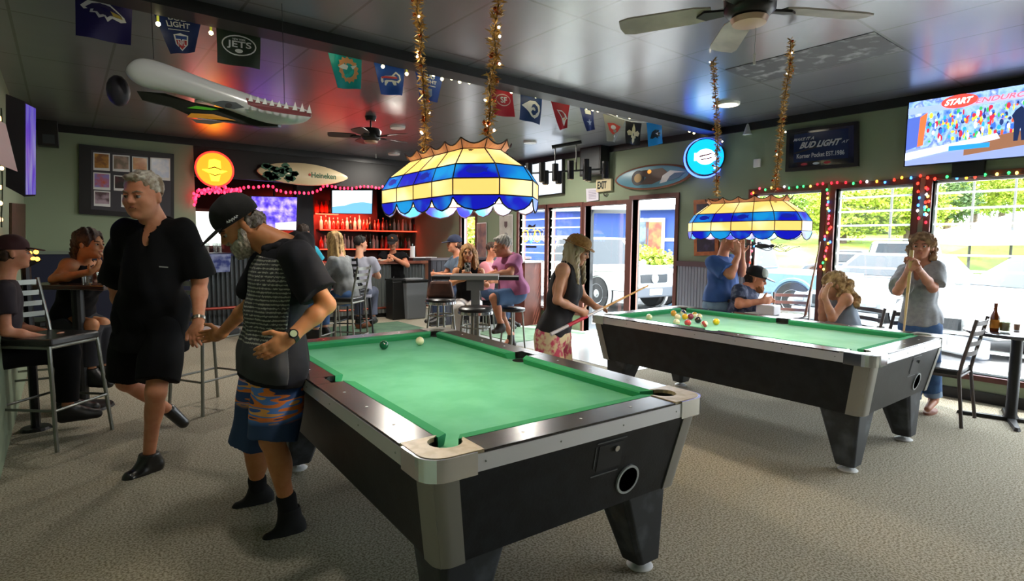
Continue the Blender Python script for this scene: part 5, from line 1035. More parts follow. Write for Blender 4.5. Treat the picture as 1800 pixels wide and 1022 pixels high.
zt3 = .755; dR = cR-CAM; dRd = dR@FWH
t = thing('beer_bottle', 'brown beer bottle on the right-hand round table', 'bottle', onR(1749, dRd, zt3)); h = .235; B().lathe([(.029, 0), (.031, .006), (.031, .125), (.013, .175), (.0125, .225), (.015, .228), (.015, h)], 18).obj('bottle', mat('amber_beer', '#6a2c08', .1, coat=.5), t, smooth=True); B().lathe([(.0316, .03), (.0316, .10)], 18).obj('paper_label', mat('label_orange', '#e0902a', .5), t, smooth=True)
tumbler(onR(1768, dRd-.03, zt3), 'tumbler of pale yellow drink beside the beer bottle', .045, .135, '#c8b868'); tumbler(onR(1789, dRd+.08, zt3), 'small brown cup at the right edge of the round table', .022, .05, m=mat('small_cup', '#9a7a60', .4))
p = onR(1350, 5.75, .74); tag(B().box((p[0]-.07, p[1]-.09, p[2]), (p[0]+.08, p[1]+.1, p[2]+.10)).obj('menu_holder', mat('menu_white', '#f0f0f4', .5), bevel=.01), 'white napkin box standing on the window table', 'napkin box')
p = onR(1322, 5.8, .74); tag(B().prism(ell(0, 0, .08, .08, 20), 0, .015, Matrix.Translation(Vector(p))).obj('plate', WHITE), 'white plate on the window table by the cap man', 'plate')
# cue sticks
def cue(p0, p1, label, butt='#1a1a1e', shaft='#c8a468', f=.42, wrap=None):
    p0, p1 = np.array(p0), np.array(p1); t = thing('pool_cue', label, 'pool cue', p0); m = p0+(p1-p0)*f
    B().tube([p0, m], [.0150, .011], 12).obj('butt', mat('cue_'+butt, butt, .3, coat=.4), t, world=True, smooth=True); B().tube([m, p0+(p1-p0)*.99], [.011, .0065], 12).obj('shaft', mat('maple_'+shaft, shaft, .35), t, world=True, smooth=True)
    B().tube([p0+(p1-p0)*.985, p0+(p1-p0)*.995], [.0066, .0064], 10).obj('ferrule', WHITE, t, world=True); B().tube([p0+(p1-p0)*.995, p1], [.0064, .006], 10).obj('tip', mat('chalk_blue', '#3a5a8a', .9), t, world=True)
    if wrap:
        a, c = p0+(p1-p0)*wrap[0], p0+(p1-p0)*wrap[1]; B().tube([a, c], .0155, 12).obj('wrap', mat('wrap_'+wrap[2], wrap[2], .6), t, world=True)
    return t
CUE_A = (PD(968, 588, 4.35), PD(1140, 502, 4.95)); cue(CUE_A[0], CUE_A[1], 'pool cue with a pink wrap in the hands of the woman in the straw hat', '#d8d0d4', '#c89450', .5, (.16, .34, '#c83048'))
pb = PZ(1586, 600, .0); CUE_B = (PD(1603, 440, 4.5), PD(1588, 584, 4.5)); cue(CUE_B[0], PD(1588, 590, 4.5)*1.0, 'upright pool cue held by the standing curly-haired woman', '#cfb070', '#d8bc88', .5)
cue(PD(1414, 562, 5.75), PD(1442, 425, 5.9), 'thin pool cue leaning upright against the window post', '#7a4a38', '#b88a70', .4)
# ------------------------------------------------------------------ people: smooth blended solids meshed into one surface
def unit(v): v = np.array(v, float); return v/(np.linalg.norm(v)+1e-12)
class Solid:
    """a list of rounded solids, blended smoothly and meshed as one closed surface"""
    def __init__(s): s.p = []
    def cone(s, a, b, ra, rb, k=.02, clip=None, op='add', sx=1): s.p.append(('c', np.array(a, float), np.array(b, float), ra, rb, k, clip, op)); return s
    def ell(s, c, r, R=None, k=.03, op='add', clip=None): s.p.append(('e', np.array(c, float), np.array(r, float), np.eye(3) if R is None else np.array(R, float), None, k, clip, op)); return s
    def mesh(s, res, cuts=(), noise=0, nf=9, seed=0, inflate=0, subs=None):
        lo = np.full(3, 1e9); hi = -lo
        for q in s.p:
            if q[7] != 'add': continue
            if q[0] == 'c': l = np.minimum(q[1]-q[3], q[2]-q[4]); h = np.maximum(q[1]+q[3], q[2]+q[4])
            else: m = np.abs(q[3].T)@q[2]; l = q[1]-m; h = q[1]+m
            lo = np.minimum(lo, l); hi = np.maximum(hi, h)
        pad = 3*res+.02+inflate; lo -= pad; hi += pad; n = np.ceil((hi-lo)/res).astype(int)+1
        D = np.full(n, .2, np.float32); ax = [lo[i]+res*np.arange(n[i]) for i in range(3)]
        for q in s.p:
            k = q[5]
            if q[0] == 'c': l = np.minimum(q[1]-q[3], q[2]-q[4]); h = np.maximum(q[1]+q[3], q[2]+q[4])
            else: m = np.abs(q[3].T)@q[2]; l = q[1]-m; h = q[1]+m
            mg = k+3*res+inflate+.012; i0 = np.clip(((l-mg-lo)/res).astype(int), 0, n-1); i1 = np.clip(((h+mg-lo)/res).astype(int)+2, 1, n)
            if (i1 <= i0).any(): continue
            X = ax[0][i0[0]:i1[0]][:, None, None]; Y = ax[1][i0[1]:i1[1]][None, :, None]; Z = ax[2][i0[2]:i1[2]][None, None, :]
            if q[0] == 'c':
                a, b, ra, rb = q[1], q[2], q[3], q[4]; ba = b-a; L2 = ba@ba+1e-9
                t = np.clip(((X-a[0])*ba[0]+(Y-a[1])*ba[1]+(Z-a[2])*ba[2])/L2, 0, 1)
                d = np.sqrt((X-a[0]-ba[0]*t)**2+(Y-a[1]-ba[1]*t)**2+(Z-a[2]-ba[2]*t)**2)-(ra+(rb-ra)*t)
            else:
                c, r, R = q[1], q[2], q[3]; x, y, z = X-c[0], Y-c[1], Z-c[2]
                u = (R[0, 0]*x+R[0, 1]*y+R[0, 2]*z)/r[0]; v = (R[1, 0]*x+R[1, 1]*y+R[1, 2]*z)/r[1]; w = (R[2, 0]*x+R[2, 1]*y+R[2, 2]*z)/r[2]
                k0 = np.sqrt(u*u+v*v+w*w)+1e-9; k1 = np.sqrt((u/r[0])**2+(v/r[1])**2+(w/r[2])**2)+1e-9; d = k0*(k0-1)/k1
            if q[6] is not None:
                for (pc, nc) in q[6]: nc = unit(nc); d = np.maximum(d, (X-pc[0])*nc[0]+(Y-pc[1])*nc[1]+(Z-pc[2])*nc[2])
            sub = D[i0[0]:i1[0], i0[1]:i1[1], i0[2]:i1[2]]; d = d.astype(np.float32)
            if q[7] == 'add':
                hh = np.clip(k-np.abs(sub-d), 0, None)/k; sub[...] = np.minimum(sub, d)-hh*hh*k*.25
            else:
                d = -d; hh = np.clip(k-np.abs(sub-d), 0, None)/k; sub[...] = np.maximum(sub, d)+hh*hh*k*.25
        if inflate: D -= inflate
        if noise:
            rg = np.random.RandomState(seed); m = np.abs(D) < .05; idx = np.argwhere(m); P = lo+idx*res; v = np.zeros(len(P))
            for j in range(5): kv = rg.normal(size=3)*nf*(1+.5*j); v += np.sin(P@kv+rg.uniform(0, 6))/(1+.4*j)
            D[m] += (noise*v*.5).astype(np.float32)
        for (pc, nc) in cuts:
            nc = unit(nc); X = ax[0][:, None, None]; Y = ax[1][None, :, None]; Z = ax[2][None, None, :]; D = np.maximum(D, ((X-pc[0])*nc[0]+(Y-pc[1])*nc[1]+(Z-pc[2])*nc[2]).astype(np.float32))
        D[0] = D[-1] = .1; D[:, 0] = D[:, -1] = .1; D[:, :, 0] = D[:, :, -1] = .1
        S = D < 0; C = np.zeros(np.array(S.shape)-1, np.int8)
        for i in (0, 1):
            for j in (0, 1):
                for k in (0, 1): C += S[i:S.shape[0]-1+i, j:S.shape[1]-1+j, k:S.shape[2]-1+k]
        act = np.argwhere((C > 0) & (C < 8)); 
        if len(act) == 0: return [], []
        ID = np.full(C.shape, -1, np.int32); ID[act[:, 0], act[:, 1], act[:, 2]] = np.arange(len(act))
        co = [(i, j, k) for i in (0, 1) for j in (0, 1) for k in (0, 1)]; V = [D[act[:, 0]+a, act[:, 1]+b, act[:, 2]+c] for a, b, c in co]
        acc = np.zeros((len(act), 3)); cnt = np.zeros(len(act))
        for m in range(8):
            for q2 in range(m+1, 8):
                a, b = np.array(co[m]), np.array(co[q2])
                if np.abs(a-b).sum() != 1: continue
                x = (V[m] < 0) != (V[q2] < 0); t = np.where(x, V[m]/(V[m]-V[q2]+1e-12), 0); acc += x[:, None]*(a+(b-a)*t[:, None]); cnt += x
        P = lo+(act+acc/np.maximum(cnt, 1)[:, None])*res; F_ = []
        for axn in range(3):
            o1, o2 = (axn+1) % 3, (axn+2) % 3; sl0 = [slice(None)]*3; sl1 = [slice(None)]*3; sl0[axn] = slice(0, -1); sl1[axn] = slice(1, None)
            A, Bb = S[tuple(sl0)], S[tuple(sl1)]; e = np.argwhere(A != Bb); e = e[(e[:, o1] > 0) & (e[:, o2] > 0) & (e[:, o1] < C.shape[o1]) & (e[:, o2] < C.shape[o2])]
            fl = A[e[:, 0], e[:, 1], e[:, 2]]; qd = []
            for (d1, d2) in ((0, 0), (1, 0), (1, 1), (0, 1)):
                f = e.copy(); f[:, o1] -= d1; f[:, o2] -= d2; qd.append(ID[f[:, 0], f[:, 1], f[:, 2]])
            qd = np.stack(qd, 1); qd[~fl] = qd[~fl][:, ::-1]; F_.append(qd)
        return P, np.concatenate(F_)
    def obj(s, name, m, parent, res, **kw):
        P, Fc = s.mesh(res, **kw)
        if len(P) == 0: return None
        Mi = np.array(LOCM[parent.name].inverted()); P = P@Mi[:3, :3].T+Mi[:3, 3]
        me = bpy.data.meshes.new(name); me.vertices.add(len(P)); me.vertices.foreach_set('co', P.astype(np.float32).ravel())
        me.loops.add(Fc.size); me.loops.foreach_set('vertex_index', Fc[:, ::-1].ravel().astype(np.int32)); me.polygons.add(len(Fc)); me.polygons.foreach_set('loop_start', (np.arange(len(Fc))*4).astype(np.int32))
        me.update(calc_edges=True); me.validate(); me.polygons.foreach_set('use_smooth', [True]*len(me.polygons)); me.materials.append(m)
        o = bpy.data.objects.new(name, me); COL.objects.link(o); o.parent = parent; return o

def skin(name, c='#b0764e', c2=None): return mat('skin_'+name, c, .5, col2=c2 or c, nscale=18, sss=.12, spec=.35)
def frame(fwd, up=(0, 0, 1)):
    f = unit(fwd); r = unit(np.cross(f, up)); u = np.cross(r, f); return np.array([r, f, u])     # rows: right, forward, up
def camdir(yaw, pitch=0):   # 0 = towards the camera, +90 = image right
    a = math.radians(yaw); h = RTH*math.sin(a)-FWH*math.cos(a); p = math.radians(pitch); return h*math.cos(p)+np.array([0, 0, -math.sin(p)])
def head(S, c, R, s, female=False, jaw=1, fine=True):
    P = lambda x, y, z: c+R.T@(np.array([x, y, z])*s); r = lambda *a: np.array(a)*s
    S.ell(P(0, -.012, .038), r(.075, .094, .084), R, .02); S.ell(P(0, .022, -.025), r(.061*jaw, .070, .085), R, .025); S.ell(P(0, .035, -.073), r(.043*jaw, .043, .038), R, .02)
    S.ell(P(0, .07, -.093), r(.022, .018, .015), R, .02); S.ell(P(0, .073, .026), r(.048, .016, .012), R, .018)
    for sx in (-1, 1):
        S.ell(P(sx*.035, .058, -.022), r(.024, .024, .022), R, .02); S.ell(P(sx*.078, -.006, -.004), r(.011, .017, .031), R, .008); S.ell(P(sx*.03, .099, .004), r(.016, .016, .012), R, .012, op='sub')
    S.cone(P(0, .088, .010), P(0, .104, -.020), .008*s, .0125*s, .012); S.ell(P(-.012, .093, -.025), r(.008, .009, .007), R, .006); S.ell(P(.012, .093, -.025), r(.008, .009, .007), R, .006)
    S.ell(P(0, .082, -.050), r(.024, .012, .010), R, .012)
    return P
def hand(S, w, d, nrm, curl=.45, s=1, spread=.06, thumb=1, k=.007):
    """w wrist, d direction of the fingers, nrm palm normal (towards the palm side); thumb = +1/-1 side"""
    d = unit(d); n = unit(np.array(nrm)-d*(np.array(nrm)@d)); a = np.cross(d, n)*thumb     # a points to the thumb side
    R = np.array([a, d, n]); S.ell(w+d*.045*s, np.array([.041, .055, .0165])*s, R, .012); S.ell(w+d*.062*s, np.array([.040, .032, .0155])*s, R, .010); S.cone(w-d*.02*s, w+d*.02*s, .024*s, .025*s, .02)
    for i, (off, L_) in enumerate(((.029, .070), (.0095, .079), (-.0105, .074), (-.029, .058))):
        p = w+(d*(.088-.004*abs(i-1.2))+a*off)*s; dd = unit(d+a*(off*spread*12)); th = curl*(.55+.12*i); r0 = .0092*s
        for j, f in enumerate((.45, .31, .24)):
            c_, s_ = math.cos(th), math.sin(th); dn = unit(dd*c_+n*s_); q = p+dn*L_*f*s; S.cone(p, q, r0, r0*.92, k); p = q; r0 *= .92; th += curl*(.75)
    p = w+(d*.028+a*.030)*s; q = p+unit(a*.9+d*.75+n*.35)*.042*s; S.cone(p, q, .0135*s, .0115*s, .012); q2 = q+unit(a*.35+d*1+n*(.3+curl*.4))*.034*s; S.cone(q, q2, .0112*s, .0092*s, .006)
PEOPLE = []
def person(label, base, J, yaw, cl, sk, res=.009, s=1, g=1, female=False, head_yaw=None, head_pitch=0, headc=None, hs=1, legs=True, hands=True, torso_fwd=None, roll=0, jaw=1, neck=1):
    """J: dict of joints in room coordinates: sl sr el er wl wr hl hr kl kr al ar (l = left of the person); cl: clothing dict"""
    off = -math.degrees(math.atan2((np.array(headc)-CAM)@RTH, (np.array(headc)-CAM)@FWH)); yaw += off; head_yaw = None if head_yaw is None else head_yaw+off
    t = thing('person', label, 'person', base, 0); S = Solid(); J = {k: np.array(v, float) for k, v in J.items()}
    hc = np.array(headc, float); hf = camdir(head_yaw if head_yaw is not None else yaw, head_pitch); HR = frame(hf)
    if roll: a = math.radians(roll); HR = np.array([HR[0]*math.cos(a)+HR[2]*math.sin(a), HR[1], HR[2]*math.cos(a)-HR[0]*math.sin(a)])
    ms, mh = (J['sl']+J['sr'])/2, (J['hl']+J['hr'])/2; up = unit(ms-mh); rt = unit(J['sr']-J['sl']); fw = unit(np.cross(up, rt)); rt = np.cross(fw, up)*1.0
    if fw@camdir(yaw) < 0: fw = -fw
    TR = np.array([rt, fw, up]); sw = np.linalg.norm(J['sr']-J['sl'])/2; L_ = np.linalg.norm(ms-mh); hw = np.linalg.norm(J['hr']-J['hl'])/2
    P = head(S, hc, HR, hs*(.98 if not female else .93), female, jaw)
    def torso(Q, inf=0, belly=1):
        i = inf
        Q.ell(ms-up*L_*.22+fw*.0, np.array([sw*.98+i, .108*g+i, L_*.34+i]), TR, .06); Q.ell(ms-up*L_*.52+fw*.012*belly, np.array([sw*.86*g+i, .108*g*belly+i, L_*.30+i]), TR, .07)
        Q.ell(mh+up*.04-fw*.01, np.array([(hw+.075)*g+i, .115*g+i, .13+i]), TR, .07)
        Q.cone(J['sl']-up*.015, ms+up*.012, .050+i*.8, .050+i*.8, .04); Q.cone(J['sr']-up*.015, ms+up*.012, .050+i*.8, .050+i*.8, .04)
        if female:
            for sx in (-1, 1): Q.ell(ms-up*L_*.30+fw*(.085*g)+rt*sx*sw*.42, np.array([.062+i, .05+i, .06+i])*g, TR, .04)
    torso(S, 0, cl.get('belly', 1)); nb = ms+up*.03
    S.cone(nb-fw*.01, hc+HR.T@np.array([0, -.025, -.06]), .060*neck, .052*neck, .03)
    ua, fa = (.048*g, .028) if not female else (.040*g, .024)
    for q in ('l', 'r'):
        sh, el_, wr = J['s'+q], J['e'+q], J['w'+q]; S.cone(sh, el_, ua, ua*.80, .03); S.cone(el_, el_+(wr-el_)*.35, ua*.80, ua*.80, .025); S.cone(el_+(wr-el_)*.35, wr, ua*.80, fa, .025); S.ell(sh, np.array([1, 1, 1])*ua*1.2, None, .035)
        if hands and ('h'+q+'d') in J:
            hand(S, wr, J['h'+q+'d'], J['h'+q+'n'], cl.get('curl'+q, .45), .98*s*(1 if not female else .9), thumb=cl.get('th'+q, 1), k=.006 if res < .007 else .008)
        elif hands: S_d = unit(wr-el_); hand(S, wr, S_d, np.cross(S_d, up)*(1 if q == 'l' else -1), .6, .95*s, k=.008)
    if legs:
        tg = cl.get('thigh', .078)*g
        for q in ('l', 'r'):
            h, k_, a = J['h'+q], J['k'+q], J['a'+q]; S.cone(h, k_, tg, .054, .05); S.cone(k_, a, .052, .034, .03); d = unit(a-k_); bk = unit(np.cross(d, rt)); bk = bk if bk@fw < 0 else -bk; S.ell(k_+d*.13+bk*.018, (.048, .048, .10), frame(bk, d), .03)
            if cl.get('feet', True):
                ft = J.get('t'+q, a+fw*.17-np.array([0, 0, min(a[2]-.03, .06)])); S.cone(a, a-np.array([0, 0, min(max(a[2]-.045, .02), .05)])*(1 if ('t'+q) not in J else 0)-unit(ft-a)*.02, .034, .036, .02); S.cone(a-np.array([0, 0, .03]), ft, .036, .024, .02)
    body = S.obj('body', sk, t, res)
    # face details
    if cl.get('face', True):
        for sx in (-1, 1):
            e = B().sphere(P(sx*.030, .0765, .004), .0118*hs, 12, 8).obj('eye', mat('eye_white', '#a89e96', .3), t, world=True, smooth='all')
            ia = P(sx*.030, .077, .004)+HR.T@np.array([0, .0105, -.001])*hs; B().sphere(ia, (.0058*hs,)*3, 10, 6).obj('iris', mat('iris_dark', '#2a2420', .2), t, world=True, smooth='all')
            Solid().cone(P(sx*.014, .094, .024), P(sx*.034, .088, .030), .0035, .0042, .004).cone(P(sx*.034, .088, .030), P(sx*.050, .072, .023), .0042, .003, .004).obj('eyebrow', mat('brow_'+cl.get('brow', '#5a4a3c'), cl.get('brow', '#5a4a3c'), .9), t, .003)
            Solid().cone(P(sx*.018, .088, .0115), P(sx*.031, .0905, .0130), .0035, .0045, .004).cone(P(sx*.031, .0915, .0145), P(sx*.043, .083, .010), .0038, .003, .004).obj('eyelid', sk, t, .0028)
        Solid().cone(P(-.021, .086, -.050), P(0, .0945, -.0485), .003, .0048, .004).cone(P(0, .0945, -.0485), P(.021, .086, -.050), .0048, .003, .004).cone(P(-.017, .087, -.055), P(.017, .087, -.055), .0042, .0042, .005).obj('lips', mat('lips_'+cl.get('lip', '#8a4a40'), cl.get('lip', '#8a4a40'), .5), t, .003)
    return t, dict(P=P, HR=HR, ms=ms, mh=mh, up=up, rt=rt, fw=fw, TR=TR, sw=sw, L=L_, hw=hw, torso=torso, J=J, hc=hc, hs=hs, ua=ua, body=S, g=g, res=res)
def shirt(t, I, m, name='shirt', sl=(.55, .55), inf=.014, hem=None, hemn=None, loose=.02, res=None, noise=.006, nf=14, neckr=.072, vneck=0, sleeve_r=1.25, belly=1, seed=1, neck_drop=.0, cuff=None):
    S = Solid(); I['torso'](S, inf, belly); J = I['J']; up = I['up']
    hp = hem if hem is not None else I['mh']-up*.08
    S.ell(I['mh']+up*.10, np.array([(I['hw']+.07)*I['g']+loose*.8, .108*I['g']+loose*.8, .20]), I['TR'], .035); S.ell(hp+up*.04, np.array([(I['hw']+.075)*I['g']+loose*.8, .11*I['g']+loose*.8, .2]), I['TR'], .035)
    subs = []
    for q, f in zip(('l', 'r'), sl):
        if f <= 0: subs.append((J['s'+q], J['e'+q])); continue
        a, b = J['s'+q], J['e'+q]; 
        if f <= 1: e = a+(b-a)*f; S.cone(a-(b-a)*.03-I['up']*.005, b, I['ua']*1.24+inf, I['ua']*(1.2+(sleeve_r-1.15)/f)+inf, .035, clip=[(e, b-a)])
        else: w = J['w'+q]; S.cone(a, b, I['ua']*1.15+inf, I['ua']*1.05+inf, .04); S.cone(b, w, I['ua']*1.05+inf, .035+inf, .03, clip=[(b+(w-b)*(f-1), w-b)])
    nb = I['ms']+up*.06; 
    if neckr: S.cone(nb-I['fw']*.01-up*neck_drop, I['hc']-up*.02, neckr, neckr, .008, op='sub')
    if vneck: S.cone(I['ms']+up*.06+I['fw']*.05, I['ms']-up*vneck+I['fw']*(.125*I['g']+inf), .050, .010, .008, op='sub')
    for a, b in subs: S.cone(a+(a-I['ms'])*.12, b, .078*I['g'], .09, .015, op='sub')
    return S.obj(name, m, t, res or I['res'], cuts=[(hp, -up if hemn is None else hemn)], noise=noise, nf=nf, seed=seed)
def trousers(t, I, m, f=(.95, .95), name='shorts', inf=.014, res=None, rk=1.25, noise=.005, seed=2, waist=None):
    S = Solid(); J = I['J']; g = I['g']; S.ell(I['mh']+I['up']*.03, np.array([(I['hw']+.08)*g+inf, .12*g+inf, .14]), I['TR'], .06)
    for q, ff in zip(('l', 'r'), f):
        h, k_, a = J['h'+q], J['k'+q], J['a'+q]
        if ff <= 1.001: S.cone(h, k_, .085*g+inf, .06*rk+inf, .04, clip=[(h+(k_-h)*ff, k_-h)])
        else: S.cone(h, k_, .085*g+inf, .062+inf, .05); S.cone(k_, a, .060+inf, (.042+inf)*rk, .04, clip=[(k_+(a-k_)*(ff-1), a-k_)])
    return S.obj(name, m, t, res or I['res'], cuts=[(waist if waist is not None else I['mh']+I['up']*.12, I['up'])], noise=noise, seed=seed)
def hair(t, I, m, kind='short', length=0, res=None, seed=3, side=1, noise=.008, name='hair', nf=60):
    P, R, s = I['P'], I['HR'], I['hs']; S = Solid(); r = lambda *a: np.array(a)*s
    if kind == 'short':
        S.ell(P(0, -.022, .050), r(.082, .094, .084), R, .01); S.ell(P(0, .060, .012), r(.070, .062, .060), R, .012, op='sub'); S.ell(P(0, .045, -.06), r(.1, .075, .075), R, .012, op='sub'); S.ell(P(0, -.05, -.115), r(.1, .1, .055), R, .01, op='sub')
        for sx in (-1, 1): S.ell(P(sx*.085, .004, -.012), r(.02, .022, .034), R, .006, op='sub')
        S.ell(P(0, .055, .098), r(.052, .03, .016), R, .015)
    elif kind == 'fringe':   # hair under a cap: back and sides only
        S.ell(P(0, -.040, -.005), r(.081, .075, .062), R, .01); S.ell(P(0, .06, -.02), r(.12, .062, .12), R, .01, op='sub')
        for sx in (-1, 1): S.ell(P(sx*.085, .0, -.012), r(.018, .022, .03), R, .006, op='sub')
    else:
        S.ell(P(0, -.020, .045), r(.088, .100, .088), R, .01); dn = np.array([0, 0, -1.])
        back = R.T@np.array([0, -1., 0])
        if kind == 'long':
            for sx in (-1, 0, 1):
                a = P(sx*.06, -.05, .0); b = a+dn*length*.55+back*.03+R.T@np.array([sx*.03, 0, 0]); c_ = a+dn*length+back*.04+R.T@np.array([sx*.025, 0, 0]); S.cone(a, b, .055*s, .045*s, .03); S.cone(b, c_, .045*s, .018*s, .03)
            for sx in (-1, 1):
                a = P(sx*.072, .01, .01); b = a+dn*length*.6+R.T@np.array([sx*.02, .01, 0]); S.cone(a, b, .024*s, .022*s, .02)
        if kind == 'curly':
            rg = random.Random(seed)
            for k in range(46):
                a = rg.uniform(-2.4, 2.4); z = rg.uniform(-.13, .09); rr = math.sqrt(max(.02, 1-(max(z-.03, 0)/.1)**2)); S.ell(P(math.sin(a)*.088*rr, -.012-math.cos(a)*.094*rr, z), r(.024, .024, .024), R, .012)
        S.ell(P(0, .085, -.03), r(.058, .062, .088), R, .012, op='sub')
    return S.obj(name, m, t, res or min(I['res'], .007), noise=noise, nf=nf, seed=seed)
def cap(t, I, m, bill_yaw=0, m2=None, tall=1, back=False, billm=None, res=None, name='cap', logo=None):
    P, R, s = I['P'], I['HR'], I['hs']; S = Solid(); r = lambda *a: np.array(a)*s
    S.ell(P(0, -.012, .058), r(.090, .108, .088*tall), R, .01); o = S.obj(name, m, t, res or min(I['res'], .006), cuts=[(P(0, 0, .030), -R[2])], noise=.002, nf=20)
    sy = -1 if back else 1; b = Solid(); b.ell(P(0, sy*.115, .036), r(.070, .080, .0075), np.array([R[0], unit(R[1]-R[2]*.18*sy), unit(R[2]+R[1]*.18*sy)]), .004); b.obj('cap_bill', billm or m, t, .0045 if I['res'] < .008 else .006, cuts=[(P(0, sy*.07, 0), -R[1]*sy)]); return o
def shoe(t, a, toe, m, I, s=1, name='shoe', h=.05, strap=None):
    a, toe = np.array(a), np.array(toe); d = unit((toe-a)*np.array([1, 1, 0])); hl = a-d*.03; hl = np.array([hl[0], hl[1], toe[2]+.012]); S = Solid(); S.cone(hl, toe+np.array([0, 0, .005]), .040*s, .036*s, .02); S.cone(hl+np.array([0, 0, .03]), toe-d*.08+np.array([0, 0, .02]), .040*s, .034*s, .03); S.cone(hl+np.array([0, 0, .03]), a, .042*s, .044*s, .03); S.cone(a-np.array([0, 0, .01]), toe-d*.06+np.array([0, 0, .02]), .044*s, .036*s, .03)
    return S.obj(name, m, t, I['res'], cuts=[(np.array([0, 0, toe[2]-.026]), (0, 0, -1)), (a+np.array([0, 0, .012]), (0, 0, 1))])
def watch(t, w, e, m, name='watch', r=.031, dial=None, dialdir=None):
    ax_ = unit(np.array(w)-np.array(e)); u = unit(np.cross(ax_, [0, 0, 1])); v = np.cross(ax_, u); b = B(); vs = []; n = 24
    for o in (-.011, .011):
        for k in range(n): a = 2*math.pi*k/n; vs.append(np.array(w)+ax_*o+(u*math.cos(a)+v*math.sin(a))*r)
    for o in (-.011, .011):
        for k in range(n): a = 2*math.pi*k/n; vs.append(np.array(w)+ax_*o+(u*math.cos(a)+v*math.sin(a))*(r+.004))
    fs = []
    for k in range(n): k2 = (k+1) % n; fs += [(2*n+k, 2*n+k2, 3*n+k2, 3*n+k), (k, 2*n+k, 2*n+k2, k2), (n+k, n+k2, 3*n+k2, 3*n+k)]
    o = b.add(vs, fs).obj(name, m, t, world=True, smooth=True)
    if dialdir is not None:
        d = unit(np.array(dialdir)-ax_*(np.array(dialdir)@ax_)); c = np.array(w)+d*(r+.002); B().lathe([(.021, 0), (.021, .007)], 24, c, ax=(ax_, np.cross(d, ax_), d)).obj('watch_case', mat('watch_black', '#121214', .3), t, world=True); B().lathe([(.015, .007), (.015, .009)], 24, c, ax=(ax_, np.cross(d, ax_), d)).obj('watch_dial', dial, t, world=True)
    return o
def jd(**k): return {a: PD(*v) for a, v in k.items()}
# ------------------------------------------------------------------ the two men shaking hands in front
def floor_at(p): return (p[0], p[1], 0)
SK1 = skin('ruddy', '#c98464', '#d09070'); SK2 = skin('tan', '#c07c50', '#c8885c'); SKF = skin('fair', '#c08a6c', '#c89478')
BLKCLOTH = mat('black_cotton', '#0b0b0e', .85, spec=.2, bump=.1, bscale=300)
J = jd(sl=(322, 410, 3.46), sr=(228, 412, 3.42), el=(351, 492, 3.52), er=(204, 500, 3.62), wl=(349, 566, 3.34), wr=(218, 566, 3.70), hl=(292, 566, 3.50), hr=(238, 568, 3.46), kl=(274, 690, 3.32), kr=(222, 672, 3.55), al=(262, 800, 3.44), ar=(298, 722, 3.86), tl=(228, 842, 3.33), tr=(322, 744, 3.92))
J['hld'] = PD(338, 606, 3.2)-J['wl']; J['hln'] = FWH; J['hrd'] = PD(224, 600, 3.65)-J['wr']; J['hrn'] = RTH
t1, I1 = person('large man in black polo and shorts shaking hands with the man in the cap', floor_at(J['al']), J, -28, dict(thl=-1, curll=.55, curlr=.5, thr=1, brow='#8a7a68', belly=1.25, lip='#7a3a34', thigh=.085, feet=False), SK1, res=.006, g=1.14, head_yaw=-34, head_pitch=6, headc=PD(251, 346, 3.36), hs=1.18, jaw=1.22, neck=1.25, s=1.1)
shirt(t1, I1, BLKCLOTH, 'polo_shirt', (.92, .92), inf=.024, loose=.045, hem=I1['mh']-I1['up']*.16, belly=1.28, neckr=.066, vneck=.10, sleeve_r=1.3, noise=.010, nf=11)
def collar(t, I, m, r=.078, z=.055, w=.03, gap=.5, name='collar', res=None, h=.045):
    b = B(); vs = []; n = 26; c = I['ms']+I['up']*z-I['fw']*.005
    for (rr, zz) in ((r, 0), (r+.004, h*.5), (r*.93, h), (r*.93-.004, h), (r-.004, 0)):
        for k in range(n+1): a = math.pi*.5+gap+(2*math.pi-2*gap)*k/n; vs.append(c+(I['rt']*math.cos(a)*1.05+I['fw']*math.sin(a))*rr+I['up']*zz-I['up']*.05*(math.sin(a)*.5+.5))
    fs = []
    for i in range(5):
        for k in range(n): fs.append((i*(n+1)+k, i*(n+1)+k+1, ((i+1) % 5)*(n+1)+k+1, ((i+1) % 5)*(n+1)+k))
    return b.add(vs, fs).obj(name, m, t, world=True, smooth='all')
collar(t1, I1, BLKCLOTH, r=.092, h=.05, gap=.35)
trousers(t1, I1, BLKCLOTH, (.86, .90), 'shorts', inf=.022, rk=1.55, noise=.008)
hair(t1, I1, mat('grey_hair', '#86735e', .7, col2='#cbc3b6', nscale=22, bump=.4, bscale=150), 'short', noise=.006)
p = I1['ms']-I1['up']*.17+I1['fw']*.150-I1['rt']*.11; B().prism([(-.028, -.004), (.03, .0), (.03, .006), (-.028, .003)], 0, .002, Matrix(((*(-I1['rt']), p[0]), (*I1['up'], p[1]), (*I1['fw'], p[2]), (0, 0, 0, 1))).transposed() if False else Matrix([[-I1['rt'][i], I1['up'][i], I1['fw'][i], p[i]] for i in range(3)]+[[0, 0, 0, 1]])).obj('chest_logo', mat('logo_grey', '#b0b0b0', .5), t1, world=True)
watch(t1, J['wl']+(J['el']-J['wl'])*.06, J['el'], mat('steel_watch', '#b8b4a8', .25, .9), 'watch', r=.034)
LEATHER = mat('black_shoe_leather', '#0d0d0f', .3, coat=.4)
shoe(t1, J['al'], J['tl'], LEATHER, I1, 1.15); Solid().cone(J['ar'], J['tr'], .044, .038, .02).obj('shoe', LEATHER, t1, .007)
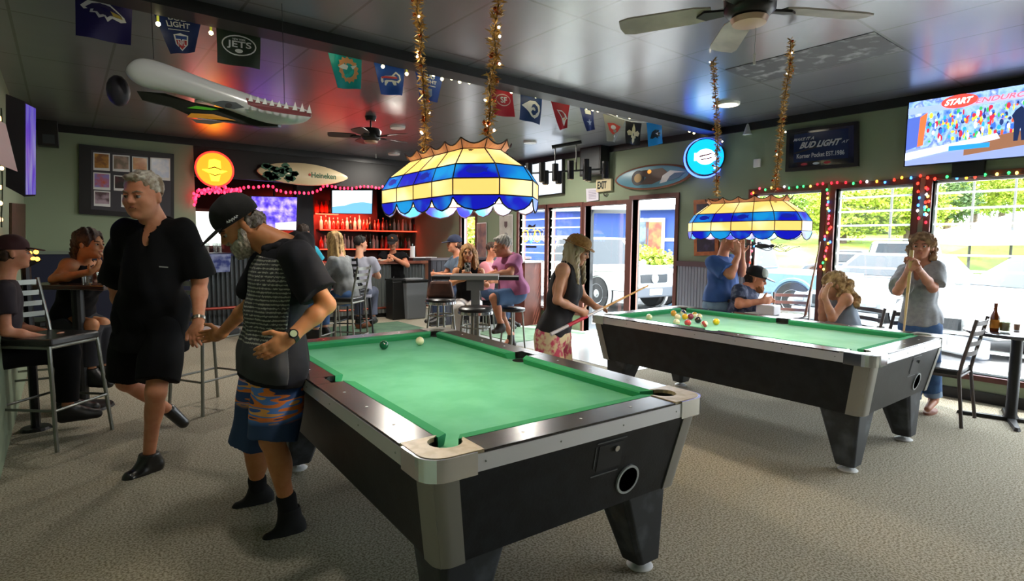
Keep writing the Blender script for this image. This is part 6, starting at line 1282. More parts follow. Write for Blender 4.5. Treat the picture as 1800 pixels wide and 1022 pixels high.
d_ = unit((J['tl']-J['al'])*np.array([1, 1, 0])); s_ = np.cross(d_, [0, 0, 1.]); q = J['tl']-d_*.06+np.array([0, 0, .05]); B().tube([q+s_*.045-np.array([0, 0, .02]), q+s_*.02+np.array([0, 0, .006]), q-s_*.02+np.array([0, 0, .006]), q-s_*.045-np.array([0, 0, .02])], .006, 6).obj('shoe_buckle', CHROME, t1, world=True)

J = jd(sl=(522, 452, 2.64), sr=(476, 446, 2.96), el=(574, 536, 2.60), er=(444, 530, 3.08), wl=(510, 594, 2.46), wr=(388, 588, 3.18), hl=(494, 650, 2.68), hr=(464, 648, 2.90), kl=(478, 772, 2.62), kr=(444, 778, 2.92), al=(508, 896, 2.72), ar=(454, 860, 3.04), tl=(474, 952, 2.66), tr=(420, 896, 2.98))
J['hld'] = PD(446, 632, 2.36)-J['wl']; J['hln'] = FWH*.9+np.array([0, 0, .25])-RTH*.1; J['hrd'] = PD(352, 592, 3.27)-J['wr']; J['hrn'] = -FWH
t2, I2 = person('man in black cap and patterned hooded tee reaching out to shake hands', floor_at(J['al']), J, -80, dict(thl=-1, thr=1, curll=.26, curlr=.5, brow='#4a4038', belly=1.05, lip='#7a4a40', thigh=.07, feet=False), SK2, res=.0055, g=1.0, head_yaw=-84, head_pitch=36, headc=PD(423, 398, 2.80), hs=1.06, jaw=1.05, neck=1.3)
NAVYB = mat('washed_black_jersey', '#1e1e23', .9, spec=.15, col2='#28282e', nscale=5)
hemp = PD(478, 662, 2.75)
sh2 = shirt(t2, I2, NAVYB, 'hooded_tee', (.78, .78), inf=.018, loose=.055, hem=hemp, neckr=.064, sleeve_r=1.55, noise=.010, nf=12)
# patterned front panel: same cloth shape, a little proud, cut to the front
pm = bpy.data.materials.new('knit_pattern'); pm.use_nodes = True; nt = pm.node_tree; bs = nt.nodes['Principled BSDF']; bs.inputs['Roughness'].default_value = .9
tc = nt.nodes.new('ShaderNodeTexCoord'); w1 = nt.nodes.new('ShaderNodeTexWave'); w1.bands_direction = 'Z'; w1.inputs['Scale'].default_value = 17; w1.inputs['Distortion'].default_value = 2.4; w1.inputs['Detail'].default_value = 2; w1.inputs['Detail Scale'].default_value = 9
ck = nt.nodes.new('ShaderNodeTexNoise'); ck.inputs['Scale'].default_value = 70; sx = nt.nodes.new('ShaderNodeSeparateXYZ'); lt = nt.nodes.new('ShaderNodeMapRange'); lt.inputs['From Min'].default_value = .93; lt.inputs['From Max'].default_value = .97
mu = nt.nodes.new('ShaderNodeMath'); mu.operation = 'MULTIPLY'; mu2 = nt.nodes.new('ShaderNodeMath'); mu2.operation = 'MULTIPLY'; r = nt.nodes.new('ShaderNodeValToRGB'); r.color_ramp.elements[0].position = .30; r.color_ramp.elements[1].position = .42; r.color_ramp.elements[0].color = (*lin('#3a3a3e'), 1); r.color_ramp.elements[1].color = (*lin('#a8a69c'), 1)
nt.links.new(tc.outputs['Object'], w1.inputs[0]); nt.links.new(tc.outputs['Object'], ck.inputs[0]); nt.links.new(tc.outputs['Object'], sx.inputs[0]); nt.links.new(sx.outputs['Z'], lt.inputs['Value']); nt.links.new(w1.outputs['Fac'], mu.inputs[0]); nt.links.new(ck.outputs[0], mu.inputs[1]); nt.links.new(mu.outputs[0], mu2.inputs[0]); nt.links.new(lt.outputs[0], mu2.inputs[1]); nt.links.new(mu2.outputs[0], r.inputs[0]); nt.links.new(r.outputs[0], bs.inputs['Base Color'])
S = Solid(); I2['torso'](S, .024, 1.05); up, fw_, rt_ = I2['up'], I2['fw'], I2['rt']
S.ell(I2['mh']+up*.10, np.array([(I2['hw']+.07)+.050, .108+.050, .20]), I2['TR'], .035); S.ell(hemp+up*.04, np.array([(I2['hw']+.075)+.050, .11+.050, .2]), I2['TR'], .035)
S.cone(I2['ms']+up*.05, I2['hc'], .075, .075, .008, op='sub')
S.obj('patterned_panel', pm, t2, .006, cuts=[(hemp+up*.02, -up), (I2['mh']+fw_*.015, -fw_), (I2['ms']-up*.015, up)], noise=.010, nf=12, seed=1)
# hood bunched behind the neck, drawstring edge
nb = I2['ms']+up*.02; n_ = 12; H_ = Solid()
for k in range(n_):
    a = 2*math.pi*k/n_; c = nb+(rt_*math.cos(a)*.085+fw_*(math.sin(a)*.085-.01))+up*(.03-.035*math.sin(a)); r_ = .026+.018*(1-math.sin(a))/2; a2 = 2*math.pi*(k+1)/n_; c2_ = nb+(rt_*math.cos(a2)*.085+fw_*(math.sin(a2)*.085-.01))+up*(.03-.035*math.sin(a2)); H_.cone(c, c2_, r_, .026+.018*(1-math.sin(a2))/2, .02)
H_.ell(nb-fw_*.10-up*.03, (.12, .05, .08), I2['TR'], .04); H_.obj('hood', NAVYB, t2, .006, noise=.006, nf=25)
# board shorts with a tie-dye band
sm = bpy.data.materials.new('board_shorts_print'); sm.use_nodes = True; nt = sm.node_tree; bs = nt.nodes['Principled BSDF']; bs.inputs['Roughness'].default_value = .8
tc = nt.nodes.new('ShaderNodeTexCoord'); mp = nt.nodes.new('ShaderNodeMapping'); mp.inputs['Rotation'].default_value = (.5, .9, 0); mp.inputs['Scale'].default_value = (4, 5, 24); vo = nt.nodes.new('ShaderNodeTexNoise'); vo.inputs['Scale'].default_value = 1.0; vo.inputs['Detail'].default_value = 1; r = nt.nodes.new('ShaderNodeValToRGB'); el = r.color_ramp.elements; r.color_ramp.interpolation = 'CONSTANT'
el[0].position = 0; el[0].color = (*lin('#2c4a86'), 1); el[1].position = .42; el[1].color = (*lin('#f0843c'), 1)
for p_, c_ in ((.5, '#5a8ae0'), (.57, '#f8b060'), (.64, '#3a62b8')): e = el.new(p_); e.color = (*lin(c_), 1)
sx = nt.nodes.new('ShaderNodeSeparateXYZ'); lt = nt.nodes.new('ShaderNodeMapRange'); lt.inputs['From Min'].default_value = .60; lt.inputs['From Max'].default_value = .63; mx = nt.nodes.new('ShaderNodeMix'); mx.data_type = 'RGBA'; mx.inputs['A'].default_value = (*lin('#2c4470'), 1)
nt.links.new(tc.outputs['Object'], mp.inputs[0]); nt.links.new(mp.outputs[0], vo.inputs[0]); nt.links.new(vo.outputs[0], r.inputs[0]); nt.links.new(tc.outputs['Object'], sx.inputs[0]); nt.links.new(sx.outputs['Z'], lt.inputs['Value']); nt.links.new(lt.outputs[0], mx.inputs['Factor']); nt.links.new(r.outputs[0], mx.inputs['B']); nt.links.new(mx.outputs['Result'], bs.inputs['Base Color'])
trousers(t2, I2, sm, (1.0, 1.0), 'board_shorts', inf=.026, rk=1.5, noise=.008)
hair(t2, I2, mat('grey_brown_hair', '#4a423c', .8, col2='#8a847c', nscale=50, bump=.4, bscale=160), 'fringe', noise=.008)
CAPM = mat('black_cap_cloth', '#141314', .85, bump=.1, bscale=200); cap(t2, I2, CAPM, tall=1.12)
P, R = I2['P'], I2['HR']; c = P(-.091, .02, .060)
b = B(); lg = []
for k in range(16):
    y = -.01+.055*k/15; x = -math.sqrt(max(0, 1-((y+.012)/.108)**2-((.05-.058)/.0985)**2))*.090-.0035
    lg.append(P(x, y, .048+.006*math.sin(k*1.9))) 
b.tube(lg, .0032, 5).obj('cap_lettering', mat('logo_white', '#c8c8c8', .5), t2, world=True)
Sb = Solid(); f = I2['hs']; r3 = lambda *a: np.array(a)*f
Sb.ell(P(0, .042, -.080), r3(.060, .061, .054), R, .015); 
for s in (-1, 1): Sb.cone(P(s*.068, .012, -.018), P(s*.056, .045, -.062), .015*f, .028*f, .02)
Sb.cone(P(-.022, .094, -.036), P(.022, .094, -.036), .008*f, .008*f, .01); Sb.ell(P(0, .075, -.105), r3(.032, .026, .026), R, .02); Sb.ell(P(0, .098, -.049), r3(.018, .012, .006), R, .004, op='sub')
Sb.obj('beard', mat('grey_beard', '#c4bcb0', .85, col2='#8e867c', nscale=60, bump=.5, bscale=200), t2, .0045, noise=.006, nf=70)
watch(t2, J['wl']+(J['el']-J['wl'])*.05, J['el'], mat('black_strap', '#101012', .5), 'watch', r=.030, dial=mat('watch_dial', '#b8c8a0', .4), dialdir=-FWH-np.array([0, 0, .1])*1)
for a_, to_, sc_, kn_ in ((J['al'], J['tl'], 1.05, J['kl']), (J['ar'], J['tr'], 1.05, J['kr'])):
    shoe(t2, a_, to_, mat('black_canvas', '#0c0c0e', .8), I2, sc_); Solid().cone(a_-np.array([0, 0, .02]), a_+unit(kn_-a_)*.07, .045, .048, .01).obj('sock', mat('black_sock', '#101012', .95), t2, .006)

# ------------------------------------------------------------------ woman in the straw hat
J = jd(sr=(989, 474, 4.42), sl=(1008, 474, 4.74), er=(979, 528, 4.36), el=(1026, 524, 4.80), wr=(1020, 547, 4.50), wl=(1048, 540, 4.72), hr=(962, 596, 4.48), hl=(980, 596, 4.70), kr=(972, 670, 4.44), kl=(985, 670, 4.70), ar=(962, 742, 4.52), al=(975, 726, 4.78))
cv = unit(CUE_A[1]-CUE_A[0]); J['hrd'] = unit(np.array([0, 0, -.5])+cv*.5+FWH*.3+RTH*.3); J['hrn'] = np.cross(cv, J['hrd']); J['hld'] = unit(cv*.7+np.array([0, 0, -.3])); J['hln'] = np.array([0, 0, -1.])
t3, I3 = person('woman in straw hat and black tank top bending to aim a cue', floor_at(J['ar']), J, 82, dict(face=True, brow='#8a7458', curlr=.9, curll=.5, lip='#a86058'), SKF, res=.008, g=1.0, female=True, head_yaw=75, head_pitch=22, headc=PD(1016, 441, 4.56), hs=.98)
BT = mat('black_tank', '#15151b', .85); shirt(t3, I3, BT, 'tank_top', (-1, -1), inf=.014, loose=.018, hem=PD(968, 600, 4.6), neckr=.082, noise=.010, nf=10)
fm2 = mat('floral_print', '#c84a6a', .8, col2='#e0d0a8', nscale=14, nlow=.45, nhigh=.55); trousers(t3, I3, fm2, (.75, .75), 'floral_shorts', inf=.022, rk=1.6)
hair(t3, I3, mat('ash_blonde_hair', '#a89878', .7, col2='#c8bca0', nscale=25, stretch=(1, 1, .15), bump=.4, bscale=90), 'long', length=.42, noise=.012)
def hat(t, I, m, band):
    P, R, s = I['P'], I['HR'], I['hs']; S = Solid(); r = lambda *a: np.array(a)*s
    S.ell(P(0, -.015, .075), r(.090, .105, .070), R, .01); S.ell(P(0, -.015, .155), r(.03, .07, .02), R, .02, op='sub'); S.obj('hat_crown', m, t, .006, cuts=[(P(0, 0, .045), -R[2])])
    b = B(); n = 36; vs = []
    for (k_, dz) in ((.88, .052), (1.38, .040), (1.40, .044), (.88, .058)):
        for k in range(n): a = 2*math.pi*k/n; vs.append(P(.095*k_*math.cos(a), -.015+.112*k_*math.sin(a), dz+(.012*abs(math.cos(a))*(k_-.88)*2)))
    fs = [(i*n+k, i*n+(k+1) % n, ((i+1) % 4)*n+(k+1) % n, ((i+1) % 4)*n+k) for i in range(4) for k in range(n)]; b.add(vs, fs).obj('hat_brim', m, t, world=True, smooth='all')
    vs = []; b = B()
    for z in (.055, .088):
        for k in range(n): a = 2*math.pi*k/n; q_ = math.sqrt(1-((z-.075)/.07)**2) if abs(z-.075) < .07 else .3; vs.append(P(.093*q_*math.cos(a), -.015+.108*q_*math.sin(a), z))
    b.add(vs, [(k, (k+1) % n, n+(k+1) % n, n+k) for k in range(n)]).obj('hat_band', band, t, world=True, smooth='all')
hat(t3, I3, mat('straw', '#b88a50', .8, col2='#a07440', nscale=60, bump=.4, bscale=180), mat('navy_band', '#1c2c58', .7))

# ------------------------------------------------------------------ man in blue with hands to his mouth
J = jd(sr=(1255, 462, 6.1), sl=(1284, 460, 6.4), er=(1284, 484, 5.95), el=(1304, 480, 6.28), wr=(1297, 450, 6.03), wl=(1304, 446, 6.2), hr=(1256, 538, 6.15), hl=(1280, 538, 6.36), kr=(1260, 600, 6.12), kl=(1284, 600, 6.3), ar=(1262, 648, 6.14), al=(1284, 642, 6.34))
J['hrd'] = np.array([0, 0, 1.])-RTH*.1; J['hrn'] = FWH; J['hld'] = np.array([0, 0, 1.])-RTH*.1; J['hln'] = -FWH
t4, I4 = person('man in blue t-shirt standing with both hands raised to his mouth', floor_at(J['ar']), J, 62, dict(brow='#8a8074', curll=.15, curlr=.15), SK1, res=.009, g=1.12, head_yaw=70, headc=PD(1280, 422, 6.22), hs=1.03)
shirt(t4, I4, mat('blue_cotton', '#2c4f8c', .85, col2='#34599a', nscale=4), 't_shirt', (.75, .75), inf=.018, loose=.04, hem=PD(1268, 527, 6.25), sleeve_r=1.5); trousers(t4, I4, mat('light_jeans', '#6a86a0', .85, col2='#7c98b0', nscale=12), (1.95, 1.95), 'jeans', inf=.018)
hair(t4, I4, mat('white_hair', '#b0aca4', .8), 'short'); shoe(t4, J['ar'], J['ar']+camdir(60)*.2-np.array([0, 0, J['ar'][2]-.03]), BLACK, I4); shoe(t4, J['al'], J['al']+camdir(60)*.2-np.array([0, 0, J['al'][2]-.03]), BLACK, I4)
# seated man in the pale cap
J = jd(sr=(1300, 512, 5.82), sl=(1322, 514, 6.12), er=(1299, 536, 5.74), el=(1306, 546, 5.98), wr=(1338, 530, 5.74), wl=(1338, 534, 5.92), hr=(1296, 566, 5.9), hl=(1306, 566, 6.1), kr=(1345, 572, 5.95), kl=(1350, 572, 6.15), ar=(1345, 644, 6.0), al=(1350, 636, 6.2))
t5, I5 = person('seated bearded man in a pale snapback cap leaning on the window table', floor_at(J['hr']), J, 75, dict(brow='#3a2a20', curll=.5, curlr=.5), SK1, res=.009, g=1.0, head_yaw=82, head_pitch=14, headc=PD(1329, 491, 5.95), hs=1.0)
shirt(t5, I5, mat('dark_print_shirt', '#2a3450', .85, col2='#5a6078', nscale=18, nlow=.48, nhigh=.58), 'patterned_shirt', (.6, .6), inf=.016, loose=.03); trousers(t5, I5, mat('dark_trousers', '#23242c', .85), (1.95, 1.95), 'trousers')
hair(t5, I5, mat('dark_brown_hair', '#2a1e16', .8), 'fringe'); cap(t5, I5, mat('black_cap_cloth'), billm=BLACK); P, R, f = I5['P'], I5['HR'], 1.0
Solid().ell(P(0, .052, .075), (.072, .055, .062), R).obj('cap_front_panel', mat('pale_cap', '#b8c0b8', .8), t5, .007); Sb = Solid(); Sb.ell(P(0, .045, -.078), (.05, .05, .045), R); Sb.ell(P(0, .08, -.105), (.03, .025, .03), R, .03); Sb.obj('beard', mat('ginger_beard', '#8a5a34', .85), t5, .007, noise=.008, nf=60)
# seated blonde woman hiding her face
J = jd(sl=(1487, 526, 5.14), sr=(1466, 528, 5.46), el=(1463, 560, 5.10), er=(1446, 560, 5.36), wl=(1449, 520, 5.08), wr=(1444, 522, 5.28), hl=(1488, 592, 5.2), hr=(1480, 590, 5.45), kl=(1440, 594, 5.15), kr=(1436, 592, 5.4), al=(1444, 672, 5.2), ar=(1440, 664, 5.45))
J['hld'] = np.array([0, 0, 1.])+RTH*.25; J['hln'] = RTH; J['hrd'] = np.array([0, 0, 1.])+RTH*.2; J['hrn'] = RTH
t6, I6 = person('seated blonde woman in grey tank top with both hands over her face', floor_at(J['hl']), J, -72, dict(brow='#6a5438', thl=1), SKF, res=.008, g=1.02, female=True, head_yaw=-75, head_pitch=22, headc=PD(1466, 503, 5.26), hs=1.05)
shirt(t6, I6, mat('grey_tank', '#7f8a98', .85), 'tank_top', (-1, -1), inf=.014, loose=.03, neckr=.085); trousers(t6, I6, mat('denim_dark', '#2c3c58', .85), (1.9, 1.9), 'jeans')
hair(t6, I6, mat('golden_blonde_hair', '#c8a878', .7, col2='#8a6a44', nscale=22, bump=.4, bscale=90), 'curly', noise=.012); 
S = Solid(); P = I6['P']; 
for k in range(26):
    a = rng.uniform(-1, 1); S.ell(P(a*.07, -.09-rng.uniform(0, .05), .03-rng.uniform(0, .26)), (.032, .032, .032), None, .02)
S.obj('back_hair', mat('golden_blonde_hair'), t6, .009, noise=.012, nf=60)
# standing woman with the upright cue
J = jd(sr=(1596, 475, 4.88), sl=(1644, 472, 4.72), er=(1578, 512, 4.66), el=(1640, 507, 4.66), wr=(1596, 478, 4.52), wl=(1612, 470, 4.50), hr=(1606, 578, 4.90), hl=(1629, 578, 4.84), kr=(1604, 648, 4.84), kl=(1636, 648, 4.86), ar=(1604, 704, 4.92), al=(1641, 700, 4.88), tl=(1630, 720, 4.76), tr=(1596, 722, 4.82))
zc_ = np.array([0, 0, 1.]); J['hrd'] = zc_*.8+RTH*.15-FWH*.1; J['hrn'] = RTH*.8+FWH*.1; J['hld'] = zc_*.8-RTH*.5; J['hln'] = -RTH-zc_*.4-FWH*.1
t7, I7 = person('curly-haired woman in grey shirt and jeans standing with an upright cue', floor_at(J['al']), J, -12, dict(curlr=1.0, curll=.9, thl=-1, thr=-1, brow='#7a6248', lip='#a05a50'), skin('rosy', '#bd8268', '#c88c74'), res=.0075, g=1.05, female=True, head_yaw=-8, head_pitch=-6, headc=PD(1620, 436, 4.78), hs=1.04)
shirt(t7, I7, mat('heather_grey', '#94979c', .85, col2='#a0a3a8', nscale=30), 'polo_shirt', (.8, .8), inf=.018, loose=.02, hem=PD(1620, 566, 4.87), vneck=.09, sleeve_r=1.6, noise=.009); collar(t7, I7, mat('heather_grey'), r=.078, h=.035, gap=.5)
trousers(t7, I7, mat('blue_jeans', '#2f4f7c', .85, col2='#456a9c', nscale=9), (1.78, 1.78), 'jeans', inf=.014)
for q in ('l', 'r'):
    a, k_ = J['a'+q], J['k'+q]; c = a+(k_-a)*.20; d = unit(k_-a); B().tube([c-d*.035, c+d*.035], .066, 20, caps=False).obj('jeans_cuff', mat('cuff_pale', '#8ea4c0', .85), t7, world=True, smooth=True)
    dd = unit((J['t'+q]-a)*np.array([1, 1, 0])); B().prism([(x*1.0, y) for x, y in ell(.0, 0, .125, .045, 20)], 0, .018, Matrix([[dd[0], -dd[1], 0, (a+dd*.07)[0]], [dd[1], dd[0], 0, (a+dd*.07)[1]], [0, 0, 1, .001], [0, 0, 0, 1]])).obj('sandal', mat('sandal_tan', '#8a5a48', .6), t7, world=True)
hair(t7, I7, mat('curly_blonde_hair', '#b09070', .75, col2='#7a5c44', nscale=24, bump=.4, bscale=90), 'curly', noise=.012)
# woman at the left high-top
J = jd(sr=(120, 466, 4.72), sl=(166, 470, 5.0), er=(95, 492, 4.62), el=(192, 494, 4.86), wr=(158, 478, 4.50), wl=(190, 470, 4.72), hr=(112, 566, 4.9), hl=(140, 566, 5.05), kr=(160, 572, 4.8), kl=(180, 570, 4.95), ar=(160, 650, 4.8), al=(182, 645, 4.95))
J['hrd'] = PD(186, 458, 4.5)-J['wr']; J['hrn'] = zc_; J['hld'] = zc_-RTH*.2; J['hln'] = -RTH
t8, I8 = person('brown-haired woman in black tank top leaning on the left high-top table', floor_at(J['hr']), J, 45, dict(brow='#4a3424', lip='#9a5048'), skin('olive', '#b0764e', '#b8805a'), res=.0075, g=1.12, female=True, head_yaw=52, head_pitch=2, headc=PD(158, 430, 4.78), hs=1.12)
shirt(t8, I8, BLKCLOTH, 'tank_top', (-1, -1), inf=.014, loose=.02, neckr=.085); trousers(t8, I8, mat('dark_trousers'), (1.9, 1.9), 'trousers'); hm = mat('brown_hair', '#2e1c12', .7, col2='#4a3020', nscale=24, bump=.4, bscale=90); hair(t8, I8, hm, 'bob', noise=.008); [shoe(t8, J[a], J[a]+I8['fw']*.17-zc_*.06, BLACK, I8, 1.05) for a in ('al', 'ar')]
S = Solid(); P = I8['P']; S.ell(P(0, -.11, -.02), (.05, .045, .07), I8['HR'], .03); S.ell(P(0, -.12, -.10), (.035, .035, .06), I8['HR'], .03); S.obj('ponytail', hm, t8, .008, noise=.012, nf=50)

# ------------------------------------------------------------------ people further back, posed from their head position
def sitter(label, hx, hy, dep, yaw, top, topc, legc, hk, hairm, sk=None, lean=.06, arms='table', res=.012, g=1.0, female=False, hs=1.0, hat_=None, standing=False, sleeves=(.6, .6), length=.3, pitch=0, head_yaw=None, base=None):
    H_ = PD(hx, hy, dep); f = camdir(yaw-math.degrees(math.atan2(hx-900, F))); r = unit(np.cross(f, zc_)); ms = H_-zc_*.25-f*lean; mh = ms-zc_*.46-f*lean*1.2; sw = .165 if female else .185
    J = dict(sl=ms-r*sw, sr=ms+r*sw, hl=mh-r*.085, hr=mh+r*.085)
    if standing: J.update(kl=mh-r*.09-zc_*.42, kr=mh+r*.09-zc_*.42, al=mh-r*.09-zc_*min(.84, mh[2]-.08), ar=mh+r*.09-zc_*min(.84, mh[2]-.08))
    else: J.update(kl=mh-r*.11+f*.40-zc_*.02, kr=mh+r*.11+f*.40-zc_*.02, al=mh-r*.11+f*.38-zc_*.42, ar=mh+r*.11+f*.38-zc_*.42)
    if arms == 'table': J.update(el=ms-r*(sw+.06)+f*.12-zc_*.23, er=ms+r*(sw+.06)+f*.12-zc_*.23, wl=ms-r*.1+f*.34-zc_*.22, wr=ms+r*.1+f*.34-zc_*.22)
    elif arms == 'up': J.update(el=ms-r*(sw+.10)+f*.12-zc_*.18, er=ms+r*(sw+.1)+f*.12-zc_*.18, wl=ms-r*.06+f*.26-zc_*.04, wr=ms+r*.08+f*.28-zc_*.10)
    else: J.update(el=ms-r*(sw+.05)-zc_*.27, er=ms+r*(sw+.05)-zc_*.27, wl=ms-r*(sw-.02)+f*.22-zc_*.36, wr=ms+r*(sw-.02)+f*.22-zc_*.36)
    t, I = person(label, (mh[0], mh[1], 0), J, yaw, dict(face=abs(yaw) < 100), sk or SKF, res=res, g=g, female=female, head_yaw=head_yaw if head_yaw is not None else yaw, head_pitch=pitch, headc=H_, hs=hs)
    shirt(t, I, topc, top, sleeves, inf=.015, loose=.03, sleeve_r=1.4, res=res); trousers(t, I, legc, (1.9, 1.9), 'trousers', res=res)
    if hk: hair(t, I, hairm, hk, length=length, res=max(.009, res*.75))
    if hat_: cap(t, I, hat_, res=.009)
    for q in ('l', 'r'): a = I['J']['a'+q]; shoe(t, a, a+I['fw']*.17-zc_*min(a[2]-.03, .06), BLACK, I, 1.05)
    return t, I
BR = mat('brown_hair'); DJ = mat('denim_dark')
ta, Ia = sitter('man in teal t-shirt with back print sitting at the bar, seen from behind', 534, 410, 8.1, 150, 't_shirt', mat('teal_cotton', '#1a8fa8', .85), DJ, 'short', mat('dark_brown_hair'), SK1)
c = Ia['ms']-Ia['up']*.2-Ia['fw']*.135; deco([ell(0, 0, .09, .08, 18)], c, -Ia['rt']*-1, Ia['up'], mat('back_print', '#7ac0c8', .8, col2='#1a8fa8', nscale=25, nlow=.45, nhigh=.55), ta, 'back_print', world=True, off=-.02, th=.022)
tb, Ib = sitter('blonde woman in grey cardigan and jeans on a bar chair by the bar', 586, 424, 7.15, -118, 'cardigan', mat('grey_knit', '#6e7274', .9, col2='#7c8082', nscale=20), mat('blue_jeans'), 'long', mat('honey_blonde_hair', '#8a6a40', .7, col2='#c8a468', nscale=18, stretch=(1, 1, .2), bump=.4, bscale=80), SKF, female=True, sleeves=(1.85, 1.85), length=.48, res=.010, lean=.08)
p = Ib['mh']+Ib['fw']*.2+Ib['up']*.16; tag(Solid().obj('x', BLACK, tb, .01) if False else B().prism([(-.09, -.05), (.09, -.05), (.09, .05), (-.09, .05)], 0, .13, Matrix.Translation(Vector(p)), top=[(-.06, -.03), (.06, -.03), (.06, .03), (-.06, .03)]).obj('handbag', BLACK, bevel=.02), 'small black handbag on the lap of the blonde woman in grey', 'handbag')
tc_, Ic = sitter('man in grey t-shirt with black shoulder strap at the bar, back turned', 634, 430, 8.5, 165, 't_shirt', mat('light_grey_cotton', '#8a8c9a', .85), mat('grey_shorts', '#50566a', .85), 'short', mat('black_hair', '#15110e', .8), SKF, head_yaw=120)
a, b_ = Ic['J']['sl']+Ic['up']*.05, Ic['mh']+Ic['rt']*.14; m_ = (a+b_)/2-Ic['fw']*.155; B().tube([a-Ic['fw']*.04, a*.6+m_*.4-Ic['fw']*.05, m_, b_-Ic['fw']*.13], .018, 6).obj('shoulder_strap', BLACK, tc_, world=True, smooth='all')
td, Id = sitter('bartender in black with cap and orange hair pouring drinks behind the bar', 690, 427, 10.9, -8, 't_shirt', BLKCLOTH, BLKCLOTH, 'short', mat('orange_hair', '#c07028', .8), SK1, arms='up', standing=True, hat_=mat('black_cap_cloth'), hs=1.15, g=1.15, sleeves=(.4, .4), pitch=15)
te, Ie = sitter('man in dark blue cap sitting beyond the low partition', 798, 430, 8.9, -70, 't_shirt', mat('grey_blue_cotton', '#5a6c80', .85), DJ, 'fringe', BR, SK1, hat_=mat('navy_cap', '#1c2440', .8), hs=1.1)
tf, If = sitter('long-haired blonde woman in black top behind the steel high-top table', 823, 446, 7.75, -5, 'tank_top', BLKCLOTH, mat('white_shorts', '#c8c4c0', .85), 'long', mat('blonde_brown_hair', '#a87c48', .7, col2='#7a5428', nscale=18, bump=.4, bscale=80), skin('olive'), female=True, sleeves=(-1, -1), hs=1.12, length=.34, arms='up', res=.010)
tg, Ig = sitter('person in salmon pink beyond the partition, beside the man in pink', 866, 440, 9.1, 70, 't_shirt', mat('salmon_cotton', '#c07880', .85), DJ, 'short', BR, SK1, hs=1.0)
# man in the pink shirt
J = jd(sl=(906, 457, 7.12), sr=(884, 458, 7.45), el=(896, 480, 6.95), er=(872, 482, 7.35), wl=(862, 485, 6.92), wr=(850, 486, 7.2), hl=(908, 518, 7.2), hr=(896, 520, 7.4), kl=(868, 524, 6.95), kr=(872, 530, 7.3), al=(880, 570, 6.98), ar=(898, 590, 7.4), tl=(868, 584, 6.9), tr=(884, 612, 7.35))
th_, Ih = person('grey-haired man in pink shirt and denim shorts sitting at the steel table', floor_at(J['hl']), J, -70, dict(brow='#8a8074'), SK1, res=.009, g=1.2, head_yaw=-78, head_pitch=10, headc=PD(883, 434, 7.22), hs=1.15)
shirt(th_, Ih, mat('pink_cotton', '#a8608a', .85, col2='#b46c96', nscale=4), 'shirt', (.7, .7), inf=.018, loose=.045, hem=PD(905, 516, 7.25), sleeve_r=1.3); trousers(th_, Ih, mat('denim_shorts', '#46648a', .85), (1.0, 1.0), 'shorts', inf=.02, rk=1.5); hair(th_, Ih, mat('white_hair'), 'short')
for q in ('l', 'r'): shoe(th_, J['a'+q], J['t'+q], mat('dark_sandal', '#2a2018', .6), Ih, .9, 'sandal')
collar(th_, Ih, mat('pink_cotton'), r=.085, h=.04)
# person at the left edge
ti, Ii = sitter('person in maroon cap and dark top at the left edge of the picture', 24, 446, 4.0, 88, 't_shirt', mat('dark_plum', '#241a22', .85), BLKCLOTH, 'fringe', BR, SK1, hat_=mat('maroon_cap', '#3a1418', .8), res=.010, hs=.95, g=.85, arms='down')
# ------------------------------------------------------------------ outside: car park, bank, trees, building, cars
GZ = -.15
struct('ground', B().quad((.12, -40, GZ), (70, -40, GZ), (70, 90, GZ), (.12, 90, GZ)), mat('asphalt', '#505052', .9, col2='#606060', nscale=3))
struct('pavement', B().box((.13, -8, GZ), (1.4, 16, -.02)), mat('concrete', '#9a978e', .9))
def hx(px, dep): p = PD(px, 426, dep); return p[:2]
# grassy bank with a sloping road
b = B(); rows = [(24, GZ-.05), (28, .35), (34, 1.9), (44, 3.4), (70, 4.6)]; cols = [1290, 1400, 1500, 1600, 1700, 1800, 1900, 2100]
vs = []
for d_, z_ in rows:
    for i, c in enumerate(cols): p = PD(c, 426, d_); vs.append((p[0], p[1], z_*(.75+.05*i) if z_ > 0 else z_))
n = len(cols); fs = [(r*n+i, r*n+i+1, (r+1)*n+i+1, (r+1)*n+i) for r in range(len(rows)-1) for i in range(n-1)]
struct('grass_bank', b.add(vs, fs), mat('sunlit_grass', '#5f7a1c', .95, col2='#84923a', nscale=.6))
def gp(px, y, d): p = PD(px, y, d); return p
rd = [gp(1640, 408, 27), gp(1800, 372, 33.), gp(1900, 366, 34), gp(1900, 430, 24), gp(1700, 432, 23.5), gp(1600, 425, 24)]
struct('side_road', B().add(rd, [tuple(range(6))]), mat('pale_road', '#8a8a88', .9))
LEAF = [mat('leaf_yellowgreen', '#93a02c', .8, col2='#7a8c28', nscale=2), mat('leaf_midgreen', '#5c7a2a', .8, col2='#829838', nscale=2), mat('leaf_darkgreen', '#2c4620', .8, col2='#4a6428', nscale=2)]
TRK = mat('bark', '#54483c', .9)
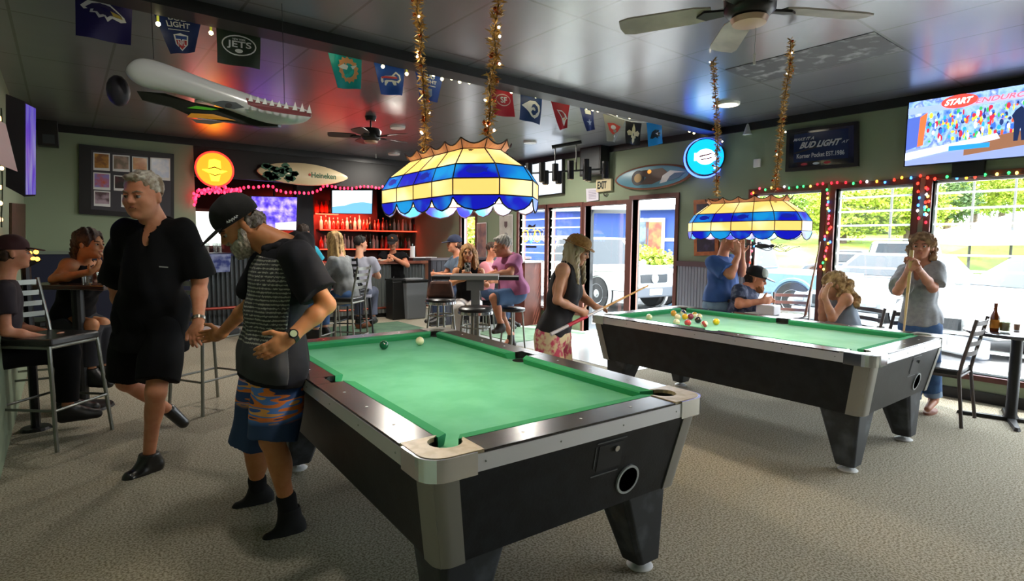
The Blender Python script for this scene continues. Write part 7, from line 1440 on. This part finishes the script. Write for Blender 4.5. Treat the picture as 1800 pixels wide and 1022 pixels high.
def tree(px, d, zb, r, h, m, label, seed, cat='tree', name='tree', trunk=True):
    rg = random.Random(seed); p = PD(px, 426, d); t = thing(name, label, cat, (p[0], p[1], zb), 0, None)
    if trunk: B().tube([(0, 0, 0), (.1, 0, h*.5), (0, .1, h*.85)], [.14*r, .1*r, .05*r], 8).obj('trunk', TRK, t)
    b = B(); N_ = int(2600*min(r, 2.2))
    for k in range(N_):
        a = rg.uniform(0, 6.283); u = rg.uniform(-1, 1); q = rg.uniform(.55, 1)**.6; s_ = math.sqrt(1-u*u); lump = 1+.22*math.sin(3*a+seed)+.15*math.sin(5*u*3+a*2)
        c = np.array([r*q*lump*s_*math.cos(a), r*q*lump*s_*math.sin(a), h+r*.75*q*u*lump]); 
        if c[2] < .05: c[2] = abs(c[2])*.5+.05
        v = np.array([rg.uniform(-1, 1), rg.uniform(-1, 1), rg.uniform(-.5, 1)]); v = unit(v)*rg.uniform(.05, .11)*max(r, 1)**.6; w = unit(np.cross(v, [rg.uniform(-1, 1), rg.uniform(-1, 1), rg.uniform(-1, 1)]))*np.linalg.norm(v)*.55
        b.add([c-v, c+w, c+v, c-w], [(0, 1, 2, 3)])
    b.obj('foliage', m, t); return t
for i, (px, d, zb, r, h, k, lab) in enumerate(((1350, 36, 1.4, 2.0, 2.4, 1, 'green tree beyond the blue pickup'), (1412, 44, 1.6, 2.4, 2.4, 0, 'yellow-green tree right of the first one'), (1480, 34, 1.2, 2.0, 2.2, 0, 'yellow-green bushy tree at the left of the second window'), (1540, 39, 1.6, 2.2, 2.4, 1, 'bushy green tree in the middle of the second window'), (1594, 33, 1.3, 1.9, 2.3, 0, 'pale yellow-green tree at the right of the second window'), (1662, 37, 2.2, 1.7, 2.1, 2, 'dark green tree at the left of the last window'), (1708, 44, 3.0, 2.0, 2.6, 0, 'tall yellow-green tree over the bank in the last window'), (1757, 50, 3.4, 2.1, 2.6, 1, 'green tree behind the lamp post on the bank'), (1805, 40, 2.8, 1.9, 2.8, 0, 'yellow-green tree at the right edge of the bank'))):
    tree(px, d, zb, r, h, LEAF[k], lab, i+3)
tree(1137, 19.3, GZ, .85, .8, LEAF[0], 'round yellow-green bush behind the white pickup', 31, 'bush', 'bush', False); tree(1170, 19.6, GZ, .65, .7, LEAF[1], 'smaller green bush right of the round one', 32, 'bush', 'bush', False); tree(1040, 20.5, GZ, .8, .7, LEAF[1], 'green bush seen through the glass door', 33, 'bush', 'bush', False); tree(822, 29, GZ, 2.2, 1.6, LEAF[0], 'yellow-green hedge seen through the far narrow window', 34, 'bush', 'bush', False); tree(975, 34, GZ, 2., 3.2, LEAF[1], 'green tree top beyond the entrance windows', 35)
POLE = mat('pole_grey', '#4c4c48', .6)
for px, d, lab in ((1563, 26, 'grey lamp post in front of the bushes'), (1705, 27, 'thin lamp post on the bank, left one in the last window'), (1778, 27, 'thin lamp post on the bank, right one in the last window')):
    p = PD(px, 426, d); t = thing('lamp_post', lab, 'lamp post', (p[0], p[1], 0)); B().tube([(0, 0, -.2), (0, 0, 7)], [.06, .05], 10).obj('pole', POLE, t); B().box((-.3, -.15, 7), (.6, .15, 7.15)).obj('lamp_head', POLE, t)
# blue building across the yard
def yb(px, d): p = PD(px, 426, d); return np.array([p[0], p[1]])
A_, C_ = yb(905, 25), yb(1290, 21); d_ = unit(np.append(C_-A_, 0)); L_ = np.linalg.norm(C_-A_); rzb = math.atan2(d_[1], d_[0])
t = thing('blue_building', 'blue building with white bands and signs across the yard', 'building', (A_[0], A_[1], GZ), rzb)
BLUEW = mat('blue_siding', '#1f3c80', .7); B().box((0, 0, 0), (L_, 3, 2.9)).obj('wall', BLUEW, t); WB = mat('white_trim_paint', '#b8bcc4', .7)
B().box((-.05, -.05, 1.7), (L_+.05, 0, 1.82)).obj('trim_band', WB, t); B().box((-.05, -.05, 0), (L_+.05, 0, .5)).obj('plinth', WB, t); B().prism([(-.6, 2.9), (L_+.6, 2.9), (L_+.6, 3.05), (-.6, 3.05)], -.7, 3.5, Matrix(((1, 0, 0, 0), (0, 0, 1, 0), (0, 1, 0, 0), (0, 0, 0, 1)))).obj('roof_edge', WB, t)
p1_ = yb(1131, 22.9); q1 = (p1_-A_)@(d_[:2]); 
for k, (px, c1_, c2_) in enumerate(((1131, '#2c3640', '#5a6a78'), (1155, '#b85a28', '#7a2c18'))):
    s_ = (yb(px, 22.8)-A_)@d_[:2]; sg_ = B().box((s_-.42, -.12, .9), (s_+.42, -.06, 2.6)).obj('sign_board', WB, t); B().box((s_-.3, -.14, 1.0), (s_+.3, -.12, 2.45)).obj('sign_face', mat('sign_face_%d' % k, c1_, .5, col2=c2_, nscale=3), t)
s_ = (yb(1060, 23)-A_)@d_[:2]; B().box((s_-.9, -.06, .9), (s_+.9, -.02, 1.65)).obj('shop_window', mat('pale_window', '#5a8aa0', .2), t)
# vehicles
RUB = mat('tyre_rubber', '#18181a', .8); HUB = mat('alloy_hub', '#a8acb0', .3, .7); GLS = mat('car_glass', '#182026', .2, spec=.25); HL = mat('headlamp_glass', '#a8b0b4', .15, spec=.8)
XZ = Matrix(((1, 0, 0, 0), (0, 0, 1, 0), (0, 1, 0, 0), (0, 0, 0, 1)))
def car(name, label, cat, loc, rz, col, kind, wr=.36):
    t = thing(name, label, cat, (loc[0], loc[1], GZ), rz); paint = mat('paint_'+col, col, .25, coat=.6); w = .9
    if kind == 'pickup': low_ = [(-2.6,.5),(-2.62,1.0),(-.35,1.02),(-.3,1.1),(1.2,1.08),(2.35,1.0),(2.6,.85),(2.62,.5)]; cab = ((-.45,1.02,1.35,1.02),(-.25,1.75,.75,1.75)); ax_ = (-1.65, 1.7); w = .93; wr = .40
    elif kind == 'suv': low_ = [(-2.2,.45),(-2.25,1.05),(1.1,1.05),(2.1,.95),(2.25,.75),(2.25,.4)]; cab = ((-2.2,1.0,1.2,1.02),(-1.95,1.72,.55,1.70)); ax_ = (-1.35, 1.4)
    else: low_ = [(-2.3,.35),(-2.35,.85),(-1.9,.98),(1.0,.93),(2.1,.75),(2.35,.55),(2.3,.3)]; cab = ((-1.75,.93,1.05,.93),(-1.05,1.42,.3,1.42)); ax_ = (-1.4, 1.42); wr = .33
    (a0, z0, a1, z1), (b0, z2, b1, z3) = cab; wt = w*.78
    B().prism(low_, -w, w, XZ).obj('body', paint, t, bevel=.07)
    vs = [(a0, -w*.97, z0), (a1, -w*.97, z1), (a1, w*.97, z1), (a0, w*.97, z0), (b0, -wt, z2), (b1, -wt, z3), (b1, wt, z3), (b0, wt, z2)]; fs = [(0,3,2,1),(4,5,6,7),(0,1,5,4),(1,2,6,5),(2,3,7,6),(3,0,4,7)]
    B().add(vs, fs).obj('cabin', paint, t, bevel=.05)
    def pane(i, name='side_window'):
        q = [np.array(vs[j]) for j in i]; c = sum(q)/4; nn = unit(np.cross(q[1]-q[0], q[2]-q[1])); nn = nn if nn@(c-np.array([(a0+a1)/2, 0, (z0+z2)/2])) > 0 else -nn; q = [c+(p-c)*.84+nn*.012 for p in q]; q2 = [p-nn*.01 for p in q]
        B().add(q+q2, [(0, 1, 2, 3), (7, 6, 5, 4)]+[(k, (k+1) % 4, 4+(k+1) % 4, 4+k) for k in range(4)]).obj(name, GLS, t)
    pane((0, 1, 5, 4)); pane((2, 3, 7, 6)); pane((1, 2, 6, 5), 'windscreen'); pane((3, 0, 4, 7), 'rear_window')
    xf, xr = low_[-2][0], low_[1][0]; zf = low_[-2][1]
    for sy in (-1, 1):
        for x in ax_:
            ww = B().lathe([(wr*.6, -.1), (wr*.96, -.1), (wr, -.06), (wr, .06), (wr*.96, .1), (wr*.6, .1)], 28, (x, sy*(w-.06), wr), ax=(np.array([1., 0, 0]), np.array([0, 0, 1.]), np.array([0, sy*1., 0]))).obj('wheel', RUB, t, smooth=True)
            hb = B(); c = np.array([x, sy*(w+.045), wr]); hb.lathe([(wr*.62, -.04), (wr*.60, .0), (wr*.5, -.02), (.06, .0), (.05, .02)], 24, c, ax=(np.array([1., 0, 0]), np.array([0, 0, 1.]), np.array([0, sy*1., 0]))); hb.obj('hub', HUB, ww)
            B().ring((x, sy*(w+.0), wr), wr*1.14, .045, 28, 6, ax=(np.array([1., 0, 0]), np.array([0, 0, 1.]))).obj('wheel_arch', mat('arch_dark', '#1c1e20', .6) if kind == 'sedan' else paint, t)
        B().box((xf-.12, sy*(w-.08)-.18*(sy > 0)*1-.0, zf-.12), (xf+.03, sy*(w-.08)+.18*(sy < 0), zf+.06)).obj('headlamp', HL, t, bevel=.02)
        B().box((xr-.03, sy*(w-.05)-.14*(sy > 0), .68), (xr+.1, sy*(w-.05)+.14*(sy < 0), .95)).obj('tail_lamp', mat('tail_red', '#a02830', .3), t)
    B().box((xf-.02, -.42, zf-.16), (xf+.035, .42, zf+.04)).obj('grille', mat('grille_dark', '#1c2024', .4), t); B().box((xf-.05, -w*.95, zf-.50), (xf+.08, w*.95, zf-.24)).obj('bumper', mat('bumper_dark', '#3a4048', .5) if kind == 'pickup' else paint, t, bevel=.03)
    B().box((xf+.08, -.2, zf-.44), (xf+.09, .2, zf-.30)).obj('number_plate', mat('plate_pale', '#a8a8a4', .5), t)
    if kind == 'pickup': B().lathe([(.11, 0), (.11, .02)], 20, (xf+.035, 0, zf-.06), ax=(np.array([0, 1., 0]), np.array([0, 0, 1.]), np.array([1., 0, 0]))).obj('round_badge', HUB, t)
    for sy in (-1, 1): B().sphere((a1-.15, sy*(w+.1), z1+.08), (.07, .1, .08), 10, 6).obj('door_mirror', paint, t, smooth='all')
    return t
p = PD(1395, 520, 12.2); car('pickup_truck', 'steel blue pickup truck parked outside the first window', 'pickup truck', (p[0]+.9, p[1]+1.65), math.radians(90), '#5c7890', 'pickup')
p = PD(1150, 520, 13.2); car('pickup_truck', 'white pickup truck with dark bumper facing the open doorway', 'pickup truck', (p[0]+.3, p[1]+2.6), math.radians(-97), '#b8bcc0', 'pickup')
p = PD(1545, 450, 15.5); car('suv', 'white sport utility car seen from behind in the second window', 'car', (p[0]+1.6, p[1]), math.radians(20), '#9a9ea2', 'suv')
p = PD(1700, 560, 8.6); car('white_car', 'white car parked close outside the last window', 'car', (p[0]+1.5, p[1]-.9), math.radians(150), '#a0a2a4', 'sedan')
p = PD(1530, 530, 11.2); car('white_car', 'white car parked close outside the second window', 'car', (p[0]+1.9, p[1]+.2), math.radians(172), '#8e949a', 'sedan')
p = PD(1492, 470, 22); car('dark_car', 'dark blue-grey car at the left of the second window', 'car', (p[0]+1, p[1]), math.radians(60), '#3c4854', 'sedan')
# glass door leaf standing ajar in the left doorway
t = thing('glass_door', 'metal-framed glass door leaf standing ajar in the left doorway', 'door', (.06, 4.88, 0), math.radians(-158)); MF = mat('door_grey_metal', '#6a7076', .35, .6)
for lo, hi, nm_ in (((0, -.02, .02), (.05, .02, 2.0), 'stile'), ((.75, -.02, .02), (.80, .02, 2.0), 'stile'), ((.05, -.02, 1.94), (.75, .02, 2.0), 'rail'), ((.05, -.02, .02), (.75, .02, .12), 'rail')): B().box(lo, hi).obj(nm_, MF, t)
B().box((.05, -.003, .12), (.75, .003, 1.94)).obj('glass_pane', GLASS, t); B().tube([(.06, -.06, 1.0), (.74, -.06, 1.0)], .022, 8).obj('push_bar', STEEL, t)
t.rotation_euler = (0, 0, math.radians(-40)); t.location = (.10, 4.88, 0)
# fill downlights, added to brighten the room, the people and the bar
for i, (x, y) in enumerate(((-2.2, -1.2), (-4.6, -1.2), (-2.2, -3.4), (-4.6, -3.4), (-5.9, 1.2), (-3.2, 5.2), (-5.4, 5.4), (-1.2, 4.9), (-2.2, 7.3))):
    t = thing('downlight', ('white recessed downlight over the floor before the foreground pool table', 'white recessed downlight near the left wall by the camera', 'white recessed downlight by the front window wall', 'white recessed downlight near the front left corner', 'white recessed downlight above the large man in black', 'white recessed downlight above the steel high-top table', 'white recessed downlight near the green divider wall', 'white recessed downlight above the entrance doorway', 'white recessed downlight in front of the bar counter')[i], 'downlight', (x, y, CZ-.02), 0, 'recessed ceiling downlights'); B().lathe([(.095, -.004), (.1, .02)], 24).obj('trim_ring', WHITE, t)
    l = bpy.data.lights.new('fill_light', 'AREA'); l.shape = 'DISK'; l.size = .16; l.energy = FILLW[i]; l.color = (1, .93, .82); lo = bpy.data.objects.new('fill_light', l); COL.objects.link(lo); lo.parent = t; lo.location = (0, 0, -.008)
# red glow of the shelf strips
for x in (-3.0, -2.2, -1.5):
    l = bpy.data.lights.new('shelf_led_glow', 'AREA'); l.shape = 'RECTANGLE'; l.size = .7; l.size_y = .03; l.energy = 14; l.color = (1, .08, .04); lo = bpy.data.objects.new('shelf_led_glow', l); COL.objects.link(lo); lo.location = (x, YK-.34, 2.0); lo.rotation_euler = (math.radians(60), 0, 0)

# stools under the people at the far tables
for t_, I_, lab in ((te, Ie, 'stool under the man in the dark blue cap'), (tf, If, 'stool under the long-haired blonde woman'), (tg, Ig, 'stool under the person in salmon pink'), (th_, Ih, 'stool under the man in the pink shirt')):
    m = I_['mh']; h = m[2]-.16; t = thing('bar_stool', lab, 'bar stool', (m[0], m[1], 0)); B().lathe([(.15, h-.05), (.16, h-.04), (.16, h-.01), (.13, h)], 20).obj('seat', VINYL, t, smooth=True)
    for k in range(4): a = math.pi/4+k*math.pi/2; B().tube([(.12*math.cos(a), .12*math.sin(a), h-.05), (.17*math.cos(a), .17*math.sin(a), 0)], .012, 6).obj('leg', FRAMEM, t)
# wire insect ornament hanging in the first window
p0 = PX(1340, 433, -.09); t = thing('wire_ornament', 'black wire insect ornament hanging in the first window under the lamp', 'ornament', p0); rg = random.Random(4)
B().sphere(p0, (.02, .10, .03), 14, 8).obj('insect_body', BLACK, t, world=True, smooth='all'); B().sphere(p0+np.array([0, -.12, .005]), (.018, .03, .022), 12, 8).obj('insect_head', BLACK, t, world=True, smooth='all')
for k in range(10):
    q = p0+np.array([0, rg.uniform(-.08, .08), 0]); pts = [q]
    for j in range(5): q = q+np.array([rg.uniform(-.01, .01), (1 if k % 2 else -1)*rg.uniform(.03, .10), rg.uniform(-.045, .045)]); pts.append(q)
    B().tube(pts, .0045, 5).obj('wire', BLACK, t, world=True)
for dy in (-.1, .1): q = p0+np.array([0, dy, .02]); B().tube([q, np.array([q[0], q[1], 2.07])], .0015, 4).obj('hanging_thread', BLACK, t, world=True)
